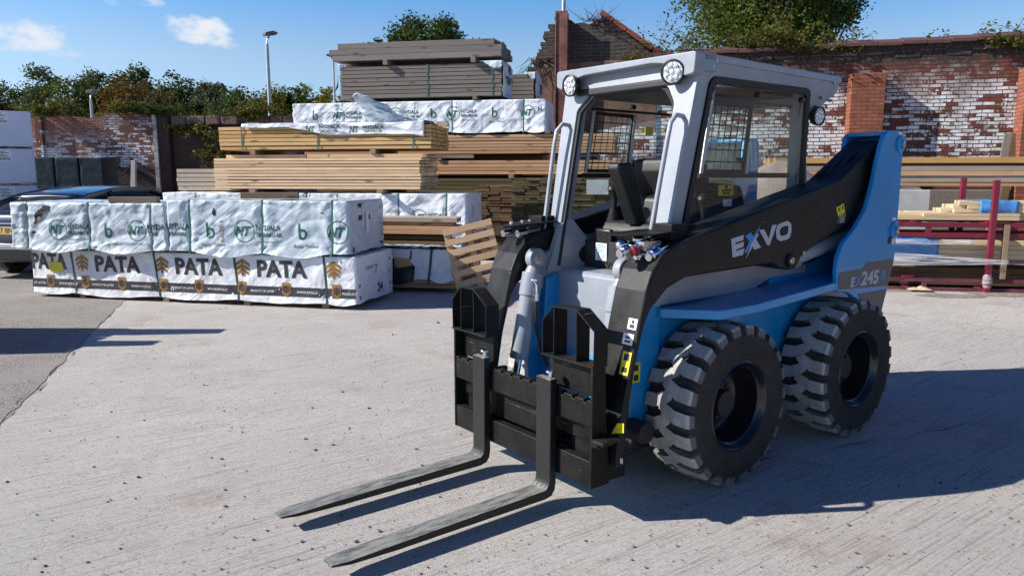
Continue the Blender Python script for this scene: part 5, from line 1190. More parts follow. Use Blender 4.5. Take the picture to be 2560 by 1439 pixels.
endpack('rough treated slat pack end on between the green packs', Vector((-.62, 12.95, 0)), .60, .5, 1.42, 18, 3, W_DARK, 43)
# upper white pack
rt_ = pack_root('timber_pack', 'long white wrapped pack with green print, high behind the yellow timber', 'timber pack', -4.82, PD, 'wrapped timber packs')
w = Wrap(4.93, 1.0, 2.385, 2.955, 9.4, .017, .03, .0, (.95, 1.6, 3.18, 4.52), .04, .02); w.mesh(.032, 22).build('wrapping', M_WRAP, rt_, 0, 70)
for k in (3.18, 4.52): w.strap(k, M_STRAP, rt_, .02)
mt = MB()
for x in (.95, 2.08, 3.20, 4.60): nydala(w, x, 2.72, 1.0, rt_, 'nt' if x < 4.5 else 'n')
for x in (.40, 1.62, 2.76, 3.92): nydala(w, x, 2.735, 1.0, rt_, 'b')
w.text(mt, 'N', 4.78, 2.74, .10, .03)
mt.build('green_lettering', M_GREENT, rt_, 0, 0)
mb = MB(); boards(mb, .04, 4.89, .03, .96, 2.39, 2.92, 8, 7, random.Random(51)); mb.build('boards', W_BROWN, rt_, 0, 0)
# grey strapped pack with wrapped end
gp_ = pack('weathered grey pack with green straps and wrapped right end, high on the back stack', -3.84, -.72, PD, .05, .80, 3.03, 3.62, 8, 7, W_GREY, 61, (1.72, 2.95))
def endwrap(root, x, y0, y1, z0, z1, seed, txt, over=.45):
    mb = MB()
    mb.grid(26, 22, lambda u, v: (x+.03+.05*math.sin(v*math.pi)*math.sin(u*math.pi)+.018*ridge(u*3, v*3+u, seed), y0-.02+(y1-y0+.08)*u, z0-.06*u+(z1-z0+.03+.06*u)*v-.06*max(0, u-.75)*v*4))
    mb.grid(16, 16, lambda u, v: (x+.03-over*u, y0-.02+(y1-y0)*v, z1+.03+.02*nz(u*5, v*5, seed)-(.05*(1-v)*u if v < .2 else 0)))
    mb.grid(16, 5, lambda u, v: (x+.03-over*u*(1-.1*v), y0-.025-.015*v, z1+.03-(.10+.07*math.sin(u*5)+.05*nz(u*6, seed))*v*(1-.35*u)))
    o = mb.build('end_wrapping', M_WRAPB, root, 0, 70); o.modifiers.new('thickness', 'SOLIDIFY').thickness = .003
    s = MB()
    for (t, yy, zz, sz) in txt:
        vs, fs = text2d(t, sz, .035); flat(s, vs, lambda a, b_: (x+.035+.05*math.sin((zz+b_-z0)/(z1-z0)*math.pi)*math.sin((yy+a-y0)/(y1-y0)*math.pi)+.018*ridge((yy+a-y0)/(y1-y0)*3, (zz+b_-z0)/(z1-z0)*3+(yy+a-y0)/(y1-y0), seed)+.006, yy+a, zz+b_), .04, fs)
    s.build('ink_marks', M_INK, root, 0, 0)
endwrap(gp_, 3.12, 0, .80, 3.03, 3.62, 3, (('TW 10', .10, 3.24, .21), ('FS', .42, 3.46, .20)))
s = MB(); s.grid(10, 8, lambda u, v: (-.02+.25*u*(1-v*.3), -.02+.02*v, 3.66-.10*v*(1-u))); o = s.build('torn_wrapping', M_WRAPB, gp_, 0, 70); o.modifiers.new('thickness', 'SOLIDIFY').thickness = .003
s = MB(); s.grid(6, 6, lambda u, v: (-.05-.08*v*(1-u), .02, 3.25+.22*u-.1*v)); o = s.build('torn_wrapping', M_BLACKWRAP, gp_, 0, 70); o.modifiers.new('thickness', 'SOLIDIFY').thickness = .003
gq = pack('grey pack with marked wrapped end behind the strapped grey pack', -3.2, -.30, PD, 1.15, .62, 3.0, 3.55, 7, 6, W_GREY, 62); endwrap(gq, 2.90, 0, .62, 3.0, 3.55, 5, (('N5', .20, 3.2, .24),), .2)
s = MB(); 
pack('hidden brown pack that holds up the rear grey pack', -3.3, -.1, PD, 1.15, .75, .06, 2.96, 30, 5, W_BROWN, 63)
for k, (u, z) in enumerate(((-3.4, 2.962), (-1.2, 2.962))): p = on_line(PD, u, .45); bearer('%s bearer under the strapped grey timber pack' % ('left', 'right')[k], p.x, p.y, z, .95, .08, .066, YAW+math.pi/2, W_BEAR, 'bearers in the back stack')
for k, (u, z) in enumerate(((-2.9, 3.622), (-1.22, 3.622))): p = on_line(PD, u, .38); bearer('%s bearer under the loose grey beams' % ('left', 'right')[k], p.x, p.y, z, .85, .085, .09, YAW+math.pi/2, W_GREY, 'bearers in the back stack')
rb2 = random.Random(9)
for r_ in range(3):
    for c_ in range(6):
        a = -3.96+(.0, -.06, .09)[r_]*1.0+rb2.uniform(-.03, .03); b_ = -.74+(.05, .02, -.05)[r_]+rb2.uniform(-.05, .03)+.015*c_
        p = on_line(PD, (a+b_)/2, .06+c_*.125); mb = MB(); mb.box(-(b_-a)/2, (b_-a)/2, -.06, .06, 0, .104); o = mb.build('grey_beam', W_GREY, None, .004, 0, (p.x, p.y, 3.714+r_*.107), YAW+rb2.uniform(-.004, .004))
        lay = ('bottom', 'middle', 'top')[r_]
        tag(o, 'weathered grey beam at the front of the %s layer on the highest stack' % lay if c_ == 0 else 'weathered grey beam behind the front one in the %s layer of the highest stack' % lay, 'beam', 'loose grey beams on the highest stack')
# ------------------------------------------------------------------ leaning pallet
pl = thing('pallet', 'wooden pallet leaning on its edge against the loose boards', 'pallet', (-.36, 9.36, 0), 0)
mb = MB()
pl.rotation_euler = (0, 0, 0)
Mx = Matrix.Translation((0, 0, .0))
# build flat (x across 1.0 m, z up the face 1.15 m, y thickness) then lean and twist
fr_ = MB(); bk_ = MB(); bl = MB()
for k in range(7): z = .01+k*.138; fr_.box(-.32, .32, -.02, 0, z, z+.082)
for k in range(4): z = .01+k*.275; bk_.box(-.32, .32, .085, .105, z, z+.085)
for x in (-.32, -.04, .24):
    bl.box(x, x+.08, 0, .02, .0, .92)
    for z in (.04, .42, .82): bl.box(x, x+.08, .02, .085, z, z+.09)
LM = Matrix.Rotation(R(2), 4, 'Z') @ Matrix.Rotation(R(-14), 4, 'Y') @ Matrix.Rotation(R(-13), 4, 'X')
zmin = min((LM @ Vector(v)).z for m_ in (fr_, bk_, bl) for v in m_.v)
for m_, nm in ((fr_, 'slat'), (bk_, 'slat'), (bl, 'bearer')):
    n8 = len(m_.v)//8
    for q in range(n8):
        o_ = MB(); vs = [LM @ Vector(v)-Vector((0, 0, zmin)) for v in m_.v[q*8:q*8+8]]
        o_.add(vs, [(0, 2, 3, 1), (4, 5, 7, 6), (0, 1, 5, 4), (2, 6, 7, 3), (0, 4, 6, 2), (1, 3, 7, 5)]); o_.build(nm if nm == 'slat' or q % 4 == 0 else 'block', W_PALLET, pl, .003, 0)
s = MB(); s.add([LM @ Vector(v)-Vector((0, 0, zmin)) for v in ((-.22, -.004, .80), (-.08, -.004, .80), (-.08, -.004, .835), (-.22, -.004, .84))], [(0, 1, 2, 3)]); s.build('white_label', M_WHITEST, pl, 0, 0)
# ------------------------------------------------------------------ brickwork
def brick_mat(name, c1, c2, mortar, paint_lo, paint_hi, paint_amt, soot=(0, 0, 0, 0), bw=.225, bh=.075, ms=.009, rough_top=0.):
    """old brickwork; white paint flaking off between heights paint_lo and paint_hi; soot = (x0, x1, z0, z1) blackened region"""
    m = mat(name, c1, .9); n, L, b = nodes(m)
    c = n.new('ShaderNodeTexCoord'); sp = n.new('ShaderNodeSeparateXYZ'); L(c.outputs['Object'], sp.inputs[0])
    cbx = n.new('ShaderNodeCombineXYZ'); ad = n.new('ShaderNodeMath'); ad.operation = 'ADD'; L(sp.outputs[0], ad.inputs[0]); L(sp.outputs[1], ad.inputs[1]); L(ad.outputs[0], cbx.inputs[0]); L(sp.outputs[2], cbx.inputs[1])
    # wobble so that the courses are not ruler-straight
    wn = n.new('ShaderNodeTexNoise'); wn.inputs['Scale'].default_value = 2.2; wn.inputs['Detail'].default_value = 3; L(c.outputs['Object'], wn.inputs['Vector'])
    ws = n.new('ShaderNodeVectorMath'); ws.operation = 'MULTIPLY_ADD'; ws.inputs[1].default_value = (.05, .055, 0); L(wn.outputs['Color'], ws.inputs[0]); L(cbx.outputs[0], ws.inputs[2])
    def brick(a, d, mo):
        q = n.new('ShaderNodeTexBrick'); q.inputs['Scale'].default_value = 1; q.inputs['Brick Width'].default_value = bw; q.inputs['Row Height'].default_value = bh; q.inputs['Mortar Size'].default_value = ms; q.inputs['Mortar Smooth'].default_value = .35; q.inputs['Bias'].default_value = 0
        q.inputs['Color1'].default_value = (*a, 1); q.inputs['Color2'].default_value = (*d, 1); q.inputs['Mortar'].default_value = (*mo, 1); L(ws.outputs[0], q.inputs['Vector']); return q
    bc = brick(c1, c2, mortar); br = brick((0, 0, 0), (1, 1, 1), (.5, .5, .5))
    def no(s, d=6, r=.6):
        q = n.new('ShaderNodeTexNoise'); q.inputs['Scale'].default_value = s; q.inputs['Detail'].default_value = d; q.inputs['Roughness'].default_value = r; L(c.outputs['Object'], q.inputs['Vector']); return q.outputs[0]
    def mth(op, a, d, e=None):
        q = n.new('ShaderNodeMath'); q.operation = op
        for s, i in ((a, 0), (d, 1), (e, 2)):
            if s is None: continue
            if isinstance(s, (int, float)): q.inputs[i].default_value = s
            else: L(s, q.inputs[i])
        return q.outputs[0]
    def rng(s, a, d, e=0, f=1):
        q = n.new('ShaderNodeMapRange'); q.inputs[1].default_value = a; q.inputs[2].default_value = d; q.inputs[3].default_value = e; q.inputs[4].default_value = f; L(s, q.inputs[0]); return q.outputs[0]
    def mix(f, a, d):
        q = n.new('ShaderNodeMix'); q.data_type = 'RGBA'; L(f, q.inputs[0])
        for s, i in ((a, 6), (d, 7)):
            if isinstance(s, tuple): q.inputs[i].default_value = (*s, 1)
            else: L(s, q.inputs[i])
        return q.outputs[2]
    col = mix(rng(no(5, 5), .3, .7, 0, .55), bc.outputs['Color'], tuple(v*.45 for v in c1))
    if paint_amt > 0:
        zz = mth('ADD', sp.outputs[2], mth('MULTIPLY_ADD', no(1.1, 3), 1.6, -.8))
        zone = mth('MULTIPLY', rng(zz, paint_lo-.25, paint_lo+.15), rng(zz, paint_hi+.35, paint_hi-.25))
        sc = mth('ADD', mth('MULTIPLY', rng(no(1.1, 7, .68), .3, .7), .58), mth('ADD', mth('MULTIPLY', br.outputs['Color'], .36), mth('MULTIPLY', no(20, 6, .72), .62)))
        flak = rng(sc, 1.22-paint_amt, 1.27-paint_amt)
        keep = mth('MULTIPLY', mth('MULTIPLY', flak, zone), rng(bc.outputs['Fac'], .75, .25))
        col = mix(keep, col, mix(rng(no(9, 5), .35, .7), (.84, .83, .83), (.66, .64, .64)))
    # grime running down from the top
    gr = rng(no(1.9, 8, .72), .46, .68, 0, .72); col = mix(gr, col, tuple(v*.35 for v in c1))
    if soot[3] > soot[2]:
        q = mth('ADD', sp.outputs[2], mth('MULTIPLY_ADD', no(2.5, 5), .9, -.45)); xx = mth('ADD', sp.outputs[0], mth('MULTIPLY_ADD', no(2.1, 5), .9, -.45))
        f = mth('MULTIPLY', mth('MULTIPLY', rng(q, soot[2], soot[2]+.15), rng(q, soot[3]+.15, soot[3])), mth('MULTIPLY', rng(xx, soot[0], soot[0]+.3), rng(xx, soot[1]+.3, soot[1])))
        col = mix(mth('MULTIPLY', f, .92), col, mix(rng(no(16, 6, .7), .52, .66), (.028, .024, .022), (.15, .12, .10)))
    L(col, b.inputs['Base Color'])
    h = mth('ADD', mth('MULTIPLY', bc.outputs['Fac'], -1.0), mth('MULTIPLY', no(35, 5, .7), .55))
    bp = n.new('ShaderNodeBump'); bp.inputs['Strength'].default_value = .9; bp.inputs['Distance'].default_value = .018; L(h, bp.inputs['Height']); L(bp.outputs[0], b.inputs['Normal'])
    return m
B_WALL = brick_mat('old_painted_brick', (.22, .062, .038), (.085, .042, .034), (.040, .033, .030), 1.8, 3.45, .50, (1.5, 30, 3.8, 4.4))
B_GABLE = brick_mat('sooty_brick', (.075, .05, .042), (.035, .032, .030), (.16, .13, .11), 0, 0, 0)
B_PIER = brick_mat('orange_brick', (.42, .125, .058), (.24, .075, .045), (.10, .075, .06), 0, 0, 0, ms=.010)
B_FAR = brick_mat('far_painted_brick', (.36, .11, .075), (.24, .085, .06), (.42, .36, .32), 1.75, 2.65, .52)
B_FAR2 = brick_mat('far_mottled_brick', (.28, .10, .07), (.14, .075, .06), (.07, .055, .05), 1.9, 3.2, .42, (-1, 9, -1, 1.75))
B_IVY = brick_mat('dark_ivy_brick', (.10, .045, .035), (.05, .032, .027), (.035, .03, .027), 0, 0, 0)
M_RENDER = mat('brown_render', (.17, .085, .06), .95, 0, .35, 2.5, .6, 30, col2=(.26, .15, .115))
M_COPING = mat('tile_coping', (.16, .06, .045), .8, 0, .4, 4, .5, 25, col2=(.10, .06, .055)); M_COPRED = mat('red_tile_coping', (.36, .075, .04), .8, 0, .45, 5, .5, 25, col2=(.22, .06, .04))
M_STONE = mat('stone_coping', (.26, .13, .10), .9, 0, .4, 3, .6, 22, col2=(.13, .10, .09)); M_RUST = mat('rusted_steel', (.15, .045, .035), .75, .1, .4, 6, .5, 30, col2=(.24, .10, .08))
M_CONCW = mat('rough_concrete', (.30, .27, .235), .95, 0, .4, 3, .8, 25, col2=(.17, .15, .125)); M_BLOCK = mat('cast_concrete', (.45, .44, .42), .9, 0, .12, 5, .3, 60)
WY = math.atan2(-.196, .981)
def wpos(u, n=0.): return Vector((10.4, 15., 0))+Vector((.981, -.196, 0))*u+Vector((.196, .981, 0))*n
# right-hand wall: local x = u + 7.4
wl_root = thing('brick_wall', 'tall old brick wall with flaking white paint behind the loader', 'wall', wpos(-7.4), WY)
def blocks_outline(pts, rnd, step=.225, amp=.04):
    return pts
mb = MB()
mb.prism([(0, 0), (16, 0), (16, 4.42), (7.0, 4.235), (0, 4.09)], 'y', 0, .42); mb.build('brickwork', B_WALL, wl_root, 0, 0)
mb = MB(); x = -.1; rr = random.Random(3)
while x < 15.8:
    l = rr.uniform(.42, .47); z = 4.095+.0206*x
    mb.prism([(-.10, z), (-.10, z+.07), (.2, z+.17), (.5, z+.07), (.5, z)], 'x', x, x+l-.012, fn=lambda v, a=rr.uniform(-.012, .012): (v[0], v[1], v[2]+a)); x += l
mb.build('coping', M_COPING, wl_root, .006, 0)
mb = MB()
for k in range(60):   # corbelled, broken course below the coping
    x = k*.235+rr.uniform(-.02, .02)
    if rr.random() < .72: mb.box(x, x+.22, -rr.uniform(.02, .06), .01, 3.93+.0206*x, 4.0+.0206*x)
    if rr.random() < .5: mb.box(x, x+.22, -rr.uniform(.01, .035), .01, 3.85+.0206*x, 3.92+.0206*x)
mb.build('brick_course', B_GABLE, wl_root, .006, 0)
mb = MB(); mb.prism([(3, 0), (16, 0), (16, 1.34), (3, 1.30)], 'y', -.22, -.003); mb.build('plinth', M_CONCW, wl_root, .02, 0)
for (x0, x1, zt) in ((3.83, 4.47, 3.62), (6.98, 7.7, 3.66), (10.6, 11.3, 3.66)):
    mb = MB(); mb.box(x0, x1, -.36, -.001, 0, zt); mb.build('pier', B_PIER, wl_root, .008, 0)
# unseen yard wall added on the right; cab glass mirrors it, side light dims
rw_ = thing('brick_wall', 'unseen dark brick side wall added on the right, mirrored in the cab glass', 'wall', (11.6, 14.6, 0), -math.pi/2-R(4))
mb = MB(); mb.prism([(0, 0), (30, 0), (30, 2.6), (0, 2.6)], 'y', 0, .4); mb.build('brickwork', B_GABLE, rw_, 0, 0)
mb = MB(); mb.box(0, 30, -.06, .46, 2.6, 2.72); mb.build('coping', M_COPING, rw_, .01, 0)
# ruined gable to the left
gb = thing('ruined_gable', 'sooty broken gable wall with a red sloping coping and a rusted column behind the cab', 'wall', wpos(-10.5), WY)
pts = [(0, 0), (3.095, 0), (3.095, 4.08), (1.92, 4.98), (1.76, 4.90), (1.60, 4.83), (1.48, 4.88), (1.30, 4.86), (1.22, 4.93), (1.0, 5.02)]
z = 5.02; x = .98; rr = random.Random(8)
tgt = lambda z: np.interp(z, [3.55, 3.72, 4.05, 4.5, 4.63, 4.95, 5.05], [.02, .16, .36, .58, .62, .80, .92])
edge_ = []
while z > 3.5:
    xx = float(tgt(z))+rr.uniform(-.07, .07); edge_ += [(xx, z), (xx, z-.075)]; z -= .075
pts += edge_+[(.0, 3.5)]
mb = MB(); mb.prism(pts, 'y', 0, .42); mb.build('brickwork', B_GABLE, gb, 0, 0)
mb = MB(); mb.prism([(0, 0), (3.092, 0), (3.092, 4.02), (2.0, 4.06), (1.2, 4.03), (.62, 4.02), (.30, 3.80), (.12, 3.62), (0, 3.5)], 'y', -.035, -.001); mb.build('render', M_RENDER, gb, .01, 0)
mb = MB(); mb.prism([(.9, 0), (3.09, 0), (3.09, 2.55), (2.6, 2.7), (1.9, 2.58), (.9, 2.62)], 'y', -.05, -.037); mb.build('painted_bricks', B_WALL, gb, 0, 0)
mb = MB()
for k in range(5):
    a = Vector((1.83, 0, 5.03)).lerp(Vector((3.25, 0, 4.03)), k/5); b_ = Vector((1.83, 0, 5.03)).lerp(Vector((3.25, 0, 4.03)), (k+1)/5-.012); d = Vector((.576, 0, .817))*.10
    mb.add([(p.x, y, p.z) for y in (-.08, .5) for p in (a, b_, b_+d, a+d)], [(0, 1, 2, 3), (4, 5, 6, 7), (0, 1, 5, 4), (1, 2, 6, 5), (2, 3, 7, 6), (3, 0, 4, 7)])
mb.build('coping', M_COPRED, gb, .008, 0)
mb = MB(); mb.box(.90, 1.17, -.28, -.265, 0, 5.08); mb.box(.90, 1.17, -.06, -.045, 0, 5.06); mb.box(1.02, 1.05, -.265, -.06, 0, 5.05); mb.box(.915, .93, -.30, -.28, 0, 5.05); mb.build('steel_column', M_RUST, gb, .004, 0)
# leaning board beside the far right pier
bo = thing('board', 'pale and brown boards leaning on the brick wall beside the right orange pier', 'board', wpos(-.78, -.5), WY)
for (dx, m_) in ((0, M_CONCW), (.14, W_DARK)):
    mb = MB(); mb.add([(p[0]+dx, p[1], p[2]) for p in ((-.22, -.05, 0), (-.08, -.05, 0), (.30, .40, 2.42), (.16, .40, 2.42), (-.22, -.09, 0), (-.08, -.09, 0), (.30, .36, 2.42), (.16, .36, 2.42))], [(0, 1, 2, 3), (4, 5, 6, 7), (0, 1, 5, 4), (1, 2, 6, 5), (2, 3, 7, 6), (3, 0, 4, 7)]); mb.build('plank', m_, bo, .004, 0)
# far walls beyond the parked car
fw = thing('brick_wall', 'low red brick wall with white paint patches and a black sooty foot, left of the timber', 'wall', (-12.35, 23, 0), 0)
mb = MB(); rr = random.Random(12)
top = [(-16, 3.3)]+[(-16+k*.5, 3.36+rr.uniform(-.04, .03)) for k in range(1, 32)]+[(-.02, 3.38)]
mb.prism([(-16, 0)]+top+[(-.02, 0)], 'y', .04, .5); mb.build('brickwork', B_FAR, fw, 0, 0)
mb = MB(); mb.prism([(-.02, 0), (-.02, 3.47)]+[(k*.11, 3.49+rr.uniform(-.03, .03)) for k in range(1, 14)]+[(1.52, 3.5), (1.52, 0)], 'y', -.03, .5); mb.build('mottled_panel', B_FAR2, fw, 0, 0)
mb = MB(); mb.box(1.50, 1.62, -.16, .3, 0, 3.42); mb.build('white_post', mat('flaking_white_post', (.05, .04, .04), .9, 0, 0, 6, .4, 30, col2=(.62, .60, .58), stretch=(1, 1, .8)), fw, .01, 0)
mb = MB(); mb.box(1.62, 1.95, -.10, .3, 0, 3.45); mb.build('dark_pilaster', B_IVY, fw, .02, 0)
mb = MB(); mb.box(-2.12, -1.9, -.06, .2, 0, 3.37); mb.build('pier', B_FAR2, fw, .01, 0)
iw = thing('brick_wall', 'dark overgrown brick wall with big red coping stones between the paint patched wall and the timber', 'wall', (-10.35, 23, 0), -R(6))
mb = MB(); mb.prism([(0, 0), (0, 3.12), (11, 3.25), (11, 0)], 'y', .05, .5); mb.build('brickwork', B_IVY, iw, 0, 0)
mb = MB(); x = .05
while x < 10.6:
    l = rr.uniform(.40, .62)
    if x < 1.75 or x > 2.6: mb.box(x, x+l-.03, -.08, .55, 3.12+rr.uniform(-.015, .015), 3.37+rr.uniform(-.03, .03))
    x += l
mb.build('coping_stones', M_STONE, iw, .03, 0)
# slate pallets in dark blue wrapping against the far wall
M_TEAL = mat('dark_blue_shrink_wrap', (.006, .016, .030), .45, 0, .5, 5, .6, 12, .3, 0, (.012, .028, .036))
sp0 = None
for r_ in range(2):
    for c_ in range(3):
        t = thing('wrapped_pallet', ('%s of the lower row of dark blue wrapped pallets by the far wall', '%s of the upper row of dark blue wrapped pallets by the far wall')[r_] % ('left', 'middle', 'right')[c_], 'wrapped pallet', (-13.72+c_*.70, 21.4, .02+r_*1.06), 0, 'dark blue wrapped pallets by the far wall')
        mb = MB(); W_ = Wrap(.66, .8, .14, 1.02, 30+r_*3+c_, .012, .01, 0, (), .01, 0); W_.mesh(.06, 12).build('load', M_TEAL, t, 0, 60)
        mb = MB(); [mb.box(x, x+.10, 0, .78, 0, .09) for x in (0, .28, .55)]; mb.box(0, .66, 0, .78, .09, .12); mb.build('pallet_base', W_PALLET, t, .003, 0)
mb = MB(); mb.add([(-.10, 0, 0), (.10, 0, 0), (.05, .35, 2.05), (-.07, .35, 2.05), (-.10, .1, 0), (.10, .1, 0), (.05, .45, 2.05), (-.07, .45, 2.05)], [(0, 1, 2, 3), (4, 5, 6, 7), (0, 1, 5, 4), (1, 2, 6, 5), (2, 3, 7, 6), (3, 0, 4, 7)])
tag(mb.build('concrete_post', M_BLOCK, None, .01, 0, (-11.35, 22.2, 0), 0), 'pale concrete post leaning on the sooty wall right of the dark blue pallets', 'post')
# ------------------------------------------------------------------ white board packs at the left edge
M_BOXW = mat('white_board_wrap', (.58, .62, .74), .5, 0, .05, 3, .06, 20)
for k in range(4):
    t = thing('board_pack', ('white labelled board pack at the bottom of the stack beside the car', 'white labelled board pack second from the bottom, behind the car boot', 'white labelled board pack second from the top at the left edge', 'white labelled board pack on top of the stack at the left edge')[k], 'board pack', (-8.56, 13.5, .15+k*.645), R(33), 'white board packs at the left edge')
    mb = MB(); mb.grid(2, 2, lambda u, v: (0, 0, 0)) if False else None
    mb.box(-2.4, 0, 0, 1.2, .01, .625); mb.build('board_pack_wrap', M_BOXW, t, .03, 40, bseg=3)
    mb = MB(); mb.box(-.58, -.34, -.004, -.001, .40, .60); mb.build('label', M_WHITEST, t, 0, 0)
    mb = MB()
    for q in range(12): mb.box(-.55+q*.016, -.55+q*.016+random.Random(q).uniform(.004, .011), -.0055, -.004, .42, .465)
    for q, l in enumerate((.16, .10, .18, .13)): mb.box(-.56, -.56+l, -.0055, -.004, .485+q*.026, .495+q*.026)
    mb.build('label_print', M_INK, t, 0, 0)
    if k == 0: mb = MB(); [mb.box(x, x+.1, .05, 1.15, -.15, .01) for x in (-2.2, -1.2, -.3)]; mb.build('skid', W_BEAR, t, .003, 0)
    else: mb = MB(); [mb.box(x, x+.12, .05, 1.15, -.022, .012) for x in (-2.1, -1.2, -.4)]; mb.build('skid', W_BEAR, t, 0, 0)
# ------------------------------------------------------------------ parked car
M_CAR = mat('dark_blue_car_paint', (.012, .016, .032), .22, .35, .05, 3, 0, 1, .5, 1.0); M_CARGL = mat('dark_car_glass', (.006, .007, .009), .06, 0, 0, 1, 0, 1, .6)
M_TAIL = mat('tail_lamp_red', (.22, .008, .008), .15, 0, 0, 1, 0, 1, .6, .5); M_PLATE = mat('yellow_plate', (.62, .42, .12), .45)
car = thing('car', 'dark blue car parked behind the torn pale wrapped pack, roof and tail showing', 'car', (-7.69, 11.28, 0), R(78.5))
def loft(mb, rings):
    n = len(rings[0]); vs = [p for r_ in rings for p in r_]
    mb.add(vs, [(i*n+k, i*n+(k+1) % n, (i+1)*n+(k+1) % n, (i+1)*n+k) for i in range(len(rings)-1) for k in range(n)]+[list(range(n))[::-1], list(range((len(rings)-1)*n, len(rings)*n))])
def cring(x, w_, zb, zt, sh=.08):
    h = [(-.86, 0), (-.97, .18), (-1, .42), (-.985, .66), (-.93, .90), (-.80, 1.0), (-.4, 1.03), (0, 1.04)]
    h = h+[(-a, b_) for a, b_ in h[-2::-1]]
    return [(x, a*w_, zb+(zt-zb)*b_) for a, b_ in h]
mb = MB(); loft(mb, [cring(x, w_, zb, zt) for (x, w_, zb, zt) in ((0, .70, .42, .72), (.03, .80, .34, .94), (.12, .86, .28, 1.02), (.5, .895, .22, 1.03), (1.2, .905, .20, .99), (2.2, .905, .20, .95), (3.0, .90, .20, .93), (3.6, .88, .22, .86), (4.0, .82, .26, .74), (4.2, .68, .32, .62))]); mb.build('body', M_CAR, car, 0, 60)
def groof(x): return float(np.interp(x, [.12, .5, .95, 1.5, 2.0, 2.5, 3.0, 3.45], [1.0, 1.14, 1.29, 1.375, 1.40, 1.37, 1.22, .95]))
def gring(x, shrink=0., top=True):
    zt = groof(x)-shrink; zb = .93; t = (zt-zb)/.5
    hw0 = .80; hw1 = .80-.24*max(0, t)
    return [(x, -hw0, zb), (x, -(hw0+hw1)/2-.015, (zb+zt)/2), (x, -hw1, zt-.03*t), (x, -hw1*.6, zt), (x, 0, zt+.012), (x, hw1*.6, zt), (x, hw1, zt-.03*t), (x, (hw0+hw1)/2+.015, (zb+zt)/2), (x, hw0, zb)]
mb = MB(); loft(mb, [gring(x) for x in (.12, .3, .5, .75, .95, 1.2, 1.5, 1.75, 2.0, 2.25, 2.5, 2.75, 3.0, 3.25, 3.45)]); mb.build('glasshouse', M_CARGL, car, 0, 60)
mb = MB(); xs = [.80, .95, 1.2, 1.5, 1.75, 2.0, 2.25, 2.5]
rows = [[(p[0], p[1]*1.02, p[2]+.012) for p in gring(x)[1:8]] for x in xs]
rows = [[(r_[0][0], r_[1][1]*1.03, r_[1][2]-.05)]+r_[1:6]+[(r_[0][0], r_[5][1]*1.03, r_[5][2]-.05)] for r_ in rows]
mb.add([p for r_ in rows for p in r_], [(i*7+k, i*7+k+1, (i+1)*7+k+1, (i+1)*7+k) for i in range(len(rows)-1) for k in range(6)]); o = mb.build('roof', M_CAR, car, 0, 60); o.modifiers.new('thickness', 'SOLIDIFY').thickness = .015
for s in (1, -1):
    mb = MB()
    mb.tube([(x, s*abs(gring(x)[2][1])*1.02, gring(x)[2][2]) for x in (.14, .4, .7, .95, 1.5, 2.0, 2.5, 3.0, 3.40)], .03, 8); mb.tube([(1.55, s*.815, .95), (1.5, s*.60, 1.35)], .03, 8); mb.build('roof_pillar', M_CAR, car, 0, 60)
    mb = MB(); mb.prism(fillet([(-.01, .74), (.09, .70), (.42, .83), (.40, .93), (.05, .92)], .03), 'y', *sorted((s*.50, s*.885)), fn=lambda v: (v[0]-.03+.10*max(0, abs(v[1])-.6), v[1], v[2])); mb.build('tail_lamp', M_TAIL, car, .01, 40)
    for x in (.85, 3.35):
        mb = MB(); mb.lathe([(.20, -.10), (.30, -.10), (.315, -.06), (.315, .06), (.30, .10), (.20, .10)], (x, s*.80, .315), (0, 1, 0), 32); wo_ = mb.build('wheel', M_RIM, car, 0, 40)
        mb = MB(); mb.lathe([(.0, .08), (.06, .09), (.19, .085), (.205, .10)], (x, s*.80, .315), (0, s, 0), 24); mb.build('rim', M_ALU, wo_, 0, 40)
mb = MB(); mb.box(-.012, .02, -.26, .26, .70, .815); mb.build('number_plate', M_PLATE, car, .004, 0)
mb = MB(); vs, fs = text2d('BT7 8NL', .115, .01); flat(mb, vs, lambda x, y: (-.0135, .235-x, .722+y), 0, fs); mb.build('plate_lettering', M_INK, car, 0, 0)
mb = MB(); mb.box(-.03, .06, -.80, .80, .50, .56); mb.box(-.012, .05, -.45, .45, .855, .875); mb.build('chrome_trim', M_CHROME, car, .01, 0)
mb = MB(); mb.prism(fillet([(-.03, .30), (.2, .25), (.2, .50), (-.04, .50)], .03), 'y', -.78, .78); mb.build('bumper', M_PLASTIC, car, .02, 0)
# ------------------------------------------------------------------ lamp posts
M_GALV = mat('galvanised_steel', (.38, .39, .40), .45, .6, .15, 6)
def lamp(x, y, h, lab, r=.075, rot=0., lean_=0):
    t = thing('lamp_post', lab, 'lamp post', (x, y, 0), rot, 'lamp posts')
    mb = MB(); mb.tube([(0, 0, 0), (0, 0, 1.2), (0, 0, 1.25), (0, 0, h-.35), (.0, 0, h-.3)], [r*1.25, r*1.2, r, r*.75, r*.75], 12); mb.tube([(0, 0, h-.3), (.02, 0, h-.15), (.10, 0, h-.03)], .03, 8); mb.build('pole', M_GALV, t, 0, 40)
    mb = MB(); mb.prism(fillet([(-.10, h-.05), (.32, h+.03), (.36, h+.09), (.2, h+.14), (-.08, h+.06)], .02), 'y', -.13, .13); mb.build('lantern', mat('lantern_grey', (.08, .085, .09), .4), t, .01, 0)
lamp(-8.28, 26, 6.30, 'tall grey lamp post standing behind the far wall left of the timber', .075, R(40)); lamp(-9.32, 40, 7.75, 'distant thin lamp post beside the highest grey beams', .07, R(180)); lamp(-16.6, 30, 4.85, 'short grey lamp post behind the paint patched wall', .07, R(90))
lamp(1.30, 19.5, 8.5, 'white pole rising behind the rusted column of the gable', .06, R(20))
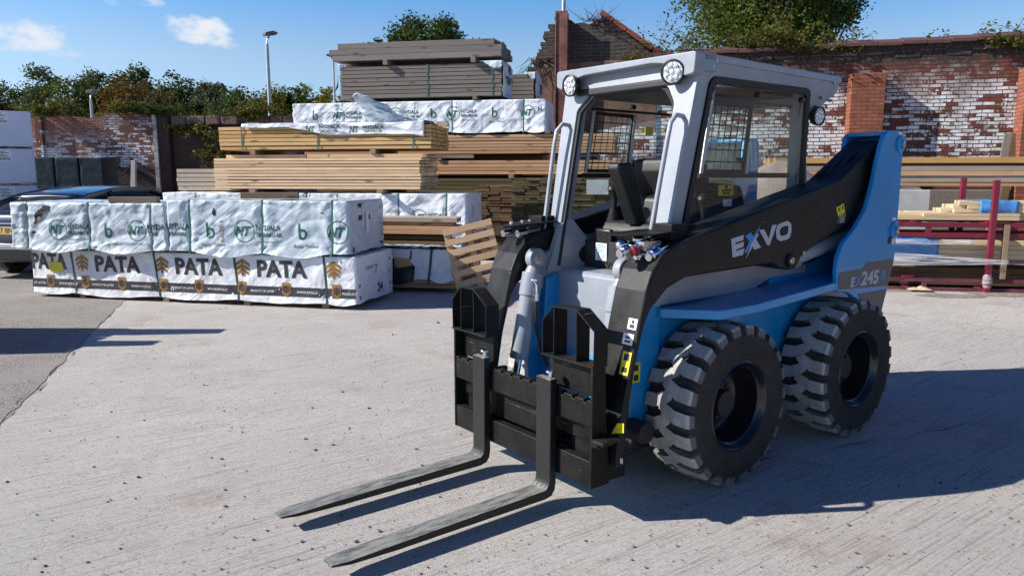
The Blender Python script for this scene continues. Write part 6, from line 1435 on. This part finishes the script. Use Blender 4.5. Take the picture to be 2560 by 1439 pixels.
# ------------------------------------------------------------------ gravel heap
mb = MB()
def heap(u, v):
    a = 2*math.pi*u; r_ = 2.5*v; x = math.cos(a)*r_; y = math.sin(a)*r_*.75
    z = 1.86*max(0, 1-(v/.98)**1.35)+.09*nz(x*2, y*2, 3)*(1-v)+.02*nz(x*11, y*11, 1)
    return (x, y, max(-.02, z) if v < 1 else -.05)
mb.grid(90, 40, heap)
M_GRAV = mat('pink_gravel', (.34, .235, .195), .95, 0, .4, 40, 1., 45, col2=(.42, .32, .28))
tag(mb.build('gravel_heap', M_GRAV, None, 0, 60, (4.72, 13.25, 0), 0), 'heap of pinkish gravel against the brick wall behind the cab', 'gravel heap')
# ------------------------------------------------------------------ maroon rack with planed timber on the right
M_MAROON = mat('maroon_paint', (.16, .010, .028), .5, 0, .3, 6, .1, 60); M_MAROON2 = mat('dull_maroon_paint', (.13, .035, .05), .65, 0, .35, 8, .2, 60)
RK = (6.45, 10.1, 0)
rk = thing('steel_rack', 'maroon steel timber rack with upright posts at the right edge of the yard', 'rack', on_line(RK, 0, 0), YAW)
for (y, lvls) in ((0, ((0, .05), (.125, .18), (.745, .81), (.885, .95))), (.9, ((0, .05), (.22, .29), (.36, .43), (.73, .79), (.91, .97)))):
    for (z0, z1) in lvls:
        mb = MB(); mb.box(-2.2, 1.9, y-.025, y+.025, z0, z1); mb.build('rail', M_MAROON2 if z1 < .3 else M_MAROON, rk, .004, 0)
for (x, y, h_) in ((.055, -.058, 1.525), (.02, .958, 1.55), (-2.1, -.058, 1.1), (-2.1, .958, 1.4)):
    mb = MB(); mb.box(x-.035, x+.035, y-.032, y+.032, 0, h_); mb.build('post', M_MAROON, rk, .004, 0)
for (x, y, z0, z1, m_) in ((-.72, 0, .81, .885, M_MAROON), (-.72, 0, .05, .125, M_MAROON2), (1.2, 0, .05, .125, M_MAROON2), (.24, .02, .19, .93, W_BEAR), (-.1, .92, .29, .9, W_DARK)):
    mb = MB(); mb.box(x-.035, x+.035, y-.022-(.06 if m_ is W_BEAR else 0), y+.022-(.05 if m_ is W_BEAR else 0), z0, z1); mb.build('strut', m_, rk, .003, 0)
for z in (.0, .92):
    for x in (-1.9, -.9, .05, 1.4):
        mb = MB(); mb.box(x-.03, x+.03, .026, .874, z+.002, z+.045); mb.build('cross_member', M_MAROON, rk, .003, 0)
mb = MB()
for (x, z) in ((-.95, .9), (-.05, .9), (-.95, .13)): mb.add([(x, -.02, z), (x, .7, z+.05), (x+.42, .7, z+.05), (x+.06, -.02, z), (x, -.02, z+.05), (x, .7, z+.07), (x+.42, .7, z+.07), (x+.06, -.02, z+.05)], [(0, 1, 2, 3), (4, 5, 6, 7), (0, 1, 5, 4), (1, 2, 6, 5), (2, 3, 7, 6), (3, 0, 4, 7)])
[q_.build('brace', M_MAROON, rk, .003, 0) for q_ in mb.parts()]
M_BLUEW = mat('bright_blue_film', (.03, .20, .60), .25, 0, .25, 8, .5, 14, .5, .2, (.12, .34, .70))
def rackpack(label, x0, x1, y0, y1, z0, z1, rows, cols, seed, bands, stag):
    t = thing('timber_pack', label, 'timber pack', on_line(RK, 0, 0), YAW, 'planed timber on the maroon rack')
    mb = MB(); r_ = random.Random(seed); dz = (z1-z0)/rows; dy = (y1-y0)/cols
    for k in range(rows):
        for c_ in range(cols):
            a = x0+stag(k, c_, r_); mb.box(a, x1+r_.uniform(-.03, .03), y0+c_*dy+.002, y0+(c_+1)*dy-.002, z0+k*dz+.002, z0+(k+1)*dz-.002, r_.random())
    mb.build('boards', W_FRESH, t, .002, 0, bseg=1)
    for (a, b_, zz0, zz1) in bands:
        mb = MB(); n_ = 14
        for q in range(n_): pass
        prof = [(y0-.008, zz0), (y0-.010, zz1-.01), (y0+.0, zz1+.006), (y1, zz1+.008), (y1+.01, zz0)]
        mb.grid(14, len(prof), lambda u, v: (a+(b_-a)*u, prof[round(v*(len(prof)-1))][0]-.008*ridge(u*6, v*5, 3), prof[round(v*(len(prof)-1))][1]+.006*nz(u*7, v*6, 2)))
        o = mb.build('blue_band', M_BLUEW, t, 0, 60); o.modifiers.new('thickness', 'SOLIDIFY').thickness = .003
    return t
rackpack('planed pale timber with a bright blue band on top of the maroon rack', -1.4, 1.9, .10, .85, .975, 1.075, 2, 12, 3, (), lambda k, c_, r_: r_.uniform(-.25, .25)+(.45 if k else 0))
rackpack('upper layers of planed timber wrapped by the bright blue band on the rack', -.45, 1.9, .12, .83, 1.08, 1.235, 3, 11, 5, ((-.06, .42, .985, 1.237),), lambda k, c_, r_: r_.uniform(-.06, .16)+.16*k*(1 if c_ > 3 else .6))
rackpack('planed timber with a blue wrapped end inside the lower bay of the maroon rack', -.70, 1.9, .16, .85, .435, .70, 4, 9, 7, ((-1.1, -.52, .43, .705),), lambda k, c_, r_: r_.uniform(-.04, .02)-.2)
rackpack('dark old boards lying low between the bottom rails of the maroon rack', -1.9, 1.8, .25, .84, .055, .30, 3, 6, 9, (), lambda k, c_, r_: r_.uniform(-.2, .3)).children[0].data.materials[0] = W_DARK
# stretch film pulled along the rack
def film_mat():
    m = bpy.data.materials.new('stretch_film'); m.use_nodes = True; t = m.node_tree; L = t.links.new; b = t.nodes['Principled BSDF']
    b.inputs['Base Color'].default_value = (.75, .74, .76, 1); b.inputs['Roughness'].default_value = .18
    c = t.nodes.new('ShaderNodeTexCoord'); mp = t.nodes.new('ShaderNodeMapping'); mp.inputs['Scale'].default_value = (1.5, 1, 40); L(c.outputs['Object'], mp.inputs[0])
    no = t.nodes.new('ShaderNodeTexNoise'); no.inputs['Scale'].default_value = 1.5; no.inputs['Detail'].default_value = 6; L(mp.outputs[0], no.inputs['Vector'])
    r = t.nodes.new('ShaderNodeMapRange'); r.inputs[1].default_value = .4; r.inputs[2].default_value = .68; r.inputs[3].default_value = .06; r.inputs[4].default_value = .75; L(no.outputs[0], r.inputs[0]); L(r.outputs[0], b.inputs['Alpha'])
    bp = t.nodes.new('ShaderNodeBump'); bp.inputs['Strength'].default_value = .6; L(no.outputs[0], bp.inputs['Height']); L(bp.outputs[0], b.inputs['Normal']); return m
M_FILM = film_mat()
fm = thing('stretch_film', 'torn clear stretch film pulled tight along the front of the maroon rack', 'plastic film', on_line(RK, 0, 0), YAW)
for (pa, pb, y) in (((.30, .62), (.40, .455), -.11), ((.60, .70), (.66, .72), -.06)):
    mb = MB()
    def fl(u, v, pa=pa, pb=pb, y=y):
        x = -2.15+2.42*u*(1 if y < -.1 else .82); t_ = u**.8; zl = pa[0]+(pb[0]-pa[0])*t_; zh = pa[1]+(pb[1]-pa[1])*t_; return (x, y-.012*nz(x*3, v*8, 2), zl+(zh-zl)*v+.02*nz(x*1.5, v*3, 6)*(1-u))
    mb.grid(50, 10, fl); o = mb.build('film_strand', M_FILM, fm, 0, 60); o.modifiers.new('thickness', 'SOLIDIFY').thickness = .002
mb = MB(); mb.lathe([(.045, -.09), (.06, -.05), (.062, .05), (.045, .09)], (.055, -.058, .16), (0, 0, 1), 14); mb.build('film_knot', M_FILM, fm, 0, 60)
# long planks on concrete blocks behind the rack
LP0 = (7.5, 13.2, 0); rr = random.Random(5)
for k, (z0, z1, m_) in enumerate(((1.405, 1.47, W_BROWN), (1.475, 1.58, W_GREYL), (1.585, 1.665, W_BROWN), (1.67, 1.76, W_GREYL), (1.765, 1.80, W_DARK), (1.805, 1.905, W_YEL))):
    for c_ in range(3):
        a, b_ = -2.8+rr.uniform(-.1, .1), 3.2+rr.uniform(-.1, .1); p = on_line(LP0, (a+b_)/2, .1+c_*.22+rr.uniform(-.015, .02)+(.03 if k == 4 else 0)); mb = MB(); mb.box(-(b_-a)/2, (b_-a)/2, -.1, .1, 0, z1-z0); o = mb.build('plank', m_, None, .004, 0, (p.x, p.y, z0), YAW+rr.uniform(-.003, .003))
        nm = ('lowest brown', 'second grey', 'third brown', 'fourth grey', 'thin dark fifth', 'yellow topmost')[k]
        tag(o, '%s plank of the long pile behind the maroon rack' % nm if c_ == 0 else 'plank behind the %s one in the long pile beyond the rack' % nm, 'plank', 'long planks behind the rack')
for (u, lab) in ((-.42, 'pale cast concrete block holding the long planks behind the loader tail'), (2.2, 'concrete block holding the right end of the long planks'), (-2.3, 'concrete block holding the hidden left end of the long planks')):
    p = on_line(LP0, u, .34); t = MB(); t.box(-.30, .30, -.42, .42, .0, 1.34); t.prism([(-.2, 1.34), (.2, 1.34), (.14, 1.40), (-.14, 1.40)], 'y', -.3, .3); tag(t.build('concrete_block', M_BLOCK, None, .015, 0, (p.x, p.y, 0), YAW), lab, 'concrete block', 'concrete blocks under the long planks')
# crumpled litter at the foot of the rack
p = on_line(RK, -.95, -.18); mb = MB(); mb.grid(16, 8, lambda u, v: (.30*u, .16*v, .02+.05*ridge(u*3, v*3, 2)*math.sin(u*3.1)*math.sin(v*3.1)+.01)); o = mb.build('paper_scrap', mat('tan_paper', (.55, .42, .28), .8), None, 0, 60, (p.x, p.y, 0), YAW); o.modifiers.new('thickness', 'SOLIDIFY').thickness = .003; tag(o, 'crumpled tan paper lying at the foot of the maroon rack', 'paper')
# unseen stand-in added outside the left edge, shaped to throw the shadow across the tarmac
of = thing('timber_pack', 'unseen timber pack added past the left edge to throw the shadow on the tarmac', 'timber pack', (-8.2, 6.35, 0), 0, 'bare timber packs')
mb = MB(); boards(mb, 0, 2.75, 0, 1.12, .06, 1.0, 10, 8, random.Random(71)); mb.build('boards', W_LIGHT, of, .003, 0, bseg=1)
for (y0, y1, x1, z) in ((.78, 1.0, 2.95, 1.55), (.26, .46, 2.72, 1.42)):
    mb = MB(); mb.box(.2, x1, y0, y1, 1.0, z); mb.build('shadow_boards', W_LIGHT, of, .003, 0)
# ------------------------------------------------------------------ vegetation
def leaf_mat(name, a, b_, tr=.35):
    m = bpy.data.materials.new(name); m.use_nodes = True; t = m.node_tree; L = t.links.new; b = t.nodes['Principled BSDF']; b.inputs['Roughness'].default_value = .7; b.inputs['Specular IOR Level'].default_value = .12
    at = t.nodes.new('ShaderNodeAttribute'); at.attribute_name = 'rnd'; x = t.nodes.new('ShaderNodeMix'); x.data_type = 'RGBA'; x.inputs[6].default_value = (*a, 1); x.inputs[7].default_value = (*b_, 1); L(at.outputs['Fac'], x.inputs[0]); L(x.outputs[2], b.inputs['Base Color'])
    tl = t.nodes.new('ShaderNodeBsdfTranslucent'); L(x.outputs[2], tl.inputs[0]); mx = t.nodes.new('ShaderNodeMixShader'); mx.inputs[0].default_value = tr; L(b.outputs[0], mx.inputs[1]); L(tl.outputs[0], mx.inputs[2]); L(mx.outputs[0], t.nodes['Material Output'].inputs[0]); return m
L_MID = leaf_mat('mid_green_leaf', (.040, .070, .012), (.115, .15, .03)); L_DARK = leaf_mat('dark_green_leaf', (.022, .042, .010), (.065, .095, .020)); L_OLIVE = leaf_mat('olive_leaf', (.05, .055, .014), (.12, .11, .028)); L_RUST = leaf_mat('autumn_leaf', (.085, .045, .012), (.17, .10, .02)); L_BIRCH = leaf_mat('grey_green_leaf', (.05, .065, .03), (.11, .12, .05)); L_YEL = leaf_mat('yellow_green_leaf', (.10, .10, .012), (.22, .19, .03)); L_BRAM = leaf_mat('bramble_leaf', (.05, .07, .012), (.16, .14, .03))
M_BARK = mat('bark', (.07, .055, .042), .9, 0, .4, 8, .6, 30)
def leaves(name, P, V, size, m, parent, seed, aspect=.55):
    g_ = np.random.default_rng(seed); n = len(P)
    a = g_.normal(size=(n, 3)); a[:, 2] *= .6; a /= np.linalg.norm(a, axis=1)[:, None]; b = np.cross(a, g_.normal(size=(n, 3))); b /= np.linalg.norm(b, axis=1)[:, None]
    s = size*g_.uniform(.55, 1.25, n)[:, None]
    co = np.stack([P-a*s*.5, P+b*s*aspect*.5, P+a*s*.5, P-b*s*aspect*.5], 1).reshape(-1, 3)
    me = bpy.data.meshes.new(name); me.vertices.add(4*n); me.vertices.foreach_set('co', co.astype(np.float32).ravel()); me.loops.add(4*n); me.loops.foreach_set('vertex_index', np.arange(4*n, dtype=np.int32)); me.polygons.add(n); me.polygons.foreach_set('loop_start', np.arange(0, 4*n, 4, dtype=np.int32)); me.update()
    at = me.attributes.new('rnd', 'FLOAT', 'FACE'); at.data.foreach_set('value', np.clip(V, 0, 1).astype(np.float32)); me.materials.append(m)
    o = bpy.data.objects.new(name, me); SC.collection.objects.link(o)
    if parent: o.parent = parent
    return o
def tree(name, label, x, y, h, rx, rz, m, seed, nl=4200, ls=.26, trunk=.16, group=None, cz=None, nclump=46, cat='tree'):
    """tapered trunk, limbs reaching for clumps of leaves spread through the crown"""
    t = thing(name, label, cat, (x, y, 0), 0, group); g_ = np.random.default_rng(seed); zc = cz if cz else h-rz
    cl_ = []
    while len(cl_) < nclump:
        d = g_.normal(size=3); d /= np.linalg.norm(d); k = g_.uniform(.25, 1)**.55; p = np.array([d[0]*rx*k, d[1]*rx*.9*k, zc+d[2]*rz*k])
        if p[2] > .5: cl_.append(p)
    cl_ = np.array(cl_); rad = g_.uniform(.16, .34, nclump)*min(rx, rz)
    mb = MB(); top = (rx*.05, 0, zc+rz*.55); mid = (rx*.06*g_.normal(), 0, zc*.55)
    mb.tube([(0, 0, -.1), (0, 0, .4), mid, (0, 0, zc), top], [trunk*1.4, trunk, trunk*.8, trunk*.5, trunk*.12], 9)
    for i in range(0, nclump, 3):
        c = cl_[i]; s0 = np.array([0, 0, zc*g_.uniform(.55, 1.0)]); mm_ = (s0+c)/2+g_.normal(size=3)*.12*rx+np.array([0, 0, -.08*rz])
        mb.tube([tuple(s0), tuple(mm_), tuple(c)], [trunk*.34, trunk*.2, trunk*.05], 5)
    mb.build('trunk', M_BARK, t, 0, 60)
    w_ = rad**2; idx = g_.choice(nclump, nl, p=w_/w_.sum()); off = g_.normal(size=(nl, 3)); off /= np.linalg.norm(off, axis=1)[:, None]; off *= (g_.uniform(0, 1, nl)**.45)[:, None]*rad[idx][:, None]*g_.uniform(.8, 1.35, nl)[:, None]
    P = cl_[idx]+off*np.array([1.15, 1.15, .95]); tint = g_.uniform(0, .65, nclump)
    leaves('crown', P, tint[idx]+g_.uniform(0, .35, nl), ls, m, t, seed+1); return t
def at_(px, py, d): return (px-1280)/1854.*d, 1.568+(442-py)/1854.*d
belt = [(12, 232, 120, L_OLIVE, 'orange tinged tree at the left end of the tree belt', 47), (72, 222, 105, L_DARK, 'dark low tree next to the orange tinged one in the belt', 49), (150, 176, 88, L_BIRCH, 'tall grey green tree in the left of the tree belt', 46), (208, 207, 120, L_MID, 'bright green tree right of the grey green one in the belt', 45), (262, 193, 90, L_BIRCH, 'grey green tree behind the short lamp post in the belt', 48), (310, 172, 105, L_DARK, 'tallest dark tree in the belt above the paint patched wall', 47), (352, 200, 135, L_RUST, 'rusty brown tree in the middle of the tree belt', 44), (392, 186, 90, L_DARK, 'dark green tree right of the rusty brown one', 48), (428, 220, 90, L_MID, 'green tree beyond the dark pilaster of the far wall', 46), (462, 202, 100, L_DARK, 'dark rounded tree above the overgrown wall', 47), (512, 214, 105, L_DARK, 'broad dark tree above the coping stones', 49), (548, 207, 75, L_BIRCH, 'slim grey green tree left of the lamp post by the timber', 46), (592, 222, 100, L_MID, 'green tree just left of the tall lamp post', 45), (640, 238, 95, L_DARK, 'dark tree behind the tall lamp post', 48), (692, 234, 90, L_YEL, 'yellow tinged tree right of the tall lamp post', 45), (738, 221, 80, L_BIRCH, 'grey green tree above the upper white pack', 47), (786, 222, 85, L_MID, 'green tree left of the grey strapped pack', 46), (838, 232, 85, L_YEL, 'yellow green tree touching the grey strapped pack', 42), (905, 262, 110, L_DARK, 'dark tree hidden behind the grey strapped pack', 47)]
for i, (px, py, wpx, m_, lab, d) in enumerate(belt):
    x, h = at_(px, py, d); rx = wpx/1854.*d/2*1.35; tree('belt_tree', lab, x, d, h+.25, rx, h*.42, m_, 100+i, 9000, .20, .15, 'trees of the belt beyond the wall', h*.60, 110)
for i, px in enumerate(range(-40, 1000, 58)):
    x, _ = at_(px+((i*37) % 23), 0, 38+(i % 3)*1.5); d = 38+(i % 3)*1.5; h = 4.6+((i*29) % 13)*.11
    if i % 2 == 0 or px < 700: tree('hedge_shrub', ('dense olive shrub', 'dark shrub', 'rusty shrub')[i % 3]+' number %d along the foot of the tree belt' % (i+1) if False else ('olive', 'dark green', 'mid green', 'rusty')[(i*3) % 4]+' bushy shrub in the undergrowth below the tree belt', x, d, h, 1.7, h*.48, (L_OLIVE, L_DARK, L_MID, L_RUST)[(i*3) % 4], 300+i, 5200, .19, .07, 'undergrowth shrubs below the tree belt', None, 60, 'shrub')
tree('broadleaf_tree', 'dark green tree showing above the highest grey beams', -3.2, 30, 7.9, 1.75, 1.35, L_DARK, 501, 12000, .15, .2, None, 6.45, 120)
tree('sapling', 'thin leafy sapling at the left foot of the tree above the beams', -5.2, 29.5, 6.75, .9, .55, L_DARK, 505, 700, .15, .06, None, 6.2, 18)
tree('ivy_clad_tree', 'large dense green tree behind the brick wall above the cab', 6.6, 20, 9.6, 2.0, 2.9, L_MID, 511, 52000, .105, .26, None, 6.6, 260)
tree('broadleaf_tree', 'darker overhanging tree at the right side of the large green tree', 8.1, 21, 8.8, 1.45, 2.2, L_DARK, 521, 16000, .11, .16, None, 6.6, 90)
# brambles and weeds growing out of the wall tops
def bramble(name, label, base, n, ln, m, seed, dens=26, ls=.07, up=1., dirx=0., bare=False, cat='bramble'):
    t = thing(name, label, cat, base, 0, 'weeds on the walls'); g_ = random.Random(seed); mb = MB(); P = []; V = []
    for k in range(n):
        a = g_.uniform(0, 2*math.pi); l = ln*g_.uniform(.45, 1.1); d = Vector((math.cos(a)*.7+dirx, math.sin(a)*.35-.15, up*g_.uniform(.4, 1.2))).normalized(); p = Vector((g_.uniform(-.25, .25), g_.uniform(-.1, .1), 0)); pts = [p.copy()]
        for s in range(8):
            d = (d+Vector((g_.uniform(-.22, .22), g_.uniform(-.2, .2), -.09*up if not bare else g_.uniform(-.1, .1)))).normalized(); p = p+d*l/8; pts.append(p.copy())
            for q in range(dens//8 if s > 0 else 0):
                P.append(tuple(p+Vector((g_.gauss(0, .05), g_.gauss(0, .05), g_.gauss(0, .045))))); V.append(g_.random())
        mb.tube(pts, [.008-.0007*i for i in range(len(pts))], 4)
    mb.build('stem', M_BARK, t, 0, 60)
    if P: leaves('leaf', np.array(P), np.array(V), ls, m, t, seed)
    return t
def wtop(u, z, n=.2): q = wpos(u, n); return (q.x, q.y, z)
for i, (u, z, n, ln, lab, dn) in enumerate(((-7.25, 4.12, 12, 1.15, 'sparse leafy bramble rising where the red coping meets the wall', 26), (-6.75, 4.2, 12, 1.0, 'thin bramble between the gable and the large tree', 30), (-7.7, 4.0, 14, .5, 'green bramble hanging below the red sloping coping', 40), (-4.9, 4.15, 26, .9, 'thick yellow green bramble spilling over the wall under the large tree', 64), (-4.3, 4.1, 20, .75, 'bramble hanging left of the orange pier', 56), (-5.6, 4.15, 16, .6, 'low bramble tangled on the coping above the cab', 48), (-3.55, 4.3, 5, .7, 'lone upright weed on the coping right of the large tree', 16), (-2.0, 4.30, 2, .25, 'small green weed on the coping in the middle of the wall', 24), (-1.1, 4.32, 2, .35, 'small weed sprouting near the right end of the coping', 20), (-.42, 4.3, 6, .85, 'leggy bramble at the right edge of the coping', 30), (-.2, 4.05, 9, .5, 'leafy bramble hanging at the right edge of the wall', 40), (-.9, 4.1, 10, .4, 'short bramble under the coping near the right edge', 40))):
    bramble('bramble', lab, wtop(u, z, -.05 if 'hang' in lab or 'under' in lab or 'spill' in lab else .15), n, ln, L_BRAM, 600+i, dn, .075, .25 if 'hang' in lab else .9)
bramble('dry_creeper', 'dry leafless creeper hanging on the brown render of the gable', wtop(-9.95, 4.15, -.06), 34, .95, L_BRAM, 640, 0, .06, -.75, 0, True, 'creeper'); bramble('dry_creeper', 'dry brown creeper on top of the sooty gable bricks', wtop(-8.75, 4.88, -.05), 36, .55, L_BRAM, 641, 0, .06, .3, 0, True, 'creeper')
for i, (x, z, n, ln, lab, up) in enumerate(((-8.55, 2.95, 30, .8, 'ivy hanging down the dark wall beside the yellow timber', -.6), (-8.75, 2.4, 26, .8, 'ivy lower on the dark overgrown wall', -.6), (-9.6, 3.1, 22, .6, 'ivy on the coping stones near the dark pilaster', -.4), (-7.9, 3.3, 24, .7, 'grassy weeds on the broken end of the coping stones', .6), (-10.6, 3.45, 22, .5, 'dark ivy heaped on top of the dark pilaster', .4), (-11.6, 3.5, 24, .5, 'dry weeds on top of the mottled wall panel', .8), (-14.0, 3.4, 20, .5, 'dry weeds on the paint patched wall at the left', .8), (-10.9, 3.5, 12, 1.1, 'tall dry stalks standing on the mottled wall panel', 1.6), (-8.9, 3.3, 12, 1.1, 'tall dry stalks above the coping stones', 1.6), (-7.5, 3.25, 10, .8, 'brambles above the broken wall end behind the yellow timber', .9))):
    bramble('weed', lab, (x, 22.9-.105*(x+10.35)*(1 if x > -10.3 else 0), z), n, ln, L_BRAM if i != 4 else L_DARK, 660+i, 0 if 'stalk' in lab else 40, .11, up, 0, 'stalk' in lab, 'weeds')
